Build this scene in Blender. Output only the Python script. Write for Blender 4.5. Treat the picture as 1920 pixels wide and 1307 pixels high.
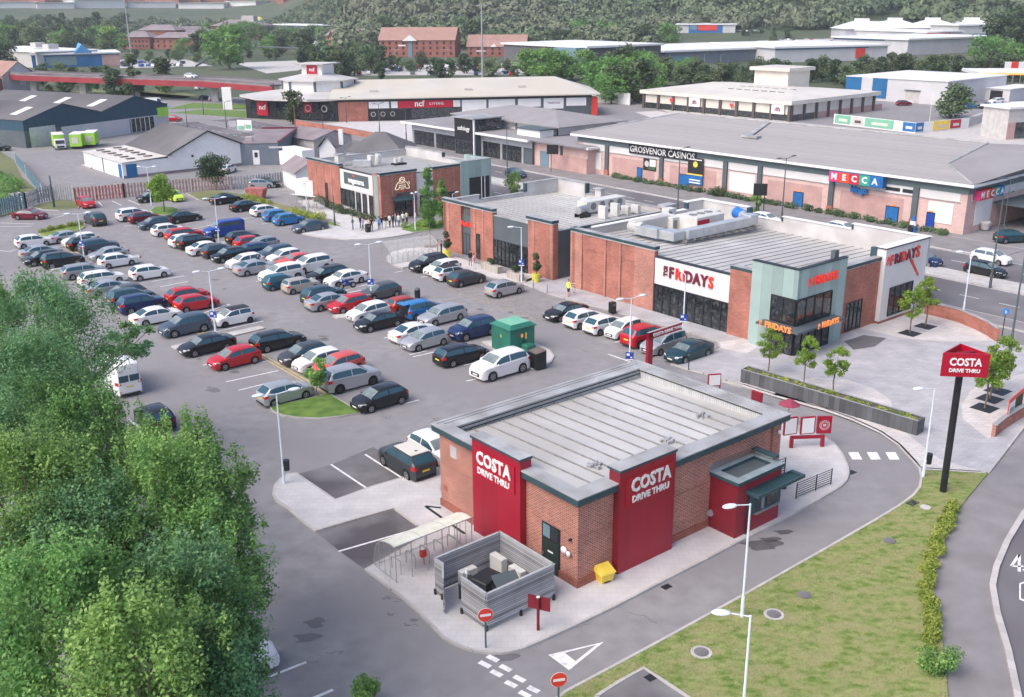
import bpy, math, random
import numpy as np
from mathutils import Vector, Matrix
R_ = math.radians
sc = bpy.context.scene
col = sc.collection
for o in list(bpy.data.objects): bpy.data.objects.remove(o)
# ---------------------------------------------------------------- camera
FPX, PIT, ROL, CX, CY, CH = 1912.64, .328383, -.00818644, 960.0, 653.4, 28.0
sp, cp = math.sin(PIT), math.cos(PIT)
Rp = np.array([[1,0,0],[0,-sp,-cp],[0,cp,-sp]])
Rr = np.array([[math.cos(ROL),-math.sin(ROL),0],[math.sin(ROL),math.cos(ROL),0],[0,0,1]])
RM = Rr @ Rp
cam = bpy.data.cameras.new('camera'); camo = bpy.data.objects.new('camera', cam); col.objects.link(camo)
cam.sensor_width = 36; cam.lens = FPX/1920*36; cam.clip_start = .5; cam.clip_end = 9000
m = Matrix.Identity(4)
for i in range(3):
    m[i][0] = RM[0][i]; m[i][1] = -RM[1][i]; m[i][2] = -RM[2][i]
m[2][3] = CH
camo.matrix_world = m
sc.camera = camo
# ---------------------------------------------------------------- daylight: bright overcast
w = bpy.data.worlds.new('World'); sc.world = w; w.use_nodes = True
nt = w.node_tree; nt.nodes.clear()
sky = nt.nodes.new('ShaderNodeTexSky'); sky.sky_type = 'NISHITA'; sky.sun_disc = False
SUN_EL, SUN_AZ = 48, 235
sky.sun_elevation = R_(SUN_EL); sky.sun_rotation = R_(SUN_AZ); sky.dust_density = 3; sky.air_density = .65; sky.ozone_density = .6
bg = nt.nodes.new('ShaderNodeBackground'); bg.inputs[1].default_value = .15
wo = nt.nodes.new('ShaderNodeOutputWorld')
nt.links.new(sky.outputs[0], bg.inputs[0]); nt.links.new(bg.outputs[0], wo.inputs[0])
sl = bpy.data.lights.new('sun', 'SUN'); sl.energy = 1.0; sl.angle = R_(50); sl.color = (1,.96,.91)
so = bpy.data.objects.new('sun', sl); col.objects.link(so)
sd = Vector((math.sin(R_(SUN_AZ))*math.cos(R_(SUN_EL)), math.cos(R_(SUN_AZ))*math.cos(R_(SUN_EL)), math.sin(R_(SUN_EL))))
so.rotation_euler = sd.to_track_quat('Z','Y').to_euler()
sc.view_settings.view_transform = 'Standard'; sc.view_settings.look = 'None'
sc.view_settings.exposure = 1.05; sc.view_settings.gamma = 1
try:
    sc.cycles.max_bounces = 6; sc.cycles.transparent_max_bounces = 6; sc.cycles.volume_bounces = 0
except Exception: pass
# ---------------------------------------------------------------- survey: photo point -> place on the ground (or at height z)
def G(px, py, z=0):
    d = RM.T @ np.array([(px-CX)/FPX, (py-CY)/FPX, 1.0]); t = (z-CH)/d[2]
    return (float(d[0]*t), float(d[1]*t))
class Fr:
    def __init__(s, ox, oy, deg):
        s.o = (ox, oy); s.deg = deg; a = R_(deg); s.c = math.cos(a); s.s = math.sin(a)
    def w(s, x, y): return (s.o[0]+s.c*x-s.s*y, s.o[1]+s.s*x+s.c*y)
    def l(s, p): dx, dy = p[0]-s.o[0], p[1]-s.o[1]; return (s.c*dx+s.s*dy, -s.s*dx+s.c*dy)
# ---------------------------------------------------------------- mesh helpers
class MB:
    def __init__(s): s.v = []; s.f = []; s.mi = []; s.k = 0
    def add(s, vs, fs):
        n = len(s.v); s.v += [tuple(v) for v in vs]
        for f in fs: s.f.append(tuple(i+n for i in f)); s.mi.append(s.k)
        return s
    def box(s, x0, x1, y0, y1, z0, z1, rot=0, c=None):
        vs = [(x0,y0,z0),(x1,y0,z0),(x1,y1,z0),(x0,y1,z0),(x0,y0,z1),(x1,y0,z1),(x1,y1,z1),(x0,y1,z1)]
        if rot:
            cx_, cy_ = c if c else (0,0); a, b = math.cos(rot), math.sin(rot)
            vs = [(cx_+a*x-b*y, cy_+b*x+a*y, z) for x,y,z in vs]
        return s.add(vs, [(3,2,1,0),(4,5,6,7),(0,1,5,4),(1,2,6,5),(2,3,7,6),(3,0,4,7)])
    def bb(s, x0, x1, y0, y1, z0, z1, t=.03):      # chamfered top box
        vs = [(x0,y0,z0),(x1,y0,z0),(x1,y1,z0),(x0,y1,z0),(x0,y0,z1-t),(x1,y0,z1-t),(x1,y1,z1-t),(x0,y1,z1-t),(x0+t,y0+t,z1),(x1-t,y0+t,z1),(x1-t,y1-t,z1),(x0+t,y1-t,z1)]
        return s.add(vs, [(3,2,1,0),(8,9,10,11),(0,1,5,4),(1,2,6,5),(2,3,7,6),(3,0,4,7),(4,5,9,8),(5,6,10,9),(6,7,11,10),(7,4,8,11)])
    def prism(s, pts, z0, z1, top=True, bot=True):
        n = len(pts); a = sum(pts[i][0]*pts[(i+1)%n][1]-pts[(i+1)%n][0]*pts[i][1] for i in range(n))
        if a < 0: pts = pts[::-1]
        vs = [(p[0],p[1],z0) for p in pts]+[(p[0],p[1],z1) for p in pts]
        fs = [(i,(i+1)%n,n+(i+1)%n,n+i) for i in range(n)]
        if top: fs.append(tuple(range(n,2*n)))
        if bot: fs.append(tuple(range(n-1,-1,-1)))
        return s.add(vs, fs)
    def sheet(s, pts, z):
        n = len(pts); a = sum(pts[i][0]*pts[(i+1)%n][1]-pts[(i+1)%n][0]*pts[i][1] for i in range(n))
        if a < 0: pts = pts[::-1]
        return s.add([(p[0],p[1],z) for p in pts], [tuple(range(n))])
    def quad(s, a, b, c, d): return s.add([a,b,c,d], [(0,1,2,3)])
    def tube(s, p0, p1, r0, r1=None, n=8, caps=True):
        r1 = r0 if r1 is None else r1; p0 = Vector(p0); p1 = Vector(p1); d = (p1-p0)
        q = d.to_track_quat('Z','Y'); vs = []
        for p, r in ((p0,r0),(p1,r1)):
            for i in range(n):
                a = 2*math.pi*i/n; vs.append(p+q@Vector((r*math.cos(a), r*math.sin(a), 0)))
        fs = [(i,(i+1)%n,n+(i+1)%n,n+i) for i in range(n)]
        if caps: fs += [tuple(range(n-1,-1,-1)), tuple(range(n,2*n))]
        return s.add(vs, fs)
    def path(s, pts, r, n=6):
        for a, b in zip(pts, pts[1:]): s.tube(a, b, r, r, n)
        return s
    def ell(s, c, rx, ry, rz, n=8, m=5, rot=0):
        vs = []; ca, sa = math.cos(rot), math.sin(rot)
        for j in range(m+1):
            t = math.pi*j/m
            for i in range(n):
                a = 2*math.pi*i/n; x = rx*math.sin(t)*math.cos(a); y = ry*math.sin(t)*math.sin(a)
                vs.append((c[0]+ca*x-sa*y, c[1]+sa*x+ca*y, c[2]-rz*math.cos(t)))
        fs = [(j*n+i, j*n+(i+1)%n, (j+1)*n+(i+1)%n, (j+1)*n+i) for j in range(m) for i in range(n)]
        return s.add(vs, fs)
    def strip(s, pts, wdt, z):      # flat band along a polyline
        for a, b in zip(pts, pts[1:]):
            dx, dy = b[0]-a[0], b[1]-a[1]; L = math.hypot(dx,dy) or 1; nx, ny = -dy/L*wdt/2, dx/L*wdt/2
            s.add([(a[0]-nx,a[1]-ny,z),(b[0]-nx,b[1]-ny,z),(b[0]+nx,b[1]+ny,z),(a[0]+nx,a[1]+ny,z)], [(0,1,2,3)])
        return s
    def wall(s, pts, wdt, z0, z1):  # upright band of a given thickness along a polyline
        n = len(pts); L = []; Rr_ = []
        for i, p in enumerate(pts):
            a = pts[max(0,i-1)]; b = pts[min(n-1,i+1)]; dx, dy = b[0]-a[0], b[1]-a[1]; l = math.hypot(dx,dy) or 1
            nx, ny = -dy/l*wdt/2, dx/l*wdt/2; L.append((p[0]+nx,p[1]+ny)); Rr_.append((p[0]-nx,p[1]-ny))
        for i in range(n-1):
            q = [Rr_[i], Rr_[i+1], L[i+1], L[i]]
            vs = [(a[0],a[1],z0) for a in q]+[(a[0],a[1],z1) for a in q]
            fs = [(4,5,6,7),(0,1,5,4),(2,3,7,6)]
            if i == 0: fs.append((3,0,4,7))
            if i == n-2: fs.append((1,2,6,5))
            s.add(vs, fs)
        return s
    def build(s, name, mats, parent=None, loc=None, rotz=0, smooth=False):
        me = bpy.data.meshes.new(name); me.from_pydata(s.v, [], s.f)
        if not isinstance(mats, (list,tuple)): mats = [mats]
        for q in mats: me.materials.append(q)
        if len(mats) > 1: me.polygons.foreach_set('material_index', s.mi)
        if smooth: me.polygons.foreach_set('use_smooth', [True]*len(s.f))
        me.update()
        o = bpy.data.objects.new(name, me); col.objects.link(o)
        if parent: o.parent = parent
        if loc: o.location = loc
        o.rotation_euler = (0,0,rotz)
        return o
def tag(o, label, cat, group=None):
    o['label'] = label; o['category'] = cat
    if group: o['group'] = group
    return o
def thing(name, label, cat, loc=(0,0,0), rotz=0, group=None):
    o = bpy.data.objects.new(name, None); col.objects.link(o); o.empty_display_size = .3
    if len(loc) == 2: loc = (loc[0],loc[1],0)
    o.location = loc; o.rotation_euler = (0,0,rotz)
    return tag(o, label, cat, group)
def struct(o, kind='structure'): o['kind'] = kind; return o
def dup(o, loc=None, rotz=None, label=None, group=None, parent=None, scale=None):
    c = o.copy(); col.objects.link(c)
    if parent: c.parent = parent
    for ch in o.children: dup(ch, parent=c)
    if loc is not None: c.location = loc if len(loc) == 3 else (loc[0],loc[1],0)
    if rotz is not None: c.rotation_euler = (0,0,rotz)
    if label: c['label'] = label
    if group: c['group'] = group
    if scale: c.scale = scale if hasattr(scale,'__len__') else (scale,)*3
    return c
def npmesh(name, V, Fq, mat):     # big quad mesh from numpy arrays
    me = bpy.data.meshes.new(name); nv = len(V); nf = len(Fq)
    me.vertices.add(nv); me.vertices.foreach_set('co', V.astype(np.float32).ravel())
    me.loops.add(nf*4); me.loops.foreach_set('vertex_index', Fq.astype(np.int32).ravel())
    me.polygons.add(nf); me.polygons.foreach_set('loop_start', np.arange(0, nf*4, 4, dtype=np.int32))
    try: me.polygons.foreach_set('loop_total', np.full(nf, 4, dtype=np.int32))
    except Exception: pass
    me.materials.append(mat); me.update(calc_edges=True); return me
# ---------------------------------------------------------------- writing
def text(body, size, mat, parent, M, name='lettering', depth=.02, bold=.0, sx=1.0, shear=0, space=1.0, align='CENTER'):
    c = bpy.data.curves.new(name, 'FONT'); c.body = body; c.size = size; c.extrude = depth; c.offset = bold; c.align_x = align; c.align_y = 'CENTER'
    c.shear = shear; c.space_character = space; c.resolution_u = 2
    o = bpy.data.objects.new(name, c); col.objects.link(o)
    dg = bpy.context.evaluated_depsgraph_get(); me = bpy.data.meshes.new_from_object(o.evaluated_get(dg))
    bpy.data.objects.remove(o); bpy.data.curves.remove(c)
    me.materials.clear(); me.materials.append(mat)
    t = bpy.data.objects.new(name, me); col.objects.link(t); t.parent = parent
    t.matrix_local = M @ Matrix.Diagonal((sx,1,1,1)); return t
def face(axis, x, y, z):
    # a writing plane: 'x-' = faces -x (reads towards -y), 'y-' = faces -y (reads towards +x), 'x+', 'y+', 'z' = lies on the ground
    r = {'y-':(R_(90),0,0), 'x-':(R_(90),0,R_(-90)), 'x+':(R_(90),0,R_(90)), 'y+':(R_(90),0,R_(180)), 'z':(0,0,0)}[axis]
    return Matrix.Translation((x,y,z)) @ Matrix.Rotation(r[2],4,'Z') @ Matrix.Rotation(r[0],4,'X')
# ---------------------------------------------------------------- materials
def lin(h):
    h = h.lstrip('#'); r = [int(h[i:i+2],16)/255 for i in (0,2,4)]
    return tuple((c/12.92 if c <= .04045 else ((c+.055)/1.055)**2.4) for c in r)
def mat(name, c1, c2=None, scale=1.0, rough=.8, metal=0, bump=0, bscale=None, detail=6, spec=None, emit=0, c3=None, s3=.1, alpha=1, trans=0, ramp=(.35,.65), rnd=0, lace=0, coord='Object', stretch=None):
    m = bpy.data.materials.new(name); m.use_nodes = True; n = m.node_tree.nodes; l = m.node_tree.links
    p = n['Principled BSDF']; p.inputs['Roughness'].default_value = rough; p.inputs['Metallic'].default_value = metal
    if isinstance(c1, str): c1 = lin(c1)
    if isinstance(c2, str): c2 = lin(c2)
    if isinstance(c3, str): c3 = lin(c3)
    p.inputs['Base Color'].default_value = (*c1,1)
    if spec is not None: p.inputs['Specular IOR Level'].default_value = spec
    src = None
    if c2 or bump:
        tc = n.new('ShaderNodeTexCoord'); co = tc.outputs[coord]
        if stretch:
            mp = n.new('ShaderNodeMapping'); mp.inputs['Scale'].default_value = stretch; l.new(co, mp.inputs[0]); co = mp.outputs[0]
    if c2:
        t = n.new('ShaderNodeTexNoise'); t.inputs['Scale'].default_value = scale; t.inputs['Detail'].default_value = detail; l.new(co, t.inputs['Vector'])
        r = n.new('ShaderNodeValToRGB'); r.color_ramp.elements[0].position = ramp[0]; r.color_ramp.elements[1].position = ramp[1]
        r.color_ramp.elements[0].color = (*c1,1); r.color_ramp.elements[1].color = (*c2,1)
        l.new(t.outputs[0], r.inputs[0]); src = r.outputs[0]
        if c3:
            t3 = n.new('ShaderNodeTexNoise'); t3.inputs['Scale'].default_value = s3; t3.inputs['Detail'].default_value = 3; l.new(co, t3.inputs['Vector'])
            r3 = n.new('ShaderNodeValToRGB'); r3.color_ramp.elements[0].position = .42; r3.color_ramp.elements[1].position = .62
            mx = n.new('ShaderNodeMix'); mx.data_type = 'RGBA'; l.new(t3.outputs[0], r3.inputs[0]); l.new(r3.outputs[0], mx.inputs[0])
            l.new(src, mx.inputs[6]); mx.inputs[7].default_value = (*c3,1); src = mx.outputs[2]
    if rnd:
        oi = n.new('ShaderNodeObjectInfo'); hs = n.new('ShaderNodeHueSaturation'); mr = n.new('ShaderNodeMapRange')
        mr.inputs[3].default_value = 1-rnd; mr.inputs[4].default_value = 1+rnd; l.new(oi.outputs['Random'], mr.inputs[0]); l.new(mr.outputs[0], hs.inputs['Value'])
        mh = n.new('ShaderNodeMapRange'); mh.inputs[3].default_value = .5-rnd*.09; mh.inputs[4].default_value = .5+rnd*.06
        ml = n.new('ShaderNodeMath'); ml.operation = 'FRACT'; m7 = n.new('ShaderNodeMath'); m7.operation = 'MULTIPLY'; m7.inputs[1].default_value = 7.3
        l.new(oi.outputs['Random'], m7.inputs[0]); l.new(m7.outputs[0], ml.inputs[0]); l.new(ml.outputs[0], mh.inputs[0]); l.new(mh.outputs[0], hs.inputs['Hue'])
        if src: l.new(src, hs.inputs['Color'])
        else: hs.inputs['Color'].default_value = (*c1,1)
        src = hs.outputs[0]
    if src: l.new(src, p.inputs['Base Color'])
    if bump:
        b = n.new('ShaderNodeTexNoise'); b.inputs['Scale'].default_value = bscale or scale*4; b.inputs['Detail'].default_value = 8; l.new(co, b.inputs['Vector'])
        bn = n.new('ShaderNodeBump'); bn.inputs['Strength'].default_value = bump; bn.inputs['Distance'].default_value = .05; l.new(b.outputs[0], bn.inputs['Height']); l.new(bn.outputs[0], p.inputs['Normal'])
    if emit:
        p.inputs['Emission Color'].default_value = (*c1,1); p.inputs['Emission Strength'].default_value = emit
    if trans:
        tl = n.new('ShaderNodeBsdfTranslucent'); ms = n.new('ShaderNodeMixShader'); ms.inputs[0].default_value = trans
        if src: l.new(src, tl.inputs[0])
        else: tl.inputs[0].default_value = (*c1,1)
        l.new(p.outputs[0], ms.inputs[1]); l.new(tl.outputs[0], ms.inputs[2]); l.new(ms.outputs[0], n['Material Output'].inputs[0])
    if alpha < 1:
        tr = n.new('ShaderNodeBsdfTransparent'); ms = n.new('ShaderNodeMixShader'); ms.inputs[0].default_value = alpha
        l.new(tr.outputs[0], ms.inputs[1]); l.new(p.outputs[0], ms.inputs[2]); l.new(ms.outputs[0], n['Material Output'].inputs[0])
    return m
def brick(name, c1, c2, mortar, bw=.225, bh=.075, ms=.012, rough=.9, noise=.25, scale=1.0, off=.5, grid=False):
    m = bpy.data.materials.new(name); m.use_nodes = True; n = m.node_tree.nodes; l = m.node_tree.links
    p = n['Principled BSDF']; p.inputs['Roughness'].default_value = rough
    tc = n.new('ShaderNodeTexCoord'); sx = n.new('ShaderNodeSeparateXYZ'); l.new(tc.outputs['Object'], sx.inputs[0])
    cb = n.new('ShaderNodeCombineXYZ')
    if grid: l.new(sx.outputs[0], cb.inputs[0]); l.new(sx.outputs[1], cb.inputs[1])
    else:
        ad = n.new('ShaderNodeMath'); ad.operation = 'ADD'; l.new(sx.outputs[0], ad.inputs[0]); l.new(sx.outputs[1], ad.inputs[1])
        l.new(ad.outputs[0], cb.inputs[0]); l.new(sx.outputs[2], cb.inputs[1])
    b = n.new('ShaderNodeTexBrick'); b.inputs['Scale'].default_value = scale; b.inputs['Mortar Size'].default_value = ms
    b.inputs['Brick Width'].default_value = bw; b.inputs['Row Height'].default_value = bh; b.offset = off; b.inputs['Mortar Smooth'].default_value = .3
    C1, C2, C3 = [lin(c) if isinstance(c,str) else c for c in (c1,c2,mortar)]
    b.inputs['Color1'].default_value = (*C1,1); b.inputs['Color2'].default_value = (*C2,1); b.inputs['Mortar'].default_value = (*C3,1)
    l.new(cb.outputs[0], b.inputs['Vector'])
    t = n.new('ShaderNodeTexNoise'); t.inputs['Scale'].default_value = .6; t.inputs['Detail'].default_value = 6; l.new(tc.outputs['Object'], t.inputs['Vector'])
    mr = n.new('ShaderNodeMapRange'); mr.inputs[1].default_value = .3; mr.inputs[2].default_value = .7; mr.inputs[3].default_value = 1-noise; mr.inputs[4].default_value = 1+noise
    l.new(t.outputs[0], mr.inputs[0])
    hs = n.new('ShaderNodeHueSaturation'); l.new(b.outputs['Color'], hs.inputs['Color']); l.new(mr.outputs[0], hs.inputs['Value']); l.new(hs.outputs[0], p.inputs['Base Color'])
    return m
def lines(name, c1, c2, pitch, wdt, axis=0, rough=.6, metal=0, noise=.08, soft=.0):
    """stripes (cladding grooves, planks) every `pitch` metres along an object axis: 0 x, 1 y, 2 z, 3 x+y"""
    m = bpy.data.materials.new(name); m.use_nodes = True; n = m.node_tree.nodes; l = m.node_tree.links
    p = n['Principled BSDF']; p.inputs['Roughness'].default_value = rough; p.inputs['Metallic'].default_value = metal
    tc = n.new('ShaderNodeTexCoord'); sx = n.new('ShaderNodeSeparateXYZ'); l.new(tc.outputs['Object'], sx.inputs[0])
    if axis == 3:
        ad = n.new('ShaderNodeMath'); ad.operation = 'ADD'; l.new(sx.outputs[0], ad.inputs[0]); l.new(sx.outputs[1], ad.inputs[1]); o = ad.outputs[0]
    else: o = sx.outputs[axis]
    dv = n.new('ShaderNodeMath'); dv.operation = 'DIVIDE'; dv.inputs[1].default_value = pitch; l.new(o, dv.inputs[0])
    fr = n.new('ShaderNodeMath'); fr.operation = 'FRACT'; l.new(dv.outputs[0], fr.inputs[0])
    lt = n.new('ShaderNodeMath'); lt.operation = 'LESS_THAN'; lt.inputs[1].default_value = wdt/pitch; l.new(fr.outputs[0], lt.inputs[0])
    fl = n.new('ShaderNodeMath'); fl.operation = 'FLOOR'; l.new(dv.outputs[0], fl.inputs[0])
    wn = n.new('ShaderNodeTexWhiteNoise'); wn.noise_dimensions = '1D'; l.new(fl.outputs[0], wn.inputs['W'])
    t = n.new('ShaderNodeTexNoise'); t.inputs['Scale'].default_value = .8; t.inputs['Detail'].default_value = 7; l.new(tc.outputs['Object'], t.inputs['Vector'])
    av = n.new('ShaderNodeMath'); av.operation = 'ADD'; l.new(wn.outputs[0], av.inputs[0]); l.new(t.outputs[0], av.inputs[1])
    mr = n.new('ShaderNodeMapRange'); mr.inputs[1].default_value = .2; mr.inputs[2].default_value = 1.8; mr.inputs[3].default_value = 1-noise*1.6; mr.inputs[4].default_value = 1+noise*1.6; l.new(av.outputs[0], mr.inputs[0])
    C1, C2 = [lin(c) if isinstance(c,str) else c for c in (c1,c2)]
    mx = n.new('ShaderNodeMix'); mx.data_type = 'RGBA'; mx.inputs[6].default_value = (*C1,1); mx.inputs[7].default_value = (*C2,1); l.new(lt.outputs[0], mx.inputs[0])
    hs = n.new('ShaderNodeHueSaturation'); l.new(mx.outputs[2], hs.inputs['Color']); l.new(mr.outputs[0], hs.inputs['Value']); l.new(hs.outputs[0], p.inputs['Base Color'])
    return m
def glassy(name, c, rough=.06, c2=None, scale=.5): return mat(name, c, c2, scale, rough=rough, spec=.8)
M = {}
M['asphalt'] = mat('asphalt', (.222,.212,.216), (.30,.287,.289), .9, .9, bump=.25, bscale=30, c3=(.238,.226,.23), s3=.09, spec=.25, detail=12, ramp=(.3,.7))
M['asphalt2'] = mat('bay_asphalt', (.19,.18,.183), (.235,.226,.228), .5, .92, bump=.3, bscale=30, c3=(.10,.09,.097), s3=.2, spec=.3)
M['road'] = mat('road_asphalt', (.16,.152,.16), (.21,.2,.207), .25, .9, bump=.2, bscale=25, c3=(.13,.12,.13), s3=.06, spec=.3)
M['footway'] = mat('footway_asphalt', (.21,.197,.2), (.26,.245,.248), .5, .92, bump=.25, bscale=30, spec=.3)
M['patch'] = mat('tarmac_stain', (.12,.112,.115), (.18,.17,.172), 3, .85, alpha=.35)
M['crack'] = mat('tarmac_crack', (.13,.12,.125), (.2,.185,.19), 2, .9, alpha=.45)
M['stain'] = mat('oil_stain', (.06,.06,.066), (.12,.11,.12), 2, .7, alpha=.55)
M['paving'] = brick('paving_slabs', (.51,.49,.485), (.54,.52,.51), (.46,.44,.435), .6, .45, .016, noise=.12, grid=True)
M['plaza'] = brick('plaza_setts', (.38,.37,.385), (.43,.42,.435), (.32,.31,.325), .6, .3, .02, noise=.14, grid=True)
M['plaza_light'] = brick('plaza_light_setts', (.52,.485,.47), (.60,.56,.54), (.40,.37,.36), .6, .3, .02, noise=.1, grid=True)
M['kerb'] = lines('kerb_stone', (.46,.43,.41), (.25,.23,.22), .915, .02, 3, .9, noise=.1)
M['concrete'] = mat('concrete', (.42,.40,.385), (.52,.495,.475), 1, .9, bump=.2)
M['white_line'] = mat('white_line', (.55,.53,.53), (.78,.76,.76), 3, .8, ramp=(.3,.5))
M['worn_line'] = mat('worn_line', (.25,.225,.235), (.42,.385,.385), 5, .8, ramp=(.4,.6))
M['yellow_line'] = mat('yellow_line', (.45,.36,.16), (.72,.5,.1), 3, .8)
M['worn_yellow'] = mat('worn_yellow', (.22,.195,.185), (.40,.34,.24), 3, .8, ramp=(.35,.6))
M['grass'] = mat('grass', (.12,.19,.03), (.29,.32,.12), 1.9, .95, bump=.6, bscale=18, c3=(.29,.285,.125), s3=.8, detail=15, stretch=(1,1.6,1))
M['lush'] = mat('lush_grass', (.07,.145,.02), (.15,.235,.045), 1.2, .95, bump=.6, bscale=14, detail=9)
M['roughgrass'] = mat('rough_grass', (.13,.15,.06), (.22,.22,.10), .12, .95, bump=.5, bscale=5, c3=(.10,.12,.05), s3=.03)
M['soil'] = mat('soil', (.10,.075,.06), (.16,.12,.1), 3, .95, bump=.5)
M['hill'] = mat('hill_cover', (.04,.066,.03), (.075,.10,.048), .03, .95, c3=(.095,.105,.06), s3=.006)
M['wall_brick'] = brick('red_brick', (.27,.075,.045), (.43,.14,.09), (.50,.36,.31), .31, .105, .016, noise=.2)
M['brick_dark'] = brick('red_brick_plinth', (.25,.06,.038), (.34,.095,.06), (.33,.2,.16), .31, .105, .012, noise=.15)
M['brick_far'] = brick('brick_flat', (.31,.105,.07), (.40,.155,.115), (.40,.22,.18), .31, .105, .008, noise=.22)
M['brick_pink'] = brick('pink_blockwork', (.58,.40,.365), (.65,.46,.42), (.50,.34,.31), .45, .225, .02, noise=.1)
M['brick_rose'] = brick('rose_brick_panel', (.47,.295,.27), (.53,.335,.305), (.41,.25,.23), .225, .075, .01, noise=.12)
M['costa_red'] = lines('crimson_panel', (.32,.005,.024), (.22,.004,.018), 1.36, .014, 3, .4, noise=.07)
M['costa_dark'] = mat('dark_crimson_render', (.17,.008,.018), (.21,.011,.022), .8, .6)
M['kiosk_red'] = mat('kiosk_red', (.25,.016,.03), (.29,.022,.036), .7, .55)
M['teal_trim'] = mat('dark_teal_fascia', (.022,.055,.068), (.035,.075,.09), 1.2, .45)
M['slate'] = mat('slate_cladding', (.075,.095,.105), (.095,.115,.125), .5, .6)
M['dark'] = mat('dark_frame', (.018,.02,.023), None, 1, .5)
M['black'] = mat('black_paint', (.012,.012,.014), (.02,.02,.022), 2, .45)
M['roofmetal'] = mat('roof_sheet', (.47,.46,.45), (.57,.56,.54), .3, .55, c3=(.41,.395,.375), s3=.12, spec=.3, detail=9)
M['roofcap'] = mat('coping_metal', (.34,.345,.355), (.45,.445,.45), 1.2, .5, c3=(.27,.265,.26), s3=.6, spec=.4)
M['seam'] = mat('roof_seam', (.22,.22,.22), (.30,.30,.295), 1, .6)
M['mesh_panel'] = lines('ribbed_upstand', (.50,.50,.49), (.30,.31,.31), .14, .035, 3, .6)
M['parapet_in'] = mat('parapet_lining', (.50,.49,.485), (.58,.565,.55), .5, .6, c3=(.44,.42,.41), s3=.3)
M['white'] = mat('white_paint', (.74,.73,.72), (.80,.79,.78), .6, .5)
M['render_white'] = mat('white_render', (.62,.61,.60), (.70,.69,.68), .4, .8, c3=(.64,.62,.6), s3=.3)
M['lamp_white'] = mat('white_lamp_paint', (.66,.72,.78), (.74,.79,.84), 1, .4)
M['grey_metal'] = mat('galvanised_steel', (.36,.37,.38), (.48,.48,.49), 3, .45, metal=.5)
M['duct'] = mat('duct_metal', (.44,.46,.48), (.55,.56,.57), 1, .4, metal=.45)
M['ac'] = mat('air_unit_white', (.54,.53,.50), (.62,.61,.58), 1, .5)
M['fan'] = mat('fan_grille', (.16,.16,.16), (.22,.22,.21), 10, .6)
M['glass'] = glassy('dark_glazing', (.018,.024,.028), .05, (.07,.08,.085), .7)
M['glass_lit'] = mat('shopfront_glazing', (.018,.023,.027), (.10,.105,.105), 2.6, .06, spec=.8, ramp=(.5,.78), detail=3)
M['blueglass'] = glassy('pale_blue_glass', (.16,.25,.30), .1)
M['wood'] = lines('weathered_boards', (.31,.31,.32), (.12,.12,.125), .12, .022, 2, .9, noise=.4)
M['wood_v'] = lines('dark_grey_boards', (.105,.105,.108), (.05,.05,.05), .15, .02, 3, .85, noise=.3)
M['planter'] = lines('planter_planks', (.095,.098,.105), (.06,.06,.063), .42, .03, 3, .8, noise=.3)
M['teal'] = lines('pale_teal_copper', (.29,.385,.36), (.19,.26,.25), 1.05, .03, 3, .5, noise=.16)
M['sign_red'] = mat('sign_red', (.45,.006,.03), None, 1, .45)
M['costa_sign'] = mat('costa_sign_panel', (.37,.003,.022), None, 1, .38)
M['letter_red'] = mat('letter_red', (.62,.03,.02), (.72,.06,.035), 2, .4)
M['letter_dark'] = mat('letter_maroon', (.16,.012,.035), None, 1, .45)
M['letter_orange'] = mat('lit_orange_letters', (.85,.24,.06), None, 1, .4, emit=.3)
M['letter_redlit'] = mat('lit_red_letters', (.85,.04,.025), None, 1, .4, emit=.15)
M['blue_sign'] = mat('blue_sign', (.015,.06,.33), None, 1, .4)
M['yellow'] = mat('yellow_grit_bin', (.80,.56,.06), (.88,.63,.1), 2, .5)
M['green_box'] = mat('green_steel', (.018,.16,.11), (.03,.2,.14), .8, .5, c3=(.02,.13,.09), s3=.5)
M['green_top'] = mat('pale_green_roof', (.16,.42,.28), (.22,.48,.34), .8, .55)
M['tyre'] = mat('tyre_rubber', (.012,.012,.013), None, 1, .85)
M['rim'] = mat('alloy_wheel', (.45,.45,.46), None, 1, .35, metal=.7)
M['rim_dark'] = mat('black_alloy_wheel', (.03,.03,.032), None, 1, .4)
M['cglass'] = glassy('car_glass', (.025,.075,.10), .03)
M['wscreen'] = glassy('car_windscreen', (.13,.17,.17), .05, (.26,.3,.29), 1.2)
M['tail'] = mat('tail_light', (.50,.012,.02), None, 1, .2)
M['head'] = mat('head_light', (.62,.65,.66), None, 1, .12)
M['plate_y'] = mat('yellow_plate', (.75,.58,.05), None, 1, .5)
M['plate_w'] = mat('white_plate', (.75,.75,.73), None, 1, .5)
M['trim'] = mat('black_plastic', (.02,.02,.022), None, 1, .6)
M['leafA'] = mat('leaf_bright', (0.1, 0.27, 0.06), (0.33, 0.54, 0.17), 5, .6, rnd=.1, trans=.4, c3=(.12,.24,.07), s3=.6, spec=.35)
M['leafB'] = mat('leaf_blue_green', (0.08, 0.23, 0.1), (0.28, 0.48, 0.23), 5, .6, rnd=.1, trans=.4, c3=(.12,.24,.07), s3=.6, spec=.35)
M['leafC'] = mat('leaf_yellow_green', (0.14, 0.3, 0.06), (0.4, 0.57, 0.18), 5, .6, rnd=.1, trans=.4, c3=(.12,.24,.07), s3=.6, spec=.35)
M['leafY'] = mat('leaf_young', (.16,.28,.03), (.27,.40,.06), .6, .6, rnd=.1, trans=.3)
M['leafD'] = mat('leaf_dark', (.05,.09,.04), (.125,.18,.08), .3, .65, rnd=.3, trans=.25)
M['leafF'] = mat('leaf_far', (.085,.135,.06), (.19,.24,.11), .2, .7, rnd=.35, trans=.2)
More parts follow.
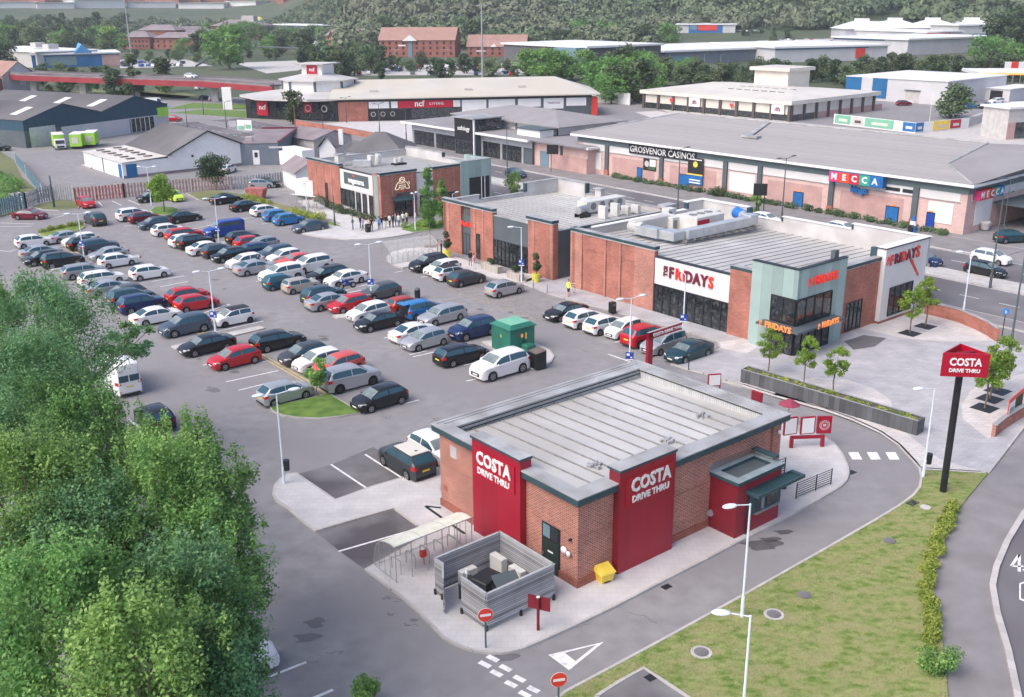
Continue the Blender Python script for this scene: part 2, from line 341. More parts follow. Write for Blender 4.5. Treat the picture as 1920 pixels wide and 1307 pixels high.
M['leafP'] = mat('leaf_purple', (.045,.025,.04), (.08,.045,.06), .3, .65, rnd=.2, trans=.2)
M['hedge'] = mat('hedge_leaf', (.15,.24,.03), (.38,.45,.09), 1, .7, rnd=.2, trans=.25)
M['bark'] = mat('bark', (.12,.09,.07), (.22,.18,.14), 5, .9, bump=.5)
# ---------------------------------------------------------------- survey frames (each block of buildings has its own axes)
Cf = Fr(3.170, 44.539, 39.15)      # coffee drive-through: x along the right-hand front, y along the left-hand front
Ff = Fr(13.466, 92.555, 39.3)      # big restaurant
Nf = Fr(4.387, 104.115, 39.3)      # middle restaurant
Wf = Fr(-18.59, 138.34, 39.3)      # far restaurant
Kf = Fr(56.258, 124.72, 130.0)     # bingo hall and casino
_r = G(1729,460); Rf = Fr(_r[0], _r[1], 128.4)   # dual carriageway
def sst(a, b, x): t = min(1, max(0, (x-a)/(b-a))); return t*t*(3-2*t)
def th(x, y):
    d = math.hypot(x, y); a = math.degrees(math.atan2(x, y))
    wr = sst(-14, -6, a); fr = sst(62, 45, abs(a)) if abs(a) > 45 else 1
    d0 = 1100+(800-1100)*wr; dd = max(0, d-d0)
    hr = 85*(1-math.exp(-(dd/260)**1.35)); hl = 95*(1-math.exp(-(dd/1000)**1.4))
    h = hl+(hr-hl)*wr
    return h*fr + (3.0*math.sin(x*.013+1)*math.cos(y*.011))*min(1, dd/200)
def GT(px, py):      # the place on the terrain seen at that point
    d = RM.T @ np.array([(px-CX)/FPX, (py-CY)/FPX, 1.0]); t = 300.0
    for _ in range(4000):
        x, y, z = d[0]*t, d[1]*t, CH+d[2]*t
        if z <= th(x, y): break
        t += 2
    return (float(x), float(y), th(x, y))
mb = MB(); radii = [0]+[8*1.09**i for i in range(80)]; NA = 144
for r in radii[1:]:
    for i in range(NA):
        a = 2*math.pi*i/NA; x, y = r*math.sin(a), r*math.cos(a); mb.v.append((x, y, th(x,y)-.06))
mb.v.append((0,0,-.06)); c0 = len(mb.v)-1
for j in range(len(radii)-2):
    for i in range(NA): mb.f.append((j*NA+i, (j+1)*NA+i, (j+1)*NA+(i+1)%NA, j*NA+(i+1)%NA))
for i in range(NA): mb.f.append((c0, i, (i+1)%NA))
mb.f = [f[::-1] if len(f) == 4 else f for f in mb.f]; mb.mi = [0]*len(mb.f)
struct(mb.build('ground', M['hill'], smooth=True))
def sheet(name, pts, z, m):
    b = MB(); b.sheet(pts, z); return struct(b.build(name, M[m]))
def P(*pp): return [G(*p) for p in pp]
def PZ(*pp): return [G(*p, .12) for p in pp]
def paved(name, pts, m='paving', z=.12, kerb=True, kw=.14):
    b = MB(); b.prism(pts, -.02, z, bot=False); o = struct(b.build(name, M[m]))
    if kerb:
        k = MB(); q = pts+[pts[0]]; k.wall(q, kw, -.02, z+.004); struct(k.build(name+'_kerb', M['kerb']))
    return o
# yards and car park
sheet('car_park', [(-240,-30),(240,-30),(240,330),(-240,330)], 0, 'asphalt')
b = MB(); b.sheet([Rf.w(-90,0),Rf.w(190,0),Rf.w(190,8.5),Rf.w(-90,8.5)], .004); b.sheet([Rf.w(-90,12),Rf.w(190,12),Rf.w(190,21.5),Rf.w(-90,21.5)], .004); struct(b.build('main_road', M['road']))
paved('central_reservation', [Rf.w(-80,8.5),Rf.w(128,8.5),Rf.w(130,10),Rf.w(128,12),Rf.w(-80,12)], 'concrete')
paved('far_pavement', [Rf.w(-9,0),Rf.w(128,0),Rf.w(128,-6.8),Rf.w(-9,-6.8)], 'footway')
paved('far_pavement', [Rf.w(-90,0),Rf.w(-20,0),Rf.w(-20,-5),Rf.w(-90,-5)], 'footway')
paved('near_pavement', [Rf.w(-90,21.5),Rf.w(118,21.5),Rf.w(118,24),Rf.w(-90,24)], 'footway')
b = MB()
for k in range(-22, 50):
    for y in (4.2, 16.8): b.box(*sorted((k*4.0, k*4.0+2)), y-.06, y+.06, .008, .009)
for y in (.35, 8.2, 12.3, 21.2): b.box(-88, 188, y-.06, y+.06, .008, .009)
o = struct(b.build('lane_markings', M['white_line'], loc=(Rf.o[0],Rf.o[1],0), rotz=R_(Rf.deg)))
# side road and path at the right
sheet('side_road', P((1913,1330),(1893,1222),(1872,1150),(1864,1100),(1871,1064),(1892,1015),(1924,962),(2100,850),(2600,900),(2600,1500),(1930,1500)), .004, 'road')
side_k = P((1925,1420),(1913,1330),(1890,1222),(1869,1150),(1860.6,1099),(1868,1064),(1889,1015),(1921,962),(1975,915),(2080,850))
b = MB(); b.wall(side_k, .3, 0, .125); struct(b.build('side_road_kerb', M['kerb']))
sheet('footpath', P((1790,1500),(1779,1330),(1773,1264),(1766,1194),(1756,1145),(1749,1096),(1751,1055),(1766,1011),(1808,942),(1853,887),(1905,838),(1970,790),(2080,850),(1975,915),(1921,962),(1889,1015),(1868,1064),(1861,1099),(1869,1150),(1890,1222),(1912,1330),(1925,1500)), .006, 'footway')
# verge beside the drive-through lane
vk = P((1010,1340),(1060,1300),(1150,1252),(1250,1198),(1400,1115),(1550,1030),(1640,978),(1686,950),(1712,931),(1724.5,915),(1727.5,896),(1724,880),(1714,866),(1686,836),(1651,812),(1599,788),(1546,770),(1459,746),(1389,725),(1354,716))
b = MB(); b.wall(vk, .15, -.02, .12); struct(b.build('lane_kerb', M['kerb']))
verge = P((990,1352),(1060,1301),(1150,1253),(1250,1199),(1400,1116),(1550,1031),(1640,979),(1686,951),(1712,932),(1725,916),(1729,896),(1727,884),(1853,888),(1808,942),(1766,1011),(1751,1055),(1749,1096),(1756,1145),(1766,1194),(1773,1264),(1779,1330),(1790,1500),(1500,1700),(900,1450))
b = MB(); b.prism(verge, -.02, .10, bot=False); struct(b.build('grass_verge', M['grass']))
# parking notch in the verge (bottom edge)
nk = P((1118,1310),(1160,1283),(1207,1257),(1245,1282),(1290,1312),(1360,1365),(1190,1390))
b = MB(); b.sheet([(x,y) for x,y in nk], .118); struct(b.build('parking_bay', M['asphalt2']))
b = MB(); b.wall(nk+[nk[0]], .16, .05, .16); struct(b.build('bay_kerb', M['kerb']))
# paving round the drive-through
cp_ = P((518,940),(513,929),(516,912),(526,900),(540,891),(555,889.7),(628.4,939.7),(700,914),(760,897),(829,876))+[Cf.w(1,13.2),Cf.w(17,13.2),Cf.w(20.5,12)]
cp_ += P((1500,800),(1546.6,823),(1562,832),(1578,852),(1588,874),(1590.5,889),(1586,903),(1576,913),(1564,920.7),(1540,935),(1515,948.7),(1459,980),(1389.6,1015),(1320,1052),(1260,1082.4),(1150,1140),(1070.5,1178),(1002,1209),(982,1217),(961,1223),(940,1226),(916.6,1226),(893,1223),(872,1217.5),(850,1208),(831,1197),(805,1169),(779.7,1144),(735,1106),(685.7,1070.4),(806,1003),(739,955),(591,997.5),(565,976),(542,955))
paved('paving', cp_)
sheet('parking_bay', P((593,999),(739,956.5),(803,1003),(686,1069),(640,1036)), .008, 'asphalt2')
sheet('parking_bay', P((556,889),(628.4,938.5),(829,875),(960,800),(880,760)), .004, 'asphalt')
sheet('parking_bay', P((557,889),(628.4,938),(780,892),(700,838),(625,870)), .008, 'asphalt2')
# tarmac seam where drains were cut
b = MB(); b.strip(PZ((827,952),(797.5,949),(850,986),(872,1001)), .18, .124); struct(b.build('drain_channel', M['dark']))
# plaza
plaza = P((1259,684),(1300,672),(1335,662),(1352,655),(1345,641),(1290,624),(1195,597),(1120,577),(1065,562),(1030,552),(983,533),(987,526),(1040,505),(1075,520),(1150,540),(1230,570),(1400,630),(1480,640),(1580,615),(1650,600),(1720,570),(1736,563),(1790,580),(1850,612),(1874,636),(1930,655),(2000,690),(2000,760),(1921,800),(1853,888),(1727,880),(1714,865),(1686,835),(1651,811),(1599,787),(1546,768),(1459,744),(1389,722),(1340,706),(1290,694))
paved('plaza', plaza, 'plaza')
def disc(px, py, rx, n=40, a0=0, a1=360, m='plaza_light', sq=1.0):
    c = G(px, py, .12); pts = [(c[0]+rx*math.cos(R_(a0+(a1-a0)*i/n)), c[1]+rx*sq*math.sin(R_(a0+(a1-a0)*i/n))) for i in range(n+1 if a1-a0 < 360 else n)]
    b = MB(); b.sheet(pts, .124); return struct(b.build('plaza_inlay', M[m]))
b = MB(); b.sheet(PZ((1450,740),(1475,718),(1530,707),(1590,712),(1640,729),(1670,750),(1675,775),(1668,792),(1620,783),(1560,765),(1500,752)), .124); struct(b.build('plaza_inlay', M['plaza_light']))
b = MB(); b.sheet(PZ((1600,612),(1650,602),(1720,572),(1736,565),(1790,582),(1850,614),(1874,638),(1830,640),(1760,640),(1690,634),(1640,622)), .124); struct(b.build('plaza_inlay', M['plaza_light']))
b = MB(); b.sheet(PZ((1925,700),(1860,712),(1820,732),(1803,760),(1805,785),(1830,805),(1853,822),(1925,775)), .124); struct(b.build('plaza_inlay', M['plaza_light']))
b = MB(); b.sheet(PZ((1356,654),(1347,642),(1400,634),(1420,650),(1400,663)), .124); struct(b.build('plaza_inlay', M['plaza_light']))
b = MB(); b.sheet(PZ((1390,724),(1460,746),(1546,770),(1600,789),(1650,812),(1690,838),(1716,868),(1728,880),(1850,887),(1760,860),(1722,830),(1700,812),(1640,790),(1500,740),(1398,712)), .124); struct(b.build('plaza_inlay', M['plaza_light']))
b = MB(); b.sheet(PZ((1583,640),(1620,628),(1662,634),(1640,650),(1600,656)), .128); struct(b.build('damp_patch', M['stain']))
# restaurant pavements
paved('restaurant_paving', P((564,438),(575,441),(590,444.5),(619,448),(650,450),(681,450),(712,448),(744,444),(775,438),(806,431),(780,424),(700,412),(640,396),(600,375),(560,378),(590,400),(640,420),(600,432)))
paved('restaurant_paving', P((725,483),(727,490),(735,496),(745,501),(755,503.5),(775,499),(800,490),(870,504),(915,519),(950,527),(985,532),(1000,526),(1042,503),(1040,515),(950,515),(905,500),(838,478),(835,462),(760,468),(735,474)))
# planting islands
def island(name, pts, m='lush', h=.14, kerb=True):
    b = MB(); n = len(pts); cx_ = sum(p[0] for p in pts)/n; cy_ = sum(p[1] for p in pts)/n
    vs = [(p[0],p[1],-.02) for p in pts]+[(p[0],p[1],h) for p in pts]+[(cx_+(p[0]-cx_)*.5, cy_+(p[1]-cy_)*.5, h+.10) for p in pts]+[(cx_,cy_,h+.13)]
    fs = [(i,(i+1)%n,n+(i+1)%n,n+i) for i in range(n)]+[(n+i,n+(i+1)%n,2*n+(i+1)%n,2*n+i) for i in range(n)]+[(2*n+i,2*n+(i+1)%n,3*n) for i in range(n)]
    a = sum(pts[i][0]*pts[(i+1)%n][1]-pts[(i+1)%n][0]*pts[i][1] for i in range(n))
    if a < 0: fs = [f[::-1] for f in fs]
    b.add(vs, fs); struct(b.build(name, M[m]))
    if kerb: k = MB(); k.wall(pts+[pts[0]], .16, -.02, .13); struct(k.build(name+'_kerb', M['kerb']))
island('grass_island', P((508,765),(512,772),(530,780),(560,784.5),(600,786),(640,782),(674,776),(640,755),(617,741),(585,748),(548,757),(520,761)))
island('grass_island', P((282,396),(290,390),(305,388),(325,390),(335,394),(330,401),(310,405),(290,403)))
island('planting_bed', P((73,440),(90,436),(120,426),(155,421),(160,426),(150,432),(120,440),(85,446)), 'hedge')
island('grass_strip', P((60,388),(100,378),(140,376),(150,384),(146,392),(110,395),(80,394)), 'roughgrass')
island('grass_strip', P((352,364),(372,375),(420,376),(468,384),(500,394),(520,402),(566,412),(605,419),(592,404),(560,392),(500,378),(460,366),(400,358)), 'roughgrass')
island('grass_strip', P((610,422),(642,427),(622,417),(600,414)), 'lush', .12)
island('grass_strip', P((752,432),(775,437),(830,430),(834,420),(790,412)), 'lush')
paved('substation_island', P((935,640),(905,642),(980,690),(1000,693),(1018,689),(1033,680),(1038,669),(1030,658),(1010,648),(985,640),(955,636)), 'paving')
for q in (((322,651),(330,655),(400,640),(480,621),(496,617),(488,613),(400,632)), ((1,1),)):
    if len(q) > 2: paved('paved_strip', P(*q), 'concrete')
paved('paved_strip', P((625,593),(632,598),(664,596),(735,577),(728,572),(665,588)), 'concrete')
paved('paved_strip', P((92,505),(100,508),(160,497),(226,480),(262,484),(262,480),(230,474),(160,490)), 'concrete')
paved('paved_strip', P((350,467),(356,472),(440,455),(470,450),(465,446),(430,452)), 'concrete')
# painted markings: bays
LN = MB()
def line(a, b_, wd=.14): LN.strip([G(*a), G(*b_)], wd, .012)
for s in ('620.6,871 694,920','684.7,852.2 758,899','635,1034 780,992','240,786 262,802','828,689 905,674','1004,690 952,702','874,715 1000,684','768,665 800,658','775,669 879,646',
    '870,685 984,660','828,640 905,622','689,623 767,606','720,634 760,625','705,606 736,598','745,648 778,640','352,671 408,660','380,685 407,679','405,698 504,676','424,716 522,695','447,732 528,712','478,750 620,719','617,741 700,722','680,776 786,750','545,758 520,762',
    '405,622 494,602','340,578 432,572','345,600 430,570','266,525 320,515','236,549 275,541','285,528 345,517','300,538 352,528','230,612 300,598','310,625 352,613','190,490 240,478','195,506 250,496',
    '565,523 600,515','645,545 690,533','575,573 600,567','600,585 620,580','655,549 705,539','700,560 740,550','232,425 268,418','258,433 285,427','285,447 330,439','335,404 372,397','345,420 390,412','355,431 400,421','378,439 425,430','400,476 430,468','425,491 470,482','460,519 490,512','480,528 500,524','497,536 520,531',
    '1050,606 1062,603','1088,616 1100,613','1118,630 1142,622','1153,642 1172,636','1190,654 1205,650','1228,670 1250,664','1140,664 1180,678','740,511 755,508','790,520 810,516','868,534 900,527','95,410 120,404','100,402 135,401','0,418 65,420','0,425 60,424','0,405 80,401','240,375 262,384','210,377 228,385','185,379 192,386',
    '0,470 22,472','400,383 440,380','433,400 470,395','455,410 495,405','490,420 520,416','600,432 640,427','22,470 50,463','40,478 75,468'):
    a, b_ = s.split(); line(tuple(map(float,a.split(','))), tuple(map(float,b_.split(','))))
# give-way triangle and stop-line dashes
def q4(*pp): LN.add([(*G(*p),.012) for p in pp], [tuple(range(len(pp)))])
q4((1028,1228),(1067,1257),(1079,1240),(1058.6,1224.4)); q4((1067,1257),(1132,1204),(1118.4,1209),(1079,1240)); q4((1132,1204),(1028,1228),(1058.6,1224.4),(1118.4,1209))
for x, y in ((914,1230),(938,1248),(964,1268),(990,1288),(899,1241),(921,1258),(948,1278),(974,1297)):
    LN.strip([G(x,y),G(x+20,y+10)], .28, .012)
for x0 in (1590,1625,1660): q4((x0,848),(x0+19,848),(x0+27,862),(x0+8,862))
q4((500,1269),(573,1240),(576,1243),(503,1272)); q4((560,1318),(622,1292),(627,1295),(565,1322))
q4((1911,1094),(1914,1096),(1914,1122),(1911,1124)); q4((1911,1094),(1925,1089),(1925,1092),(1914,1096)); q4((1911,1124),(1914,1122),(1925,1127),(1925,1130))
for u_,v_ in (((1911,1040),(1896,1062)),((1896,1062),(1919,1062)),((1911,1040),(1911,1072)),((1918,1069),(1923,1069))): LN.strip([G(*u_),G(*v_)], .14, .012)
struct(LN.build('bay_lines', M['white_line']))
YL = MB()
for p in (((487,668),(565,713)),((607,738),(614,742)),((600,739),(608,743))): YL.strip([G(*p[0]),G(*p[1])], .12, .013)
yl = [(104,448),(128,468),(180,512),(222,540),(283,578),(345,610),(388,634),(443,652),(487,668),(565,713),(617,741)]
YL.strip([G(x,y) for x,y in yl], .12, .014); YL.strip([G(x+6,y-2.4) for x,y in yl], .12, .014)
yl = [(318,413),(350,430),(405,462),(460,487),(535,530),(590,553),(660,580),(722,593),(762,615),(800,632),(858,665)]
YL.strip([G(x,y) for x,y in yl], .12, .014)
struct(YL.build('yellow_lines', M['yellow_line']))
# worn hatched areas
HL = MB(); wl = [(836,542),(1005,600)]
HL.strip([G(836,542),G(1005,600)], .16, .012); HL.strip([G(1005,600),G(1078,586)], .12, .012)
for k in range(12):
    t = k/11; a = (836+169*t, 542+58*t); HL.strip([G(*a), G(a[0]+64-26*t, a[1]-15+3*t)], .09, .012)
    if k < 11: HL.strip([G(*a), G(a[0]+45, a[1]+2)], .09, .012)
    HL.strip([G(a[0]+30,a[1]-6), G(a[0]+80, a[1]-5)], .08, .012)
for k in range(5): HL.strip([G(500+k*16,422+k*4),G(540+k*14,419+k*3.5)], .09, .012)
HL.strip([G(497,422),G(570,440)], .1, .012)
struct(HL.build('worn_hatching', M['worn_yellow']))
b = MB()
rr = random.Random(12)
for k in range(70):
    x, y = rr.choice(((rr.uniform(250,700),rr.uniform(520,740)),(rr.uniform(700,1000),rr.uniform(560,700)),(rr.uniform(560,1100),rr.uniform(840,1240)),(rr.uniform(100,600),rr.uniform(380,520)))); c = G(x,y); r = rr.uniform(.15,.6); ph = rr.uniform(0,6)
    b.sheet([(c[0]+r*(1+.35*math.sin(3*a+ph)+.2*math.sin(5*a))*math.cos(a), c[1]+r*.8*(1+.3*math.sin(2*a+ph))*math.sin(a)) for a in [i*math.pi/9 for i in range(18)]], .005+.00005*k)
struct(b.build('tarmac_stain', M['patch']))
b = MB(); rr = random.Random(5)
for k in range(34):
    x, y = rr.uniform(380,1180), rr.uniform(560,1250); q = [(x,y)]
    for j in range(5): q.append((q[-1][0]+rr.uniform(4,16)*rr.choice((-1,1,1)), q[-1][1]+rr.uniform(-5,6)))
    b.strip(P(*q), .035, .006)
for off_ in ():
    b.strip([Cf.w(-22+off_,28-off_*.2),Cf.w(-15+off_,20),Cf.w(-11+off_,10),Cf.w(-9.5+off_,0),Cf.w(-7+off_,-4)], .16, .0065)
struct(b.build('tarmac_crack', M['crack']))
# stains, drain covers
b = MB()
for x, y, r in ((1430,1022,1.0),(1470,998,.45),(1446,1012,.5)):
    c = G(x,y); b.sheet([(c[0]+r*(1+.3*math.sin(3*a)+.15*math.sin(7*a+1))*math.cos(a), c[1]+r*.7*(1+.3*math.sin(2*a+1))*math.sin(a)) for a in [i*math.pi/12 for i in range(24)]], .011+r*.001)
struct(b.build('oil_stain', M['stain']))
DR = thing('drain_cover','','')
bpy.data.objects.remove(DR)
for i, (x, y, r, ring, lab) in enumerate(((1315,1223,.34,1,'round grey manhole in a pale concrete collar, lower left on the grass verge'),(1451,1152,.34,1,'round grey manhole in a pale concrete collar, near the foot of the paired lamp posts'),
    (1668,1014,.34,0,'dark round cover set in the grass below the start of the hedge'),(1508,1116,.34,0,'dark round cover in the middle of the grass verge'),(1711,943,.36,0,'dark rectangular drain grating at the kerb bend by the big sign pole'),
    (1597,883,.3,0,'small dark drain grating in the lane beside the pale crossing blocks'),(1250,1097,.26,0,'small dark drain grating at the lane edge below the right-hand crimson panel'),(1222,1270,.3,0,'dark drain grating in the corner of the notched parking bay'),(1735,951,.22,2,'small cream stopcock cover in the grass near the hedge end'))):
    c = G(x,y,.1); b = MB(); z0 = .1 if i not in (5,6) else .0
    if i == 7: z0 = .115
    t = thing('drain_cover', lab, 'drain cover', (c[0],c[1],z0), R_(37), None)
    if ring == 1: b.tube((0,0,0),(0,0,.02),r+.15,r+.15,20); b.build('collar', M['concrete'], t); b = MB()
    if ring == 2: b.tube((0,0,0),(0,0,.03),.3,.3,12); b.build('cover', M['plaza_light'], t)
    elif i in (4,5,6,7): b.box(-r,r,-r*.7,r*.7,0,.014); b.build('grating', M['dark'], t)
    else: b.tube((0,0,0),(0,0,.035),r,r,20); b.build('cover', M['asphalt2'], t)
# kerb line round the asphalt lane in front of the shops behind (lawns in the middle distance)
lawn = [('lawn', ((318,212),(380,205),(470,208),(500,224),(420,218),(330,212)),'lush'),('lawn', ((310,205),(360,193),(470,196),(468,206),(380,203)),'lush'),
 ('lawn', ((60,180),(190,166),(260,172),(375,182),(372,186),(240,178),(120,190)),'roughgrass'),('lawn', ((200,174),(300,168),(372,178),(340,186),(240,184)),'roughgrass'),
 ('lawn', ((330,155),(360,150),(400,156),(370,160)),'lush'),('scrub', ((-160,300),(0,284),(26,300),(40,330),(72,360),(40,396),(0,408),(-120,440)),'roughgrass'),
 ('lawn', ((500,205),(560,202),(640,206),(640,214),(560,212),(500,210)),'lush')]
for nme, pts, mm in lawn: sheet(nme, P(*pts), .02, mm)
sheet('shop_forecourt', P((560,232),(660,228),(900,226),(1000,300),(900,300),(760,262)), .008, 'paving')
sheet('retail_yard', P((1240,205),(1700,250),(1920,190),(1990,260),(1920,300),(1700,280),(1300,235)), .008, 'concrete')
sheet('forecourt_gravel', P((1190,210),(1235,208),(1290,220),(1230,224)), .012, 'plaza_light')
SPLIT = {'posts','brick_pier','pier_groove','brick_panel','white_panel','door_frame','louvre','window_void','canopy','coping_end','column','mullion'}
def bx(parent, name, m, *boxes, ch=False):
    mm = M[m] if isinstance(m,str) else m
    if name in SPLIT:
        for q in boxes: b = MB(); b.box(*q); o = b.build(name, mm, parent)
        return o
    b = MB()
    for q in boxes: (b.bb if ch else b.box)(*q)
    return b.build(name, mm, parent)
# ================================================================= coffee drive-through building
T = thing('cafe_building', 'red brick drive-through cafe with two tall crimson sign panels and a pale ribbed metal roof', 'building', Cf.o, R_(Cf.deg))
LX, LY, EV = 16.1, 11.65, 5.25
b = MB(); b.box(0,LX,0,LY,0,4.4); b.box(0,LX,0,.3,4.4,4.86); b.box(0,LX,LY-.3,LY,4.4,4.86); b.box(0,.3,.3,LY-.3,4.4,4.86); b.box(LX-.3,LX,.3,LY-.3,4.4,4.86); b.build('wall', M['wall_brick'], T)
b = MB(); b.box(-.06,LX+.06,-.06,LY+.06,0,.55); b.build('plinth', M['brick_dark'], T)
b = MB()
for z in (2.88,): b.box(-.012,LX+.012,-.012,LY+.012,z,z+.05)
b.build('brick_band', M['brick_dark'], T)
rf = MB(); o_ = .32
rf.box(-o_,LX+o_,-o_,-o_+.12,4.84,5.2); rf.box(-o_,LX+o_,LY+o_-.12,LY+o_,4.84,5.2); rf.box(-o_,-o_+.12,-o_+.12,LY+o_-.12,4.84,5.2); rf.box(LX+o_-.12,LX+o_,-o_+.12,LY+o_-.12,4.84,5.2)
rf.box(-.2,LX+.2,-.2,.0,4.85,4.87); rf.box(-.2,LX+.2,LY,LY+.2,4.85,4.87); rf.box(-.2,0,0,LY,4.85,4.87); rf.box(LX,LX+.2,0,LY,4.85,4.87)
rf.build('fascia', M['teal_trim'], T)
cp2 = MB(); e = .36; X0, X1, Y0, Y1 = .5, 15.35, .65, 10.7
for x0,x1,y0,y1 in ((-e,LX+e,-e,Y0),(-e,LX+e,Y1,LY+e),(-e,X0,Y0,Y1),(X1,LX+e,Y0,Y1)): cp2.box(x0,x1,y0,y1,5.2,5.26)
for t_ in (.25,.55): cp2.box(-e+t_,LX+e-t_,LY+e-t_-.05,LY+e-t_,5.26,5.30); cp2.box(LX+e-t_-.05,LX+e-t_,-e+t_,LY+e-t_,5.26,5.30)
cp2.build('coping', M['roofcap'], T)
def zr(x, y):
    u = (x-X0)/(X1-X0); v = (y-Y0)/(Y1-Y0)
    return (5.12*(1-u)+4.72*u)*(1-v)+(4.80*(1-u)+4.62*u)*v
sh = MB(); nx, ny = 14, 4; V_ = [(X0+(X1-X0)*i/nx, Y0+(Y1-Y0)*j/ny) for j in range(ny+1) for i in range(nx+1)]
sh.add([(x,y,zr(x,y)) for x,y in V_], [(j*(nx+1)+i, j*(nx+1)+i+1, (j+1)*(nx+1)+i+1, (j+1)*(nx+1)+i) for j in range(ny) for i in range(nx)])
roof = sh.build('roof', M['roofmetal'], T)
sm = MB()
for i in range(1, 14):
    x = X0+(X1-X0)*i/14
    a = (x, Y0+.05, zr(x,Y0)); c = (x, Y1-.02, zr(x,Y1)); d = .022
    sm.add([(x-d,a[1],a[2]),(x+d,a[1],a[2]),(x+d,c[1],c[2]),(x-d,c[1],c[2]),(x-d*.6,a[1],a[2]+.09),(x+d*.6,a[1],a[2]+.09),(x+d*.6,c[1],c[2]+.09),(x-d*.6,c[1],c[2]+.09)], [(4,5,6,7),(0,1,5,4),(1,2,6,5),(2,3,7,6),(3,0,4,7)])
sm.build('standing_seam', mat('dark_roof_seam',(.17,.17,.17),(.25,.25,.245),2,.6), roof)
up = MB(); up.add([(X0,Y1,zr(X0,Y1)),(X1,Y1,zr(X1,Y1)),(X1,Y1,5.2),(X0,Y1,5.2),(X1,Y0,zr(X1,Y0)),(X1,Y0,5.2)], [(3,2,1,0),(2,5,4,1)])
up.add([(X0,Y0,zr(X0,Y0)),(X0,Y1,zr(X0,Y1)),(X0,Y1,5.2),(X0,Y0,5.2)], [(0,3,2,1)])
up.build('upstand', M['mesh_panel'], T)
up = MB(); up.add([(X0,Y0,5.2),(X1,Y0,5.2),(X1,Y0+.75,zr(X1,Y0+.75)+.02),(X0,Y0+.05,zr(X0,Y0)+.02)], [(0,1,2,3)]); up.build('gutter_flashing', M['roofcap'], T)
b = MB(); b.box(X0+.1,X1,Y1-.1,Y1-.02,4.9,4.93); b.box(X0+.05,X1-.02,Y1-.06,Y1-.01,5.12,5.17); b.box(X1-.07,X1-.02,Y0,Y1,5.12,5.17)
b.build('guard_rail', M['dark'], T)
random.seed(3)
for (x,y) in ((3.3,2.2),(8.6,2.0),(13.1,3.4)):
    b = MB()
    for k in range(9):
        px, py = x+random.uniform(-.4,.4), y+random.uniform(-.35,.35); s_ = random.uniform(.05,.13); b.box(px-s_,px+s_,py-s_*.7,py+s_*.7, zr(px,py)+.02, zr(px,py)+.08+s_*.8)
    b.tube((x-.35,y-.25,zr(x,y)+.1),(x+.35,y+.3,zr(x,y)+.15),.035); b.build('roof_anchor', M['roofcap'], T)
for k, (x0,x1,y0,y1,h) in enumerate(((2.42,6.5,-.42,.34,5.84),(-.42,.34,3.95,8.0,5.75))):
    b = MB(); b.box(x0,x1,y0,y1,.05,h); 
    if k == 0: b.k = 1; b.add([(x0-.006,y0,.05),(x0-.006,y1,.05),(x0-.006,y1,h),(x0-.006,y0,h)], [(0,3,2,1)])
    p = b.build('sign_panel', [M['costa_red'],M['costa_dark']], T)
    b = MB(); b.box(x0-.05,x1+.05,y0-.05,y1+.12,h,h+.13); b.build('panel_cap', M['teal_trim'], p)
    b = MB(); b.box(x0-.05,x1+.05,y0-.05,y1+.12,h+.13,h+.15); b.build('cap_top', M['roofcap'], p)
    if k == 0:
        b = MB(); b.box(2.86,6.24,-.47,-.42,3.78,5.38); sp_ = b.build('sign_board', M['costa_sign'], p)
        text('COSTA', 1.02, M['white'], p, face('y-',4.62,-.49,4.86), bold=.035, sx=.86, space=1.02); text('DRIVE THRU', .50, M['white'], p, face('y-',4.62,-.49,4.12), bold=.014, sx=.97)
    else:
        b = MB(); b.box(-.47,-.42,4.35,7.72,3.72,5.30); sp_ = b.build('sign_board', M['costa_sign'], p)
        text('COSTA', 1.02, M['white'], p, face('x-',-.49,6.1,4.80), bold=.035, sx=.86, space=1.02); text('DRIVE THRU', .50, M['white'], p, face('x-',-.49,6.1,4.06), bold=.014, sx=.97)
        b = MB(); b.box(-.425,-.42,4.5,5.05,1.05,1.10); b.build('scuff_mark', M['concrete'], p)
# service door and fittings on the left-hand front
b = MB(); b.box(-.05,.02,1.28,2.66,.03,2.83); d = b.build('door', M['dark'], T)
b = MB(); b.box(-.07,-.05,1.34,2.6,.08,1.95); b.build('door_leaf', mat('door_green',(.02,.035,.03),None,1,.5), d)
b = MB(); b.box(-.065,-.05,2.02,2.55,2.05,2.75); b.k = 1; b.box(-.065,-.05,1.4,1.93,2.05,2.75); b.build('fanlight', [M['blueglass'],M['glass']], d)
b = MB(); b.box(-.085,-.07,1.75,2.15,1.28,1.36); b.build('door_notice', M['white'], d)
b = MB(); b.tube((-.11,2.5,.95),(-.11,2.5,1.15),.02); b.build('handle', M['grey_metal'], d)
b = MB(); b.ell((-.15,.85,1.95),.12,.22,.2); b.ell((-.17,.5,1.88),.1,.14,.16); b.build('floodlight', M['white'], T, smooth=True)
b = MB(); b.box(-.16,0,.42,.52,2.6,2.72); b.build('camera_bracket', M['dark'], T)
b = MB(); b.box(-.02,0,10.0,10.6,3.6,4.3); b.build('vent_plate', M['parapet_in'], T)
b = MB(); b.box(-.018,0,11.0,11.4,1.2,1.5); b.build('meter_box', M['brick_dark'], T)
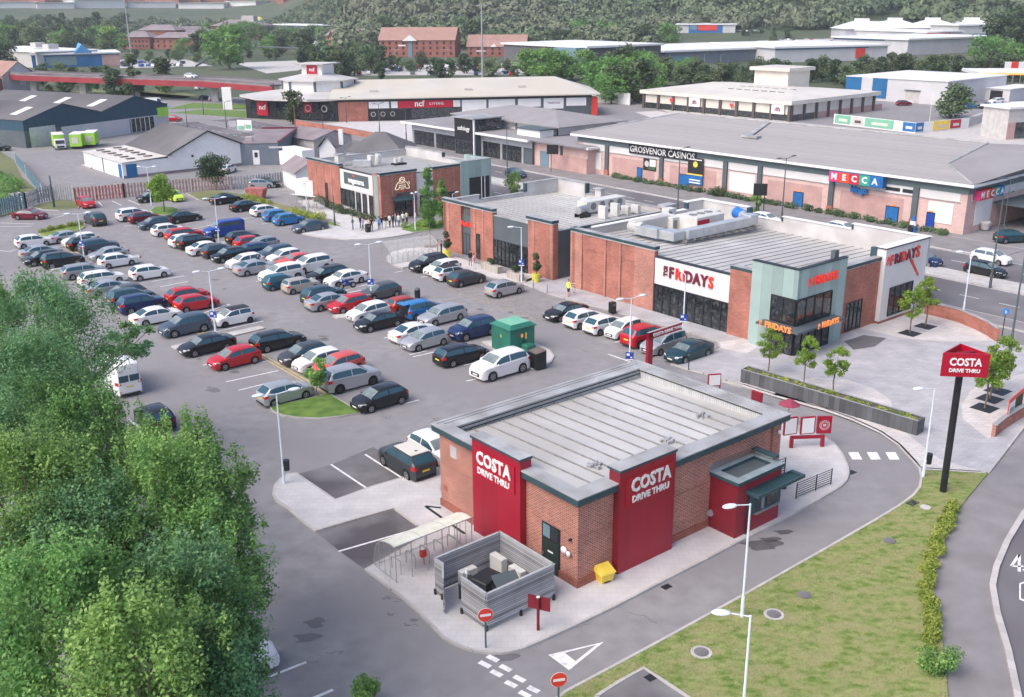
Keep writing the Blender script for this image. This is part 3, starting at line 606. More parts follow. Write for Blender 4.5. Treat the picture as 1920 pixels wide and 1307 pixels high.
# serving kiosk
kx0,kx1,ky = 9.92,13.72,-1.9
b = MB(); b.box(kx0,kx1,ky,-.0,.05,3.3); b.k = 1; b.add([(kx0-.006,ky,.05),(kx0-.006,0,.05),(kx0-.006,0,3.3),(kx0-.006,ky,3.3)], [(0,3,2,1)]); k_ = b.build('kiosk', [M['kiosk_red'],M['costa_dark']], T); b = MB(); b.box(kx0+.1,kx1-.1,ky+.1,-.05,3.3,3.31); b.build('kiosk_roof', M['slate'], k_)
b = MB(); z=3.3
for x0,x1,y0,y1 in ((kx0-.12,kx1+.12,ky-.12,ky+.38),(kx0-.12,kx1+.12,-.3,0),(kx0-.12,kx0+.42,ky+.38,-.3),(kx1-.42,kx1+.12,ky+.38,-.3)): b.box(x0,x1,y0,y1,z,z+.2)
b.build('kiosk_parapet', M['teal_trim'], k_)
b = MB()
for x0,x1,y0,y1 in ((kx0-.12,kx1+.12,ky-.12,ky+.38),(kx0-.12,kx1+.12,-.3,0),(kx0-.12,kx0+.42,ky+.38,-.3),(kx1-.42,kx1+.12,ky+.38,-.3)): b.box(x0,x1,y0,y1,z+.2,z+.215)
b.build('kiosk_coping', mat('teal_grey_coping',(.20,.25,.27),(.26,.31,.33),2,.5), k_)
b = MB(); b.box(kx0-.12,kx1+.1,.0,.02,3.5,3.9); b.box(kx1-.02,kx1+.1,-1.2,.02,3.5,3.75); b.build('kiosk_upstand', M['mesh_panel'], k_)
b = MB(); b.box(kx1-.3,kx1+.12,-1.6,.0,3.75,3.85); b.build('kiosk_upstand_cap', M['teal_trim'], k_)
b = MB(); b.box(10.95,kx1+.02,ky-.045,ky,1.15,2.75); b.k=1; b.box(11.5,13.5,ky-.06,ky-.045,1.25,2.65); b.k=2; b.box(12.4,12.47,ky-.075,ky-.06,1.25,2.65); b.k=3; b.box(12.0,12.25,ky-.07,ky-.06,1.25,2.2); b.box(12.9,13.3,ky-.07,ky-.06,1.9,2.5)
b.build('serving_window', [M['teal_trim'],M['glass_lit'],M['dark'],M['blueglass']], k_)
b = MB(); b.box(11.4,13.6,ky-.2,ky-.05,1.12,1.17); b.build('window_sill', M['grey_metal'], k_)
b = MB(); b.box(10.6,14.75,-2.78,-2.68,2.62,2.8); b.box(10.6,14.75,-1.95,-1.9,2.62,2.8); b.box(10.6,10.75,-2.68,-1.95,2.62,2.8); b.box(14.5,14.75,-2.68,-1.95,2.62,2.8)
for k in range(24): b.box(10.9+k*.145,10.95+k*.145,-2.68,-1.95,2.66,2.76)
b.build('canopy', M['teal_trim'], k_)
b = MB(); b.tube((10.75,-1.97,.05),(10.75,-1.97,2.7),.04); b.build('downpipe', M['dark'], k_)
b = MB(); b.tube((9.75,-.12,1.0),(9.75,-.3,1.1),.16,.2,10); b.build('wall_fan', M['grey_metal'], T)
b = MB(); b.ell((15.8,-.12,4.2),.15,.12,.15); b.build('wall_lamp', M['white'], T, smooth=True)
b = MB(); b.tube((15.2,-.06,.1),(15.2,-.06,4.85),.045); b.build('rainwater_pipe', M['brick_dark'], T)
b = MB(); b.box(LX,LX+.05,1.0,7.5,.1,2.9); b.build('terrace_glazing', M['glass_lit'], T)
def mkroot(n, lab, cat, p, deg=None, group=None, z=0): return thing(n, lab, cat, (p[0],p[1],z), R_(Cf.deg if deg is None else deg), group)
# ---------------- timber store with air units and bins
t = mkroot('timber_enclosure', 'weathered grey timber bin store with an open gate beside the cafe service door', 'enclosure', Cf.w(-5.72,0), z=.12)
hh = 1.95
def fence_panel(b, x0,x1,y0,y1): b.box(x0,x1,y0,y1,.1,hh)
for nm, q in (('board_wall',(0,4.15,-.04,.04)),('board_wall',(4.07,4.15,.04,4.2)),('board_wall',(.0,4.07,4.12,4.2)),('board_wall',(-.04,.04,.04,1.95)),('board_wall',(-.04,.04,3.45,4.12))):
    b = MB(); b.box(q[0],q[1],q[2],q[3],.1,hh); p = b.build(nm, M['wood'], t)
    b = MB(); b.box(q[0]-.03,q[1]+.03,q[2]-.03,q[3]+.03,hh,hh+.04); b.build('top_rail', mat('rail_timber' ,(.33,.335,.35),(.42,.42,.43),2,.9) if 'rail_timber' not in bpy.data.materials else bpy.data.materials['rail_timber'], p)
for x,y in ((-.06,.0),(4.1,-.06),(2,-.06),(4.14,4.1),(-.06,1.9),(-.06,4.1),(-.06,3.5)):
    b = MB(); b.box(x-.06,x+.06,y-.06,y+.06,0,.3); b.build('post_foot', M['dark'], t)
b = MB(); b.box(-1.25,0,-.03,.03,.1,hh-.02); g_ = b.build('gate', M['wood'], t, loc=(-.04,3.42,0), rotz=R_(55))
b = MB(); b.box(-1.25,0,-.045,.045,hh-.02,hh+.03); b.build('gate_rail', bpy.data.materials['rail_timber'], g_)
def acunit(x, y, rz, lab, w_=.95, d_=.38, h_=1.25, z=.12):
    t = thing('air_conditioner', lab, 'air conditioner', (x,y,z), rz, 'air conditioning units')
    b = MB(); b.bb(-w_/2,w_/2,-d_/2,d_/2,.06,h_,.02); b.box(-w_/2+.1,-w_/2+.18,-d_/2,d_/2,0,.06); b.box(w_/2-.18,w_/2-.1,-d_/2,d_/2,0,.06); b.build('casing', M['ac'], t)
    b = MB()
    for zc in ((.35,.9) if h_ > 1 else (.42,)): b.tube((-.1,-d_/2-.01,h_*zc/1.25 if h_>1 else h_*.52),(-.1,-d_/2-.03,h_*zc/1.25 if h_>1 else h_*.52),.26 if h_ > .7 else .2,.26 if h_>.7 else .2,14)
    b.build('fan_grille', M['fan'], t)
    return t
for (x,y,rz,lab) in ((-2.4,3.3,110,'tall white air unit in the back corner of the timber store'),(-2.15,2.1,110,'white air unit in the middle of the long inner wall of the timber store'),(-2.2,.75,110,'white air unit nearest the front corner of the timber store'),(-4.1,3.65,20,'white air unit against the inner back boards near the open gate')):
    p = Cf.w(x,y); acunit(p[0],p[1],R_(Cf.deg+rz-20),lab,h_=1.25 if x>-3 and y>3 else 1.0)
def wbin(x, y, rz, lab, open_=False, m='dark', s=1.0, frame=None):
    p = (frame or Cf).w(x,y); t = thing('wheeled_bin', lab, 'bin', (p[0],p[1],.12), R_((frame or Cf).deg+rz), 'wheeled bins'); t.scale = (s,)*3
    b = MB(); w0,w1,d0,d1,h = .5,.62,.38,.5,1.1
    b.add([(-w0,-d0,.15),(w0,-d0,.15),(w0,d0,.15),(-w0,d0,.15),(-w1,-d1,h),(w1,-d1,h),(w1,d1,h),(-w1,d1,h)], [(3,2,1,0),(0,1,5,4),(1,2,6,5),(2,3,7,6),(3,0,4,7)]); b.box(-.56,.56,-.43,.43,.7,.72)
    b.build('tub', mat('bin_'+lab[:9], (.04,.055,.06), (.06,.075,.08), 2, .6), t)
    b = MB()
    if open_: b.add([(-w1,-.1,h+.02),(w1,-.1,h+.02),(w1,.55,h+.38),(-w1,.55,h+.38),(-w1,-.1,h+.06),(w1,-.1,h+.06),(w1,.55,h+.42),(-w1,.55,h+.42)], [(3,2,1,0),(4,5,6,7),(0,1,5,4),(1,2,6,5),(2,3,7,6),(3,0,4,7)])
    else: b.bb(-w1-.03,w1+.03,-d1-.03,d1+.03,h,h+.1,.06)
    b.build('lid', M['slate'] if open_ else M['dark'], t)
    for sx in (-1,1):
        b = MB(); b.tube((sx*.5-.04,.35,.1),(sx*.5+.04,.35,.1),.1,.1,10); b.build('wheel', M['tyre'], t)
wbin(-4.0,2.2,10,'open dark four-wheeled bin beside the air units in the timber store',s=1.05)
wbin(-3.7,.9,-12,'dark wheeled bin with its grey lid half raised in the timber store', True, s=1.05)
b = MB(); b.box(-.35,.35,-.2,.2,0,.75); b.box(-.37,.37,-.22,.22,.75,.79); tag(b.build('tool_cabinet', M['teal_trim'], None, (*Cf.w(-4.75,2.9),.12), R_(50)),'low dark green cabinet just inside the gate of the timber store','cabinet')
b = MB(); b.tube((0,0,0),(.05,.1,1.5),.03); b.tube((.05,.1,1.5),(.06,.12,1.75),.09,.06); tag(b.build('mop', M['white'], None, (*Cf.w(-5.0,2.6),.12)),'white headed mop standing just inside the open gate','mop')
# grit bin
c = G(1133,1088,.12); t = thing('grit_bin','squat yellow plastic grit bin against the brick corner under the right-hand crimson panel','grit bin',(c[0],c[1],.12),R_(Cf.deg-8))
b = MB(); b.add([(-.32,-.25,0),(.32,-.25,0),(.32,.25,0),(-.32,.25,0),(-.42,-.36,.55),(.42,-.36,.55),(.42,.3,.55),(-.42,.3,.55)], [(3,2,1,0),(0,1,5,4),(1,2,6,5),(2,3,7,6),(3,0,4,7)]); b.build('tub', M['yellow'], t)
b = MB(); b.add([(-.46,-.4,.55),(.46,-.4,.55),(.46,.32,.55),(-.46,.32,.55),(-.42,-.34,.64),(.42,-.34,.64),(.42,.28,.86),(-.42,.28,.86)], [(3,2,1,0),(4,5,6,7),(0,1,5,4),(1,2,6,5),(2,3,7,6),(3,0,4,7)]); b.build('lid', M['yellow'], t)
b = MB(); b.box(-.2,.2,-.29,-.26,.02,.08); b.build('foot_slot', M['dark'], t)
# road signs
def noentry(px, py, lab, h=1.75, z=.12):
    c = G(px,py,z); t = thing('no_entry_sign', lab, 'road sign', (c[0],c[1],z), R_(12), 'no entry signs')
    b = MB(); b.tube((0,0,0),(0,0,h-.05),.045); b.build('post', M['slate'], t)
    b = MB(); b.tube((0,-.05,h),(0,-.07,h),.34,.34,24); d = b.build('disc', M['letter_red'] , t)
    b = MB(); b.tube((0,-.045,h),(0,-.055,h),.36,.36,24); b.build('disc_edge', M['white'], t)
    b = MB(); b.box(-.25,.25,-.08,-.07,h-.06,h+.06); b.build('bar', M['white'], d)
noentry(911,1214,'round red no entry sign on the pavement corner by the timber store')
noentry(1047,1330,'round red no entry sign at the bottom edge beside the grass verge', 1.5)
c = G(1009,1181,.12); t = thing('direction_board','small crimson board on a round post seen from behind, beside the timber store','sign',(c[0],c[1],.12),R_(Cf.deg-62))
b = MB(); b.tube((0,0,0),(0,0,1.75),.075,.075,10); b.build('post', M['costa_dark'], t)
b = MB(); b.box(-.55,.55,.08,.13,1.05,1.75); b.build('board', M['costa_dark'], t)
b = MB(); b.tube((0,0,1.75),(0,0,1.79),.09,.09,10); b.build('post_cap', M['white'], t)
# cycle shelters
def shelter(fr_o, deg, L, D, h, lab, nleg=6, flip=1, z=.12, racks=5):
    t = thing('cycle_shelter', lab, 'cycle shelter', (fr_o[0],fr_o[1],z), R_(deg), 'curved cycle shelters')
    arc = [(D*(1-math.cos(a))*.0+D-D*math.sin(a)*1.0, h*(1-math.cos(a))**.75) for a in [math.pi/2*i/8 for i in range(9)]]
    prof = [(D, .12), (D*.99,.6), (D*.95,1.05), (D*.84,1.45), (D*.66,1.78), (D*.42,1.98), (D*.2,h), (0,h-.02)]
    b = MB()
    for (y0,z0),(y1,z1) in zip(prof, prof[1:]): b.quad((0,y0,z0),(L,y0,z0),(L,y1,z1),(0,y1,z1))
    b.build('perspex_sheet', PERSPEX, t, smooth=True)
    if L < 5:
        b = MB()
        for (y0,z0),(y1,z1) in zip(prof[4:], prof[5:]): b.quad((-.05,y0,z0+.02),(L+.05,y0,z0+.02),(L+.05,y1,z1+.02),(-.05,y1,z1+.02))
        b.build('canopy_top', CANTOP, t, smooth=True)
    b = MB()
    for i in range(4):
        x = L*i/3; b.path([(x,y,zz) for y,zz in prof], .028)
    b.tube((0,0,h),(L,0,h),.03); b.tube((0,D,.1),(L,D,.1),.025); b.tube((0,D*.42,1.98),(L,D*.42,1.98),.02)
    b.build('hoop_frame', M['grey_metal'], t)
    for i in range(nleg):
        x = L*i/(nleg-1) if nleg > 2 else L*i
        b = MB(); b.tube((x,0,0),(x,0,h),.028); b.build('post', M['grey_metal'], t)
    for s in (0,1):
        b = MB()
        for k in range(1,4): b.tube((s*L,D*k/4,.1),(s*L,D*k/4,[2.0,1.9,1.55][k-1]),.016)
        b.tube((s*L,0,.1),(s*L,D,.1),.02); b.build('end_bars', M['grey_metal'], t)
    for i in range(racks):
        x = L*(i+.7)/(racks+.4); b = MB()
        b.path([(x,D*.25,0),(x,D*.25,.68),(x,D*.3,.76),(x,D*.6,.76),(x,D*.66,.68),(x,D*.66,0)], .026); b.build('hoop_stand', M['grey_metal'], t)
PERSPEX = mat('shelter_perspex', (.60,.60,.56), (.72,.72,.66), 1.5, .3, alpha=.28)
CANTOP = mat('cream_canopy', (.62,.61,.50), (.74,.73,.62), 2.5, .6)
shelter(Cf.w(-6.7,6.2), Cf.deg, 4.8, 2.1, 2.05, 'curved perspex cycle shelter on the paving next to the timber bin store')
b = MB(); b.box(-.2,.2,-.12,.12,.5,.8); b.tube((0,0,0),(0,0,.5),.025)
b.build; tag(b.build('child_seat', M['letter_red'], None, (*Cf.w(-4.6,6.8),.12), R_(30)),'small red box locked to a hoop under the near cycle shelter','box')
# ================================================================= lamp posts, signs, poles
def lamp(px, py, h, heads, lab, sign=None, dirdeg=39, z=.0, m='lamp_white', bn=False, r=.075, arm=.75, hl=.62, group='white lamp posts'):
    c = G(px, py, z); t = thing('lamp_post', lab, 'lamp post', (c[0],c[1],z), R_(dirdeg), group)
    b = MB(); b.tube((0,0,0),(0,0,1.1),r*1.25,r*1.2,10); b.tube((0,0,1.1),(0,0,h),r*.85,r*.6,10); b.build('pole', M[m], t, smooth=False)
    for s in heads:
        b = MB(); b.tube((0,0,h-.05),(s*arm,0,h+.06),.03,.03,6); b.build('arm', M[m], t)
        b = MB(); b.ell((s*(arm+hl*.55),0,h+.08),hl*.62,.2,.095,12,6); b.build('lantern', M[m], t, smooth=True)
    if sign:
        b = MB(); b.box(-.32,.32,-.12,-.08,sign,sign+.6); s_ = b.build('sign_plate', M['blue_sign'], t)
        s_.rotation_euler = (0,0,R_(-dirdeg-8))
        b = MB(); b.box(-.24,-.0,-.13,-.12,sign+.3,sign+.5); b.box(.06,.2,-.13,-.12,sign+.12,sign+.22); b.box(-.3,.3,-.125,-.12,sign-.06,sign+.02); b.build('sign_text', M['white'], s_)
    if bn:
        b = MB(); b.tube((.22,0,.85),(.22,0,1.5),.19,.22,10); b.build('litter_bin', M['black'], t)
    return t
lamp(533,906,5.9,(-1,1),'white twin lamp post with a litter bin on the pavement tip left of the cafe', None, 28, .12, bn=True)
lamp(1391,1156,6.0,(-1,),'white single lamp post on the verge, its head level with the serving kiosk',None,20,.1)
lamp(1388,1400,6.0,(-1,),'white single lamp post at the bottom edge in front of the grass verge',None,-5,.1)
lamp(404,621,5.6,(-1,1),'white twin lamp post with a blue sign beside the black-roofed white car',1.3,30)
lamp(159,491,5.6,(-1,1),'white twin lamp post with a blue sign in the far left rows of cars',1.9,20)
lamp(411,457,5.6,(-1,1),'white twin lamp post with a blue sign in front of the blue van',1.7,25)
lamp(697,563,5.7,(-1,1),'white twin lamp post with a blue sign by the motorbike and grey hatchback',1.6,28)
lamp(978,528,5.8,(-1,),'white lamp post with a blue sign before the middle restaurant windows',1.8,10,.12)
lamp(1180,686,5.7,(-1,1),'white twin lamp post with a blue sign near the crimson entrance arch',.6,30)
lamp(1280,632,5.6,(1,),'white lamp post with a blue sign before the big dark window',1.5,100,.12)
lamp(1731,893,5.8,(-1,),'white lamp post with a litter bin at the bend of the lane',None,12,.12,bn=True)
lamp(1806,587,5.8,(-1,),'white lamp post behind the curved low brick wall',None,0,.12)
lamp(284,385,5.6,(-1,1),'white twin lamp post with a blue sign by the wooden fence',1.9,0)
lamp(576,399,4.2,(1,-1),'short white lamp post at the shrub bed by the far cycle shelter',None,90,.0)
lamp(1131-288,391,4.6,(1,),'white lamp post between the far and middle restaurants',None,60,.0)
lamp(853-3,423,4.2,(1,),'low white lamp post behind the middle restaurant',None,60,.0)
lamp(779,432,4.8,(1,-1),'white lamp post with cameras beside the tall slim tree',None,60,.1,arm=.3,hl=.3)
lamp(102,390,4.7,(),'dark blue lamp post with a globe top by the wooden fence',None,0,.1,m='teal_trim',r=.13,group='dark lamp posts')
lamp(628,423,4.0,(),'dark green ornate lamp post on the paving by the far restaurant',None,0,.1,m='teal_trim',r=.1,group='dark lamp posts')
for (x,y,z) in ((102,390,4.8),(628,423,4.1)):
    pass
def column(px, py, h, lab, arms=(1,), dirdeg=40, m='slate', r=.1, z=0, arm=1.6, grp='grey road lighting columns', c=None):
    c = c or G(px,py,z); t = thing('street_light', lab, 'street light', (c[0],c[1],z), R_(dirdeg), grp)
    b = MB(); b.tube((0,0,0),(0,0,1.5),r*1.5,r*1.4,8); b.tube((0,0,1.5),(0,0,h),r,r*.55,8); b.build('column', M[m], t)
    for s in arms:
        b = MB(); b.tube((0,0,h-.1),(s*arm,0,h+.15),.04); b.box(s*arm-.35,s*arm+.35,-.13,.13,h+.08,h+.2); b.build('arm', M[m], t)
    return t
column(1856,540,9.5,'grey column on the central reservation beside the black car',(1,-1),40)
column(1893,660,9.5,'tall grey column standing on the near pavement at the right edge',(1,),40)
column(1005+265-270+270,400,8.8,'grey column in front of the casino blue banner',(1,-1),40)
column(1465,418,8.5,'grey column seen against the bingo hall left of the blue door',(1,-1),40)
column(951,332,8.2,'grey column on the reservation near the silver car',(1,-1),40)
column(1880,440,7.0,'slim dark column at the bingo hall corner',(1,-1),20,r=.06)
column(712,250,6.5,'grey column at the far kerb below the red and black shop',(1,-1),60)
column(762,262,6.5,'grey column between the red and black shop and the glass showroom',(1,-1),60)
column(650,230,6.0,'grey column at the left end of the brick boundary wall',(1,-1),60)
column(555,252,6.5,'brick-coloured column beside the shop car park',(),60,m='brick_far')
column(674-67,258,5.5,'dark red pole at the kerb behind the white gabled houses',(),60,m='costa_dark',r=.07)
column(382,215,6.0,'grey column on the lawn left of the white totem',(1,),60)
column(425,240,6.0,'grey column at the kerb by the green road sign',(1,),60)
column(352,245,5.5,'grey column behind the dark pitched roof',(),60)
for (x,y,h,l) in ((1320,132,7,'grey column behind the cream showroom, left one of three'),(1350,140,7.5,'grey column behind the cream showroom, middle one of three'),(1454,150,8,'grey column left of the cream roof tower'),(1480,142,8,'grey column right of the cream roof tower'),(1632,138,8,'white column in front of the red letter sign shed'),(1753,132,8,'grey column left one of the close pair before the dark trees'),(1758,138,8.6,'grey column right one of the close pair before the dark trees')):
    column(x,y,h,l,(1,),30,r=.09,m='grey_metal')
column(1742,232,7,'thin white mast in front of the banner wall',(),0,m='white',r=.05)
column(1020,100,8,'grey column in front of the trees right of the brick offices',(1,-1),0,m='grey_metal')
for k,(x,y) in enumerate(((642,112),(688,118),(742,120),(835,120),(812,100),(946,150-34),(1043,100),(1075,106))):
    column(x,y,6.5,'pale car park lamp before the brick offices, number %s from the left' % ['one','two','three','four','five','six','seven','eight'][k],(1,-1),0,m='grey_metal',r=.08)
# two tall masts
for (x,y,h,l) in ((905,150,26.5,'very tall pale floodlight mast behind the long shop roof'),(247,112,31,'very tall pale floodlight mast by the footbridge')):
    c = G(x,y); t = thing('floodlight_mast', l, 'mast', (c[0],c[1],0), 0, 'tall masts')
    b = MB(); b.tube((0,0,0),(0,0,h),.45,.18,8); b.build('pole', M['grey_metal'], t)
    b = MB(); b.box(-1.8,1.8,-.2,.2,h,h+.25); b.box(-1.8,-1.3,-.3,.3,h-.3,h); b.box(1.3,1.8,-.3,.3,h-.3,h); b.build('lamp_ring', M['grey_metal'], t)
# totem
c = G(1768,921,.1); t = thing('totem_sign','tall black pole carrying a three-sided crimson cafe sign above the verge','sign',(c[0],c[1],.1),R_(-8))
b = MB(); b.tube((0,0,0),(0,0,7.7),.2,.2,14); b.build('pole', M['black'], t)
tri = [(-1.28,-.75),(1.28,-.75),(.15,1.1)]
b = MB(); b.prism(tri, 7.55, 8.95, top=False, bot=True); bd = b.build('sign_body', M['costa_sign'], t)
b = MB(); inn = [(x*.9,(y-.0)*.9) for x,y in tri]
for i in range(3):
    p, q = tri[i], tri[(i+1)%3]; p2, q2 = inn[i], inn[(i+1)%3]
    b.quad((p[0],p[1],8.95),(q[0],q[1],8.95),(q2[0],q2[1],8.95),(p2[0],p2[1],8.95)); b.quad((p2[0],p2[1],8.95),(q2[0],q2[1],8.95),(q2[0],q2[1],8.6),(p2[0],p2[1],8.6))
b.build('rim', M['costa_sign'], bd)
b = MB(); b.sheet([(x*.9,y*.9) for x,y in tri], 8.6); b.tube((-.3,-.2,8.7),(.6,.1,8.8),.1,.1,8); b.build('sign_interior', M['costa_dark'], bd)
text('COSTA', .62, M['white'], bd, face('y-',0,-.77,8.42), bold=.018, sx=.86); text('DRIVE THRU', .30, M['white'], bd, face('y-',0,-.77,7.92), bold=.008)
# entrance arch (height bar)
c = G(1216,697); t = thing('entrance_arch','crimson height bar arch lettered in white over the drive-through entrance','sign',(c[0],c[1],0),R_(42)); t.scale = (1.3,1.3,1.12)
b = MB(); b.box(-.22,.22,-.1,.1,0,2.95); b.build('post', M['costa_red'], t)
b = MB(); b.add([(-.22,-.1,2.45),(2.95,-.1,2.45),(2.95,.1,2.45),(-.22,.1,2.45),(-.22,-.1,2.95),(2.95,-.1,2.95),(2.95,.1,2.95),(-.22,.1,2.95)], [(3,2,1,0),(4,5,6,7),(0,1,5,4),(1,2,6,5),(2,3,7,6),(3,0,4,7)]); a_ = b.build('beam', M['costa_sign'], t)
text('COSTA DRIVE THRU', .30, M['white'], a_, face('y-',1.55,-.12,2.69), bold=.006)
b = MB(); b.box(-.2,2.9,-.08,.08,2.95,2.96); b.build('beam_top', M['roofcap'], a_)
# menu boards
def board(px, py, w_, h_, z0, lab, deg=20, m='white', frame='costa_red', legs=True, name='menu_board', z=.12, emblem=False):
    c = G(px,py,z); t = thing(name, lab, 'menu board', (c[0],c[1],z), R_(deg), None)
    b = MB(); b.box(-w_/2,w_/2,-.08,.08,z0,z0+h_); b.build('frame', M[frame], t)
    b = MB(); b.box(-w_/2+.07,w_/2-.07,-.1,-.08,z0+.07,z0+h_-.07); p_ = b.build('panel', M[m], t)
    if legs: b = MB(); b.box(-w_/2,-w_/2+.1,-.05,.05,0,z0); b.box(w_/2-.1,w_/2,-.05,.05,0,z0); b.build('legs', M[frame], t)
    if emblem:
        b = MB()
        for r0 in (.36,.27):
            for i in range(24):
                a, a2 = 2*math.pi*i/24, 2*math.pi*(i+1)/24; b.quad((r0*math.cos(a),-.115,z0+h_/2+r0*math.sin(a)),(r0*math.cos(a2),-.115,z0+h_/2+r0*math.sin(a2)),((r0-.045)*math.cos(a2),-.115,z0+h_/2+(r0-.045)*math.sin(a2)),((r0-.045)*math.cos(a),-.115,z0+h_/2+(r0-.045)*math.sin(a)))
        b.box(-.09,.09,-.118,-.112,z0+h_/2-.07,z0+h_/2+.09); b.build('emblem', M['plaza_light'], p_)
    return t
board(1338,735,1.0,.95,.5,'white menu board in a crimson frame, farthest up the lane beyond the cafe roof',10)
board(1418,762,.9,.8,.35,'small crimson order post box in the lane beyond the cafe roof',-50,'costa_dark')
c = G(1512,838,.12); t = thing('menu_stand','crimson menu stand with two white panels and one crimson panel by the lane','menu board',(c[0],c[1],.12),R_(4))
b = MB(); b.box(-1.15,1.15,-.08,.08,.62,.82); b.box(-1.15,-.93,-.1,.1,0,.62); b.box(.93,1.15,-.1,.1,0,.62); b.build('stand', M['costa_red'], t)
for (x,a,mm,w_) in ((-1.2,14,'white',1.0),(-.05,8,'white',1.0),(1.05,-2,'costa_sign',.95)):
    b = MB(); b.box(-w_/2,w_/2,-.07,.07,.95,2.15); q = b.build('board', M['costa_red'], t, (x,0,0), R_(a))
    b = MB(); b.box(-w_/2+.08,w_/2-.08,-.085,-.07,1.02,2.07); pn = b.build('board_face', M[mm], q)
    if mm == 'costa_sign':
        b = MB()
        for r0 in (.34,.25):
            for i in range(20):
                a1, a2 = 2*math.pi*i/20, 2*math.pi*(i+1)/20; b.quad((r0*math.cos(a1),-.095,1.55+r0*math.sin(a1)),(r0*math.cos(a2),-.095,1.55+r0*math.sin(a2)),((r0-.04)*math.cos(a2),-.095,1.55+(r0-.04)*math.sin(a2)),((r0-.04)*math.cos(a1),-.095,1.55+(r0-.04)*math.sin(a1)))
        b.box(-.1,.1,-.1,-.09,1.47,1.64); b.build('emblem', M['plaza_light'], q)
c = G(1476,808,.12); t = thing('parasol','small dusky crimson parasol at the cafe corner by the menu stand','parasol',(c[0],c[1],.12),0)
b = MB(); b.tube((0,0,0),(0,0,2.3),.04); b.build('pole', M['grey_metal'], t)
b = MB(); n_ = 8; rr = .75; b.add([(rr*math.cos(2*math.pi*i/n_), rr*math.sin(2*math.pi*i/n_), 1.95) for i in range(n_)]+[(0,0,2.4)], [(i,(i+1)%n_,n_) for i in range(n_)]); b.build('canopy', mat('parasol_cloth',(.24,.03,.06),(.3,.05,.09),2,.8), t)
def railing(pts, h, lab, nm='terrace_railing', z=.12, m='dark'):
    c = pts[0]; t = thing(nm, lab, 'railing', (c[0],c[1],z), 0, 'dark terrace railings'); L = [(p[0]-c[0],p[1]-c[1]) for p in pts]
    for a, b_ in zip(L, L[1:]):
        b = MB(); n_ = 7
        for k in range(n_): zz = .12+(h-.12)*k/(n_-1); b.tube((a[0],a[1],zz),(b_[0],b_[1],zz),.022,.022,5)
        b.build('rails', M[m], t)
    for p in L: b = MB(); b.tube((p[0],p[1],0),(p[0],p[1],h+.05),.035,.035,6); b.build('post', M[m], t)
railing([Cf.w(16.4,-1.2),Cf.w(18.2,-1.3),Cf.w(19.6,-1.4)], 1.0, 'dark metal railing of horizontal bars at the lane side of the terrace')
railing([Cf.w(16.4,1.4),Cf.w(18.0,1.3),Cf.w(18.6,1.25)], 1.1, 'dark metal railing against the cafe end wall nearest the menu stand')
railing([Cf.w(16.3,3.0),Cf.w(18.2,2.9)], 1.1, 'dark metal railing deeper in the terrace behind the cafe corner')
for i,(x,y) in enumerate(((17.0,.2),(17.6,2.1))):
    p = Cf.w(x,y); t = thing('terrace_table', ['dark round terrace table nearer the serving kiosk','dark round terrace table nearer the menu stand'][i], 'table', (p[0],p[1],.12), 0, 'terrace tables')
    b = MB(); b.tube((0,0,.7),(0,0,.74),.38,.38,14); b.build('table_top', M['slate'], t); b = MB(); b.tube((0,0,0),(0,0,.7),.04); b.tube((0,0,0),(0,0,.03),.25,.25,10); b.build('pedestal', M['dark'], t)
# long planter of planks
pa, pb = G(1388,716,.12), G(1718,817,.12); dx, dy = pb[0]-pa[0], pb[1]-pa[1]; L = math.hypot(dx,dy); a = math.atan2(dy,dx)
t = thing('planter','long dark plank planter with low plants between the lane and the plaza','planter',(pa[0],pa[1],.12),a)
b = MB(); b.box(0,L,0,.08,0,1.05); b.box(0,L,.92,1.0,0,1.05); b.box(0,.08,.08,.92,0,1.05); b.box(L-.08,L,.08,.92,0,1.05); b.build('plank_box', M['planter'], t)
b = MB(); b.box(.08,L-.08,.08,.92,.8,.92); b.build('soil', M['soil'], t)
b = MB(); b.box(-.02,L+.02,-.03,.09,1.05,1.09); b.box(-.02,L+.02,.91,1.03,1.05,1.09); b.build('edge_trim', mat('planter_edge',(.24,.25,.25),(.3,.31,.31),1,.8), t)
b = MB()
for k in range(6): b.box(L*k/6+.3,L*k/6+.36,-.05,.0,-.1,.1)
b.build('feet', M['dark'], t)
rs = np.random.RandomState(5); PLT = t; PLL = L
# curved low brick wall by the plaza
def lowwall(pts, h, lab, m='brick_far', capm='roofcap', wd=.24, z=.0, cap=True, nm='garden_wall', grp=None):
    c = pts[0]; t = thing(nm, lab, 'wall', (c[0],c[1],z), 0, grp); L = [(p[0]-c[0],p[1]-c[1]) for p in pts]
    b = MB(); b.wall(L, wd, 0, h); b.build('brickwork' if 'brick' in m else 'panel', M[m], t)
    if cap: b = MB(); b.wall(L, wd+.08, h, h+.06); b.build('coping', M[capm], t)
    return t
lowwall(P((1733,590),(1750,594),(1775,600),(1800,607),(1830,620),(1850,630),(1869,643)), 1.25, 'curving low red brick wall behind the two plaza trees')
lowwall(P((1861,822),(1880,806),(1905,790),(1935,774),(1990,750)), .95, 'low red brick wall at the right edge beside the red framed notice')
c = G(1884,802,.0); t = thing('notice_board','red framed notice board with white posters above the low brick wall','notice board',(c[0],c[1],0),R_(48))
b = MB(); b.box(0,3.2,-.06,.0,.75,2.05); b.box(.05,.15,-.05,.05,0,.75); b.box(2.9,3.0,-.05,.05,0,.75); b.build('frame', M['letter_red'], t)
b = MB(); b.box(.1,1.3,-.08,-.06,.85,1.75); b.k = 1; b.box(.2,1.1,-.09,-.08,1.0,1.35); b.k = 2; b.box(1.4,3.0,-.08,-.06,.85,1.75); b.build('poster', [M['white'],M['blueglass'],M['leafD']], t)
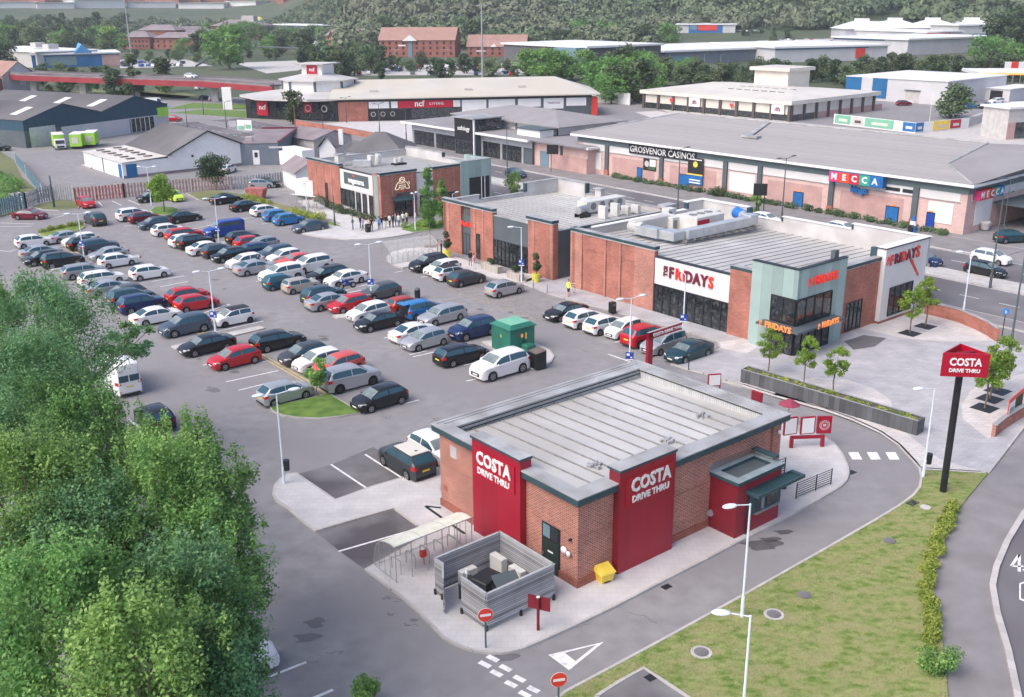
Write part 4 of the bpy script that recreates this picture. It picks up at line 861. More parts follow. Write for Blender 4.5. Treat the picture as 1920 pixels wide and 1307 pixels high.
# round blue cycle route sign
c = G(1878,635,.12); t = thing('route_sign','small round blue sign on a thin dark pole by the near carriageway','road sign',(c[0],c[1],.12),R_(-10))
b = MB(); b.tube((0,0,0),(0,0,2.4),.04); b.build('pole', M['dark'], t); b = MB(); b.tube((0,-.04,2.45),(0,-.06,2.45),.28,.28,20); q = b.build('disc', mat('mid_blue',(.02,.22,.62),None,1,.4), t)
b = MB(); b.box(-.06,.0,-.075,-.065,2.3,2.58); b.box(.03,.08,-.075,-.065,2.32,2.5); b.build('figure', M['white'], q)
def litter(px, py, lab, h=1.05, w_=.26, z=.12):
    c = G(px,py,z); t = thing('litter_bin', lab, 'litter bin', (c[0],c[1],z), R_(39), 'black litter bins')
    b = MB(); b.bb(-w_,w_,-w_,w_,0,h,.05); b.build('bin_body', M['black'], t); b = MB(); b.box(-w_*.7,w_*.7,-w_-.01,-w_+.01,h*.68,h*.85); b.build('slot', M['fan'], t)
litter(1148,586,'black square litter bin against the big brick wall behind the white hatchbacks')
litter(690,435,'black square litter bin beside the queue outside the far restaurant')
litter(1707,437,'black bin at the bingo hall side wall')
litter(1850,620,'small black bin behind the curved low wall',.7,.18)
for i,(x,y) in enumerate(((783,560),(1000,540),(1026,549))):
    c = G(x,y,.12 if i else 0); t = thing(['litter_bin','bollard','bollard'][i], ['dark litter bin standing alone near the blue estate with its boot open','grey bollard by the yellow tub, the nearer to the lamp post','grey bollard by the paved gap between the two restaurants'][i], ['litter bin','bollard','bollard'][i], (c[0],c[1],0), 0)
    b = MB()
    if i == 0: b.tube((0,0,0),(0,0,.95),.28,.3,12); b.build('bin_body', M['black'], t); b = MB(); b.tube((0,0,.95),(0,0,1.1),.3,.2,12); b.build('bin_hood', M['slate'], t)
    else: b.tube((0,0,0),(0,0,1.0),.06,.06,8); b.build('shaft', M['grey_metal'], t)
c = G(1291,693,.12); t = thing('bollard','thin dark post on the plaza kerb behind the cafe roof','bollard',(c[0],c[1],.12),0); b = MB(); b.tube((0,0,0),(0,0,1.2),.04); b.build('shaft', M['dark'], t); b = MB(); b.tube((0,0,1.2),(0,0,1.3),.06); b.build('cap', M['slate'], t)
# substation
p = G(915,645); f2 = Fr(p[0],p[1],39.15); c1 = f2.l(G(955,672,.12)); c2 = f2.l(G(1000,655,.12))
so_ = G(957,666,.12); t = thing('substation','green steel substation box with a pale green hipped lid by the white off-roader','substation',(so_[0],so_[1],.12),R_(Cf.deg-1))
w_, d_, h_ = 2.6, 2.55, 2.1
b = MB(); b.box(0,w_,0,d_,0,h_); b.k = 0; cab = b.build('cabinet', M['green_box'], t)
b = MB(); b.box(-.12,w_+.12,-.12,d_+.12,h_,h_+.08); b.add([(-.12,-.12,h_+.08),(w_+.12,-.12,h_+.08),(w_+.12,d_+.12,h_+.08),(-.12,d_+.12,h_+.08),(.28,.28,h_+.36),(w_-.28,.28,h_+.36),(w_-.28,d_-.28,h_+.36),(.28,d_-.28,h_+.36)], [(0,1,5,4),(1,2,6,5),(2,3,7,6),(3,0,4,7)]); b.build('lid', M['green_box'], t)
b = MB(); b.sheet([(.28,.28),(w_-.28,.28),(w_-.28,d_-.28),(.28,d_-.28)], h_+.361); b.build('lid_top', M['green_top'], t)
b = MB(); b.box(1.15,1.35,-.02,-.0,1.3,1.6); b.k = 1; b.box(1.6,1.75,-.02,-.0,1.1,1.65); b.k = 2; b.box(-.02,0,1.2,1.3,1.25,1.5); b.build('warning_sign', [M['letter_orange'],M['yellow'],M['plate_y']], cab)
b = MB(); b.tube((1.4,-.03,.8),(1.4,-.03,1.1),.03); b.box(1.38,1.40,-.012,-.001,.1,2.0); b.build('handle', M['dark'], cab)
b = MB(); b.bb(1.0,1.9,-1.0,-.2,0,.85,.1); tag(b.build('feeder_pillar', M['green_box'], None, (so_[0],so_[1],.12), R_(Cf.deg-1)),'low green utility box in front of the green substation','utility box')
b = MB(); b.tube((-.9,2.9,.45),(-.9,-1.5,.45),.05); b.tube((-1.25,2.9,.45),(-1.25,-1.5,.45),.05)
for y in (-1.4,.6,2.8): b.tube((-.9,y,0),(-.9,y,.45),.04); b.tube((-1.25,y,0),(-1.25,y,.45),.04)
tag(b.build('guard_rail', M['grey_metal'], None, (so_[0],so_[1],.02), R_(Cf.deg-1)),'low galvanised double guard rail left of the green substation','rail')
c = G(998,690,.12); t = thing('charity_bin','dark brown box with a pale sloping top beside the white off-roader','clothes bank',(c[0],c[1],.12),R_(Cf.deg-6))
b = MB(); b.add([(-.0,-.55,0),(1.0,-.55,0),(1.0,.6,0),(0,.6,0),(0,-.55,1.3),(1.0,-.55,1.45),(1.0,.6,1.45),(0,.6,1.3)], [(0,1,5,4),(1,2,6,5),(2,3,7,6),(3,0,4,7)]); b.build('box', M['black'], t)
b = MB(); b.quad((-.03,-.58,1.31),(1.03,-.58,1.46),(1.03,.63,1.46),(-.03,.63,1.31)); b.build('box_top', mat('brown_top',(.12,.09,.075),(.17,.13,.11),2,.7), t)
# traffic: pair of sign frames near casino
for i,(x,y) in enumerate(((1025,322),(1410,408))):
    c = G(x+12,y,.12); t = thing('road_sign', ['dark rectangular sign seen from behind near the glass showroom','dark rectangular sign seen from behind in front of the bingo hall'][i], 'road sign', (c[0],c[1],.12), R_(-10), 'backs of road signs')
    [bx(t,'post','dark',(xx-.06,xx+.06,-.06,.06,0,3.2)) for xx in ((-.35,.6) if i else (-.35,))]; b = MB(); b.box(-1.1 if i==0 else -.9,.9,-.04,.04,3.0,4.6); b.build('plate', M['black'], t)
# ================================================================= the three brick restaurants
def ribroof(T, x0,x1,y0,y1,z00,z10,z11,z01, n, along='x', name='roof', m='roofmetal', rh=.05):
    """pitched sheet with raised seams; z at the four corners (x0y0, x1y0, x1y1, x0y1)"""
    b = MB(); b.add([(x0,y0,z00),(x1,y0,z10),(x1,y1,z11),(x0,y1,z01)], [(0,1,2,3)]); r = b.build(name, M[m], T)
    def z(x,y):
        u=(x-x0)/(x1-x0); v=(y-y0)/(y1-y0); return (z00*(1-u)+z10*u)*(1-v)+(z01*(1-u)+z11*u)*v
    b = MB(); d = .022
    for i in range(1,n):
        if along == 'x':
            y = y0+(y1-y0)*i/n; q = [(x0,y-d),(x1,y-d),(x1,y+d),(x0,y+d)]
        else:
            x = x0+(x1-x0)*i/n; q = [(x-d,y0),(x+d,y0),(x+d,y1),(x-d,y1)]
        b.add([(p[0],p[1],z(*p)-.01) for p in q]+[(p[0],p[1],z(*p)+rh) for p in q], [(4,5,6,7),(0,1,5,4),(1,2,6,5),(2,3,7,6),(3,0,4,7)])
    b.build('standing_seam', M['seam'], r); return r
def parapet(T, pts, h0, h1, wd=.3, cap='roofcap', lip='teal_trim', inner='parapet_in', out='brick_far', capw=.16):
    b = MB(); b.wall(pts, wd, h0, h1-.3); b.build('parapet', M[inner], T)
    b = MB(); b.wall(pts, wd+capw, h1-.3, h1-.03); b.build('parapet_fascia', M[lip], T)
    b = MB(); b.wall(pts, wd+capw+.06, h1-.03, h1); b.build('coping', M[cap], T)
def glazing(T, x0, x1, z0, z1, n, axis, c, name='window', g='glass_lit', rows=()):
    """framed glass: axis 'x' = wall on plane x=c, running y from x0 to x1; axis 'y' = wall on plane y=c. faces the negative side"""
    f = MB(); gl = MB(); w_ = .09
    def B(m_, a0,a1,zz0,zz1,d0,d1):
        if axis == 'x': m_.box(c-d1,c-d0,a0,a1,zz0,zz1)
        else: m_.box(a0,a1,c-d1,c-d0,zz0,zz1)
    B(gl, x0,x1,z0,z1,.0,.03)
    for i in range(n+1):
        a = x0+(x1-x0)*i/n; B(f, max(x0,a-w_/2), min(x1,a+w_/2), z0, z1, .031, .09)
    for zz in (z0, z1-w_, *rows): B(f, x0+w_, x1-w_, zz, zz+w_, .032, .08)
    p = f.build(name, M['dark'], T); gl.build('pane', M[g], p); return p
# ---- big restaurant with the red signs
T = thing('restaurant_building','large red brick restaurant with pale teal corner tower, white sign walls and long roof duct','building', Ff.o, R_(Ff.deg))
bx(T,'wall','brick_far',(0,20,-11.7,11.6,0,4.4),(5.9,12.2,-15.6,-11.7,0,4.4),(-.05,.35,.05,11.6,4.4,6.0),(-.3,.5,-11.7,-8.95,0,6.0),(5.9,12.2,-15.6,-15.2,4.4,6.0))
bx(T,'brick_panel','wall_brick',(-.12,-.05,9.9,11.6,.0,6.0),(-.12,-.05,.1,2.6,0,6.0),(-.12,-.05,4.45,4.7,0,6),(-.12,-.05,6.5,6.75,0,6))
bx(T,'brick_pier','brick_far',(-.12,-.05,10.9,11.3,0,6.0),(5.9,6.3,-15.68,-15.6,0,6),(9.9,10.5,-15.68,-15.6,0,6),(11.9,12.3,-15.68,-15.6,0,6))
parapet(T, [(0.1,11.5),(0.1,-.05)], 5.9, 6.35, .5)
parapet(T, [(-.05,11.45),(2.3,11.45)], 5.4, 6.35, .4)
bx(T,'parapet','parapet_in',(2.3,17,11.15,11.5,4.4,5.95)); bx(T,'coping','white',(2.3,17,11.05,11.7,5.95,6.02))
bx(T,'parapet','parapet_in',(17,20,11.15,11.5,4.4,6.75),(19.6,20,5.0,11.15,4.4,6.75),(19.7,20,.5,5,4.4,5.9),(19.7,20,-7.8,.5,4.4,6.4),(19.7,20,-15.9,-7.8,4.4,6.95))
bx(T,'coping','white',(16.9,20.2,11.05,11.7,6.75,6.83),(19.5,20.2,4.9,11.05,6.75,6.83),(19.6,20.15,.5,4.9,5.9,5.97),(19.6,20.15,-7.8,.5,6.4,6.47),(19.6,20.15,-16,-7.8,6.95,7.03))
bx(T,'coping_end','teal_trim',(19.5,20.1,4.6,4.95,5.9,6.75),(16.9,17.2,11.1,11.6,6.0,6.75),(19.55,20.1,.35,.5,5.97,6.4),(19.55,20.1,-7.95,-7.8,6.47,6.95))
ribroof(T,.35,19.7,-15.3,11.15,5.3,4.75,4.75,5.3,26,'x')
bx(T,'sign_wall','render_white',(-.1,.3,-8.95,-.02,2.85,5.35)); bx(T,'sign_coping','dark',(-.14,.4,-9.0,.0,5.35,5.43))
glazing(T,-8.95,-.02,.05,2.85,9,'x',-.02,g='glass_lit')
parapet(T, [(.1,-8.9),(.1,-11.75)], 5.9, 6.3, .6)
parapet(T, [(5.9,-15.4),(12.2,-15.4)], 5.9, 6.3, .5)
bx(T,'window_surround','brick_far',(7.3,7.45,-15.63,-15.6,.2,2.9)); glazing(T,7.45,9.9,.25,2.85,4,'y',-15.6,g='glass')
# white end block
bx(T,'end_block','render_white',(12.2,19.3,-16.1,-15.2,.35,7.0)); bx(T,'end_plinth','brick_dark',(12.2,19.3,-16.1,-15.2,0,.35)); bx(T,'end_coping','dark',(12.1,19.4,-16.2,-15.1,7.0,7.08)); bx(T,'end_coping_top','white',(12.15,19.35,-16.15,-15.15,7.08,7.12)); bx(T,'end_return','teal_trim',(12.1,12.5,-15.2,-14.6,5.4,7.0))
glazing(T,13.4,17.3,.6,3.3,4,'y',-16.1,g='glass_lit')
# teal tower
tw = bx(T,'corner_tower','teal',(-.9,-.55,-16.3,-11.7,0,7.35),(-.55,5.9,-16.3,-15.95,0,7.35),(5.55,5.9,-15.95,-11.7,0,5.2),(-.55,5.55,-15.95,-11.7,0,5.1)); bx(tw,'tower_coping','dark',(-.96,-.49,-16.36,-11.64,7.35,7.42),(-.49,5.96,-16.36,-15.9,7.35,7.42)); ribroof(tw,-.5,6.2,-15.9,-11.65,5.35,5.25,5.25,5.35,5,'x',name='tower_roof')
bx(tw,'vent_box','slate',(5.0,5.6,-15.6,-15.2,5.35,7.9))
bx(tw,'window_void','dark',(-.93,-.9,-16.33,-13.8,0,4.9),(-.93,4.0,-16.33,-16.3,0,4.9))
glazing(tw,-16.25,-13.85,2.8,4.85,2,'x',-.93,g='glass_lit'); glazing(tw,-.85,3.95,2.8,4.85,4,'y',-16.33,g='glass_lit')
glazing(tw,-16.25,-13.85,.1,2.3,3,'x',-.93,g='glass_lit',name='door_glazing'); glazing(tw,-.85,3.95,.1,2.3,5,'y',-16.33,g='glass_lit',name='door_glazing')
bx(tw,'canopy','slate',(-2.1,-.93,-17.5,-13.3,2.45,2.62),(-.93,4.5,-17.5,-16.33,2.45,2.62))
def word(prefix, body, size, mm, parent, mf, k=.5, **kw):
    pass
F1 = face('x-',-.13,0,0)
def fl(y, z, s, body, m, **k): text(body, s, M[m], T, face('x-',-.13,y,z), depth=.05, **k)
bl = [('F',-2.1),('R',-2.95),('I',-3.62),('D',-4.2),('A',-5.12),('Y',-6.0),('S',-6.78)]
for i,(c_,y) in enumerate(bl): text(c_, 1.42, M['letter_red' if i in (1,2,6) else 'letter_dark'], T, face('x-',-.16,y,4.22), depth=.06, bold=.045, sx=.86)
text('TGI', .62, M['letter_dark'], T, face('x-',-.16,-1.42,4.3) @ Matrix.Rotation(R_(90),4,'Z'), depth=.05, bold=.02)
text('FRIDAYS', .98, M['letter_redlit'], T, face('y-',2.85,-16.36,6.1), depth=.05, bold=.03, sx=.9); text('TGI', .42, M['letter_redlit'], T, face('y-',.72,-16.36,6.1) @ Matrix.Rotation(R_(90),4,'Z'), depth=.04, bold=.015)
text('FRIDAYS', .66, M['letter_orange'], tw, face('y-',2.3,-17.54,2.62), depth=.04, bold=.015, sx=.95); text('TGI', .3, M['letter_orange'], tw, face('y-',.72,-17.54,2.62) @ Matrix.Rotation(R_(90),4,'Z'), depth=.03)
text('FRIDAYS', .72, M['letter_orange'], tw, face('x-',-2.14,-15.55,2.62), depth=.04, bold=.015, sx=.95); text('TGI', .34, M['letter_orange'], tw, face('x-',-2.14,-13.85,2.62) @ Matrix.Rotation(R_(90),4,'Z'), depth=.03)
for i,(c_,x) in enumerate((('F',13.15),('R',13.95),('I',14.5),('D',15.15),('A',15.95),('Y',16.75),('S',17.5))):
    text(c_, 1.25 if i < 6 else 1.5, M['letter_red' if i in (0,3,6) else 'letter_dark'], T, face('y-',x,-16.16,5.85+.02*i), depth=.06, bold=.04, sx=.85)
text('TGI', .5, M['letter_red'], T, face('y-',12.6,-16.16,5.9) @ Matrix.Rotation(R_(90),4,'Z'), depth=.04)
b = MB(); b.add([(16.2,-16.18,5.45),(16.65,-16.18,5.45),(18.1,-16.18,3.75),(17.95,-16.18,3.65),(16.2,-16.12,5.45),(16.65,-16.12,5.45),(18.1,-16.12,3.75),(17.95,-16.12,3.65)], [(0,1,2,3),(7,6,5,4),(0,3,7,4),(1,0,4,5),(2,1,5,6),(3,2,6,7)][::1]); b.build('red_stripe', M['letter_red'], T)
# roof plant of the big restaurant
def rloc(x,y,z=0): return (*Ff.w(x,y),z)
t = thing('roof_duct','long silver U-shaped ventilation duct with a blue fan on the big restaurant roof','duct', rloc(0,0,0), R_(Ff.deg))
b = MB(); y = 2.4
for k in range(9): b.bb(7.0+k*1.12, 8.1+k*1.12, 2.2, 3.3, 5.55, 6.45, .03)
b.build('duct_run', M['duct'], t)
b = MB(); b.bb(5.3,6.9,2.6,4.6,5.55,6.4,.05); b.bb(5.0,6.2,4.6,7.6,5.55,6.45,.05); b.build('duct_bend', M['duct'], t)
b = MB(); b.bb(5.2,10.4,7.7,8.7,5.5,6.75,.08); b.tube((5.6,7.0,6.1),(5.6,8.7,6.1),.62,.62,14); b.build('main_duct', M['roofmetal'], t)
b = MB(); b.bb(16.9,18.2,2.4,3.6,5.6,6.6,.06); b.tube((17.0,3.4,6.1),(18.4,4.6,6.25),.5,.5,12); b.build('duct_elbow', M['duct'], t)
b = MB(); b.tube((18.2,4.3,6.1),(18.5,5.6,6.3),.62,.62,14); b.build('blue_fan', mat('blue_fan',(.01,.13,.45),(.02,.18,.55),3,.5), t)
b = MB()
for k in range(10): b.box(6.6+k*1.2,6.7+k*1.2,2.0,3.5,5.2,5.56); 
b.tube((5.3,2.0,5.45),(18,2.0,5.45),.04); b.build('support_frame', M['fan'], t)
for i,(x0,x1,y0,y1,h,lab) in enumerate(((11.0,15.3,4.6,7.4,1.5,'large white air handling box inside the bend of the silver roof duct'),(10.0,11.6,7.0,9.6,1.3,'dark louvred air unit behind the curved duct head'),(15.6,17.0,6.5,7.9,1.3,'small white air unit by the raised corner parapet'),(12.0,13.2,9.4,10.4,1.6,'tall white air unit with a grey grille at the parapet corner'))):
    t = thing('air_handling_unit', lab, 'air handling unit', rloc(x0,y0,5.0), R_(Ff.deg), 'rooftop air handling units')
    b = MB(); b.bb(0,x1-x0,0,y1-y0,.15,h+.3,.05); b.box(.2,x1-x0-.2,.2,y1-y0-.2,0,.15); b.build('casing', M['ac'], t)
    b = MB(); b.box(.1,(x1-x0)*.45,-.03,0,.4,h); b.build('grille', M['fan' if i in (1,3) else 'sign_red'] if i != 2 else M['fan'], t)
    if i == 0:
        b = MB(); [b.tube((x,1.4,h+.3),(x,1.4,h+.36),.45,.45,14) for x in (1,2.2,3.4)]; b.build('fan_cowls', M['fan'], t)
# ---- middle restaurant
T = thing('restaurant_building','middle brick restaurant with dark slate front panels and pale ribbed roof with stepped parapets','building', Nf.o, R_(Nf.deg))
bx(T,'wall','slate',(.12,18,.0,19.3,0,4.7)); 
bx(T,'brick_pier','brick_far',(-.1,.6,-.1,3.95,0,6.1),(-.1,.5,10.0,14.1,0,5.9),(-.1,.5,15.9,19.3,0,5.9),(-.1,2.2,18.9,19.35,0,5.9),(16.8,18.3,-.3,.6,0,5.6))
bx(T,'pier_groove','wall_brick',(-.14,-.1,.0,.35,0,6.1),(-.14,-.1,2.9,3.3,0,6.1),(-.14,-.1,11.7,11.9,0,5.9),(-.14,-.1,13.2,13.6,0,5.9),(-.14,-.1,18.2,18.6,0,5.9))
parapet(T, [(.2,-.1),(.2,4.1)], 6.0, 6.45, .8); parapet(T, [(.1,9.9),(.1,19.5)], 5.8, 6.25, .5)
bx(T,'front_panel','slate',(-.02,.2,3.95,10.0,2.9,5.5)); bx(T,'front_coping','roofcap',(-.08,.3,3.95,9.9,5.5,5.58))
bx(T,'side_coping','roofcap',(.6,16.8,-.12,.3,5.25,5.33)); bx(T,'side_panel','slate',(.6,16.8,-.03,.25,4.6,5.25))
glazing(T,3.98,9.98,.1,2.9,9,'x',.02,g='glass_lit',rows=(2.1,))
bx(T,'sign_recess','wood_v',(.2,.35,14.1,15.9,2.6,5.9)); glazing(T,14.1,15.9,.1,2.6,3,'x',.2,g='glass_lit',name='door_glazing'); glazing(T,12.35,13.0,.1,3.0,1,'x',-.1,g='glass')
text("Nando's", .72, M['letter_redlit'], T, face('x-',-.02,15.02,3.72), depth=.06, bold=.02, sx=.78)
bx(T,'parapet','parapet_in',(.4,5.0,18.95,19.3,4.7,5.95),(5.0,12.4,18.95,19.3,4.7,5.4),(12.4,18,18.95,19.3,4.7,6.55),(17.6,18,13.9,18.95,4.7,6.55),(17.7,18,.6,13.9,4.7,5.3),(17.4,18,10.9,11.9,4.7,6.2))
bx(T,'coping','roofcap',(.4,5.1,18.85,19.45,5.95,6.02),(5.1,12.3,18.9,19.4,5.4,5.47),(12.3,18.2,18.85,19.45,6.55,6.62),(17.5,18.2,13.8,18.85,6.55,6.62),(17.6,18.1,.6,13.7,5.3,5.37),(17.2,18.2,10.7,12.1,6.2,6.3),(16.6,18.5,-.5,.8,5.6,5.95))
bx(T,'coping_end','teal_trim',(4.95,5.15,18.9,19.4,5.47,5.95),(12.2,12.45,18.9,19.4,5.5,6.55),(17.5,18.1,13.6,13.85,5.4,6.55),(12.0,12.2,18.9,19.6,5.47,5.75))
ribroof(T,.5,17.6,.3,18.95,5.15,4.85,4.85,5.15,20,'y')
def nloc(x,y,z=0): return (*Nf.w(x,y),z)
for i,(x,y) in enumerate(((9.5,2.4),(11.6,2.6),(13.2,2.5),(14.6,2.3))):
    acu = acunit(*nloc(x,y)[:2], R_(Nf.deg+90), 'white condenser %s on the middle restaurant roof edge' % ['first in the row','second in the row','third in the row','last in the row'][i], 1.1,.45,1.5 if i in(0,1) else 1.0, z=4.95)
t = thing('air_handling_unit','long pale air handling unit with side fans on the middle restaurant roof','air handling unit', nloc(9.5,5.0,4.95), R_(Nf.deg), 'rooftop air handling units')
bx(t,'casing','ac',(0,6.2,0,1.6,.3,1.5),ch=True); b = MB(); [b.tube((x,-.02,.95),(x,-.06,.95),.42,.42,14) for x in (1.0,2.4,3.8,5.2)]; b.build('fan_grille', M['fan'], t); bx(t,'support_frame','fan',(0,6.2,0,.08,0,.3),(0,6.2,1.5,1.58,0,.3),(0,.1,.08,1.5,0,.3),(6.1,6.2,.08,1.5,0,.3))
t = thing('extract_fan','round galvanised extract fan on a black frame on the middle restaurant roof','extract fan', nloc(7.6,4.4,4.95), R_(Nf.deg), None)
b = MB(); b.tube((0,0,.9),(1.5,.3,.95),.42,.42,14); b.build('fan_drum', M['grey_metal'], t); bx(t,'frame','dark',(0,1.6,-.4,-.3,0,.5),(0,1.6,.5,.6,0,.5),(0,.1,-.3,.5,.4,.5),(1.5,1.6,-.3,.5,.4,.5))
t = thing('extract_cowl','round white rooftop cowl in front of the raised corner parapet','extract cowl', nloc(13.5,9.2,4.95), 0, None)
b = MB(); b.tube((0,0,0),(0,0,.7),.5,.5,14); b.build('base', M['ac'], t); b = MB(); b.tube((0,0,.7),(0,0,1.0),.9,.5,16); b.build('hood', M['ac'], t)
# ---- far restaurant
T = thing('restaurant_building','farthest brick restaurant with white walls, dark sign panel and pale teal end box','building', Wf.o, R_(Wf.deg))
bx(T,'wall','render_white',(.1,17.5,-2.3,18.2,0,4.9))
bx(T,'brick_pier','brick_far',(-.1,.6,8.9,18.2,0,6.1),(-.5,.3,-2.5,-.5,0,6.1),(.3,5.3,-2.5,-1.9,0,6.05),(8.1,12.75,-2.5,-1.9,0,6.1))
bx(T,'pier_groove','wall_brick',(-.14,-.1,11.2,11.5,0,6.1),(-.14,-.1,13.4,13.7,0,6.1),(-.14,-.1,15.6,15.9,0,6.1),(1.3,1.5,-2.54,-2.5,0,6),(4.5,4.8,-2.54,-2.5,0,6),(9.3,9.5,-2.54,-2.5,0,6),(11.6,11.8,-2.54,-2.5,0,6))
bx(T,'teal_strip','teal',(-.56,-.5,-1.9,-.9,0,6.0))
parapet(T, [(.1,8.8),(.1,18.3)], 6.0, 6.4, .5); parapet(T, [(-.6,-2.2),(5.4,-2.2)], 6.0, 6.45, .6); parapet(T, [(8.0,-2.2),(12.8,-2.2)], 6.0, 6.4, .6)
bx(T,'front_panel','render_white',(-.02,.2,-.5,8.9,3.0,5.75)); bx(T,'front_coping','dark',(-.06,.3,-.5,8.9,5.75,5.85)); bx(T,'side_panel','render_white',(5.3,8.1,-2.4,-2.2,0,5.8)); bx(T,'side_coping','dark',(5.3,8.1,-2.44,-2.1,5.8,5.87))
p = bx(T,'sign_panel','slate',(-.06,-.02,1.3,7.8,3.75,5.4)); text('wagamama', 1.08, M['white'], p, face('x-',-.09,4.5,4.4), depth=.03, bold=.03, sx=.88); bx(p,'star','letter_redlit',(-.09,-.06,4.9,5.5,4.98,5.16))
glazing(T,5.3,8.85,.6,2.95,3,'x',-.02,g='glass'); glazing(T,3.7,4.7,.2,2.9,1,'x',-.02,g='glass'); glazing(T,2.1,3.0,.2,2.9,1,'x',-.02,g='glass'); glazing(T,-.3,1.3,.2,2.9,1,'x',-.02,g='glass')
glazing(T,12.5,13.1,.3,3.2,1,'x',-.1,g='glass')
glazing(T,1.3,4.4,.1,2.5,3,'y',-2.5,g='glass_lit',name='entrance_glazing'); b = MB(); b.add([(1.1,-2.55,3.0),(4.7,-2.55,3.0),(4.7,-3.6,2.6),(1.1,-3.6,2.6),(1.1,-2.55,2.9),(4.7,-2.55,2.9),(4.7,-3.6,2.5),(1.1,-3.6,2.5)], [(3,2,1,0),(4,5,6,7),(2,3,7,6),(0,4,7,3),(1,2,6,5)]); b.build('awning', M['teal_trim'], T)
em = MB()      # beehive-like outline emblem in cream tubes
def tp(pts, r=.045):
    for a_, c_ in zip(pts, pts[1:]): em.tube((a_[0],-2.6,a_[1]),(c_[0],-2.6,c_[1]), r, r, 5)
arcp = lambda cx_,cz_,rx,rz,a0,a1,n=9: [(cx_+rx*math.cos(R_(a0+(a1-a0)*i/n)), cz_+rz*math.sin(R_(a0+(a1-a0)*i/n))) for i in range(n+1)]
tp(arcp(2.9,5.15,.42,.38,-20,200)); tp(arcp(2.9,5.1,.28,.2,0,360)); tp(arcp(2.9,4.55,1.15,.95,20,-5)); tp([(2.5,5.0),(2.1,4.75),(1.75,4.1),(1.8,3.95),(2.25,3.95),(2.5,4.3)]); tp([(3.3,5.0),(3.7,4.75),(4.05,4.1),(4.0,3.95),(3.55,3.95),(3.3,4.3)]); tp([(2.45,4.75),(3.35,4.75)]); tp([(2.35,4.45),(3.45,4.45)]); tp([(2.45,4.2),(3.35,4.2)]); tp([(2.6,3.95),(3.2,3.95)])
em.build('emblem', mat('warm_white_neon',(.9,.82,.6),None,1,.5,emit=.25), T); bx(T,'name_plate','wood_v',(1.9,4.0,-2.62,-2.56,3.15,3.45)); bx(T,'star','letter_redlit',(2.75,3.05,-2.64,-2.58,3.58,3.74))
glazing(T,10.0,11.6,1.8,2.6,1,'y',-2.55,g='glass'); glazing(T,5.8,7.2,.3,2.7,2,'y',-2.42,g='glass')
bx(T,'parapet','parapet_in',(.4,17.5,17.9,18.2,4.9,5.9),(17.2,17.5,8.0,17.9,4.9,6.4),(17.2,17.5,-2,8.0,4.9,5.7)); bx(T,'coping','roofcap',(.4,17.6,17.8,18.3,5.9,5.97),(17.1,17.65,7.9,17.8,6.4,6.47),(17.1,17.6,-2,7.8,5.7,5.77)); bx(T,'coping_end','teal_trim',(17.1,17.6,7.75,7.95,5.77,6.4))
tb = bx(T,'teal_box','teal',(12.75,18.2,-2.7,-1.5,0,6.6),(17.6,18.2,-1.5,3.0,0,6.6)); bx(tb,'box_opening','black',(14.2,17.8,-2.75,-2.7,0,4.2)); bx(tb,'box_bars','white',(16.3,16.4,-2.8,-2.75,0,4.2),(16.9,17.0,-2.8,-2.75,0,4.2)); bx(tb,'box_coping','roofcap',(12.7,18.25,-2.75,-1.45,6.6,6.66))
ribroof(T,.4,17.2,-1.9,17.9,5.3,4.95,4.95,5.3,22,'x',m='roofmetal',rh=.05)
def wloc(x,y,z=0): return (*Wf.w(x,y),z)
for i,(x,y) in enumerate(((6.2,10.6),(7.7,10.9))): acunit(*wloc(x,y)[:2], R_(Wf.deg+85), 'tall twin-fan condenser on the farthest restaurant roof, %s of two' % ['left','right'][i], 1.1,.5,1.7,z=5.1)
t = thing('air_handling_unit','long pale blue-grey air unit on the farthest restaurant roof','air handling unit', wloc(3.6,11.3,5.1), R_(Wf.deg-40), 'rooftop air handling units'); bx(t,'casing','duct',(0,2.6,0,1.2,.2,1.1),ch=True); bx(t,'support_frame','fan',(0,2.6,0,.1,0,.2),(0,2.6,1.1,1.2,0,.2))
t = thing('extract_fan','small white pipe cluster near the roof edge of the farthest restaurant','extract fan', wloc(9.6,9.2,5.1), R_(Wf.deg), None); bx(t,'casing','ac',(0,.5,0,.5,.3,1.0),(1.0,1.5,.2,.7,.3,1.0)); bx(t,'frame','dark',(-.3,1.9,-.1,0,0,.3),(-.3,1.9,.7,.8,0,.3))
t = thing('white_flue','square white flue box at the left end of the farthest restaurant roof','flue', wloc(2.2,13.0,5.1), R_(Wf.deg), None); bx(t,'shaft','ac',(0,1.1,0,1.1,0,1.8),ch=True); bx(t,'flue_cap','roofcap',(-.1,1.2,-.1,1.2,1.8,1.9))
# ================================================================= bingo hall and casino
T = thing('bingo_hall','long pink brick bingo hall and casino with a hipped grey tiled roof and white eaves','building', Kf.o, R_(Kf.deg))
KL = 69.2
M['rooftile'] = lines('grey_roof_tiles',(.345,.322,.318),(.26,.243,.24),.45,.1,1,.85,noise=.07)
M['roofhip'] = mat('grey_hip_roof',(.25,.235,.237),(.29,.275,.277),.2,.8)
M['grosv'] = mat('teal_grey_band',(.10,.14,.15),(.13,.17,.18),.5,.6)
bx(T,'wall','brick_pink',(0,KL,-34,0,0,6.0))
bx(T,'fascia_band','grosv',(-.15,KL+.1,-.02,.18,5.05,6.1),(-.2,-.0,-34,-.02,5.05,6.1))
b = MB(); e = 1.1
b.box(-e,KL+1,0,e,6.05,6.4); b.box(-e,0,-34,0,6.05,6.4); b.build('eaves', M['white'], T)
b = MB(); b.add([(-.9,1.0,6.42),(KL+.8,1.0,6.42),(62,-17.8,9.0),(6.8,-17.8,9.0),(6.3,-6.3,7.42)], [(0,1,2,3,4)]); b.build('roof', M['rooftile'], T)
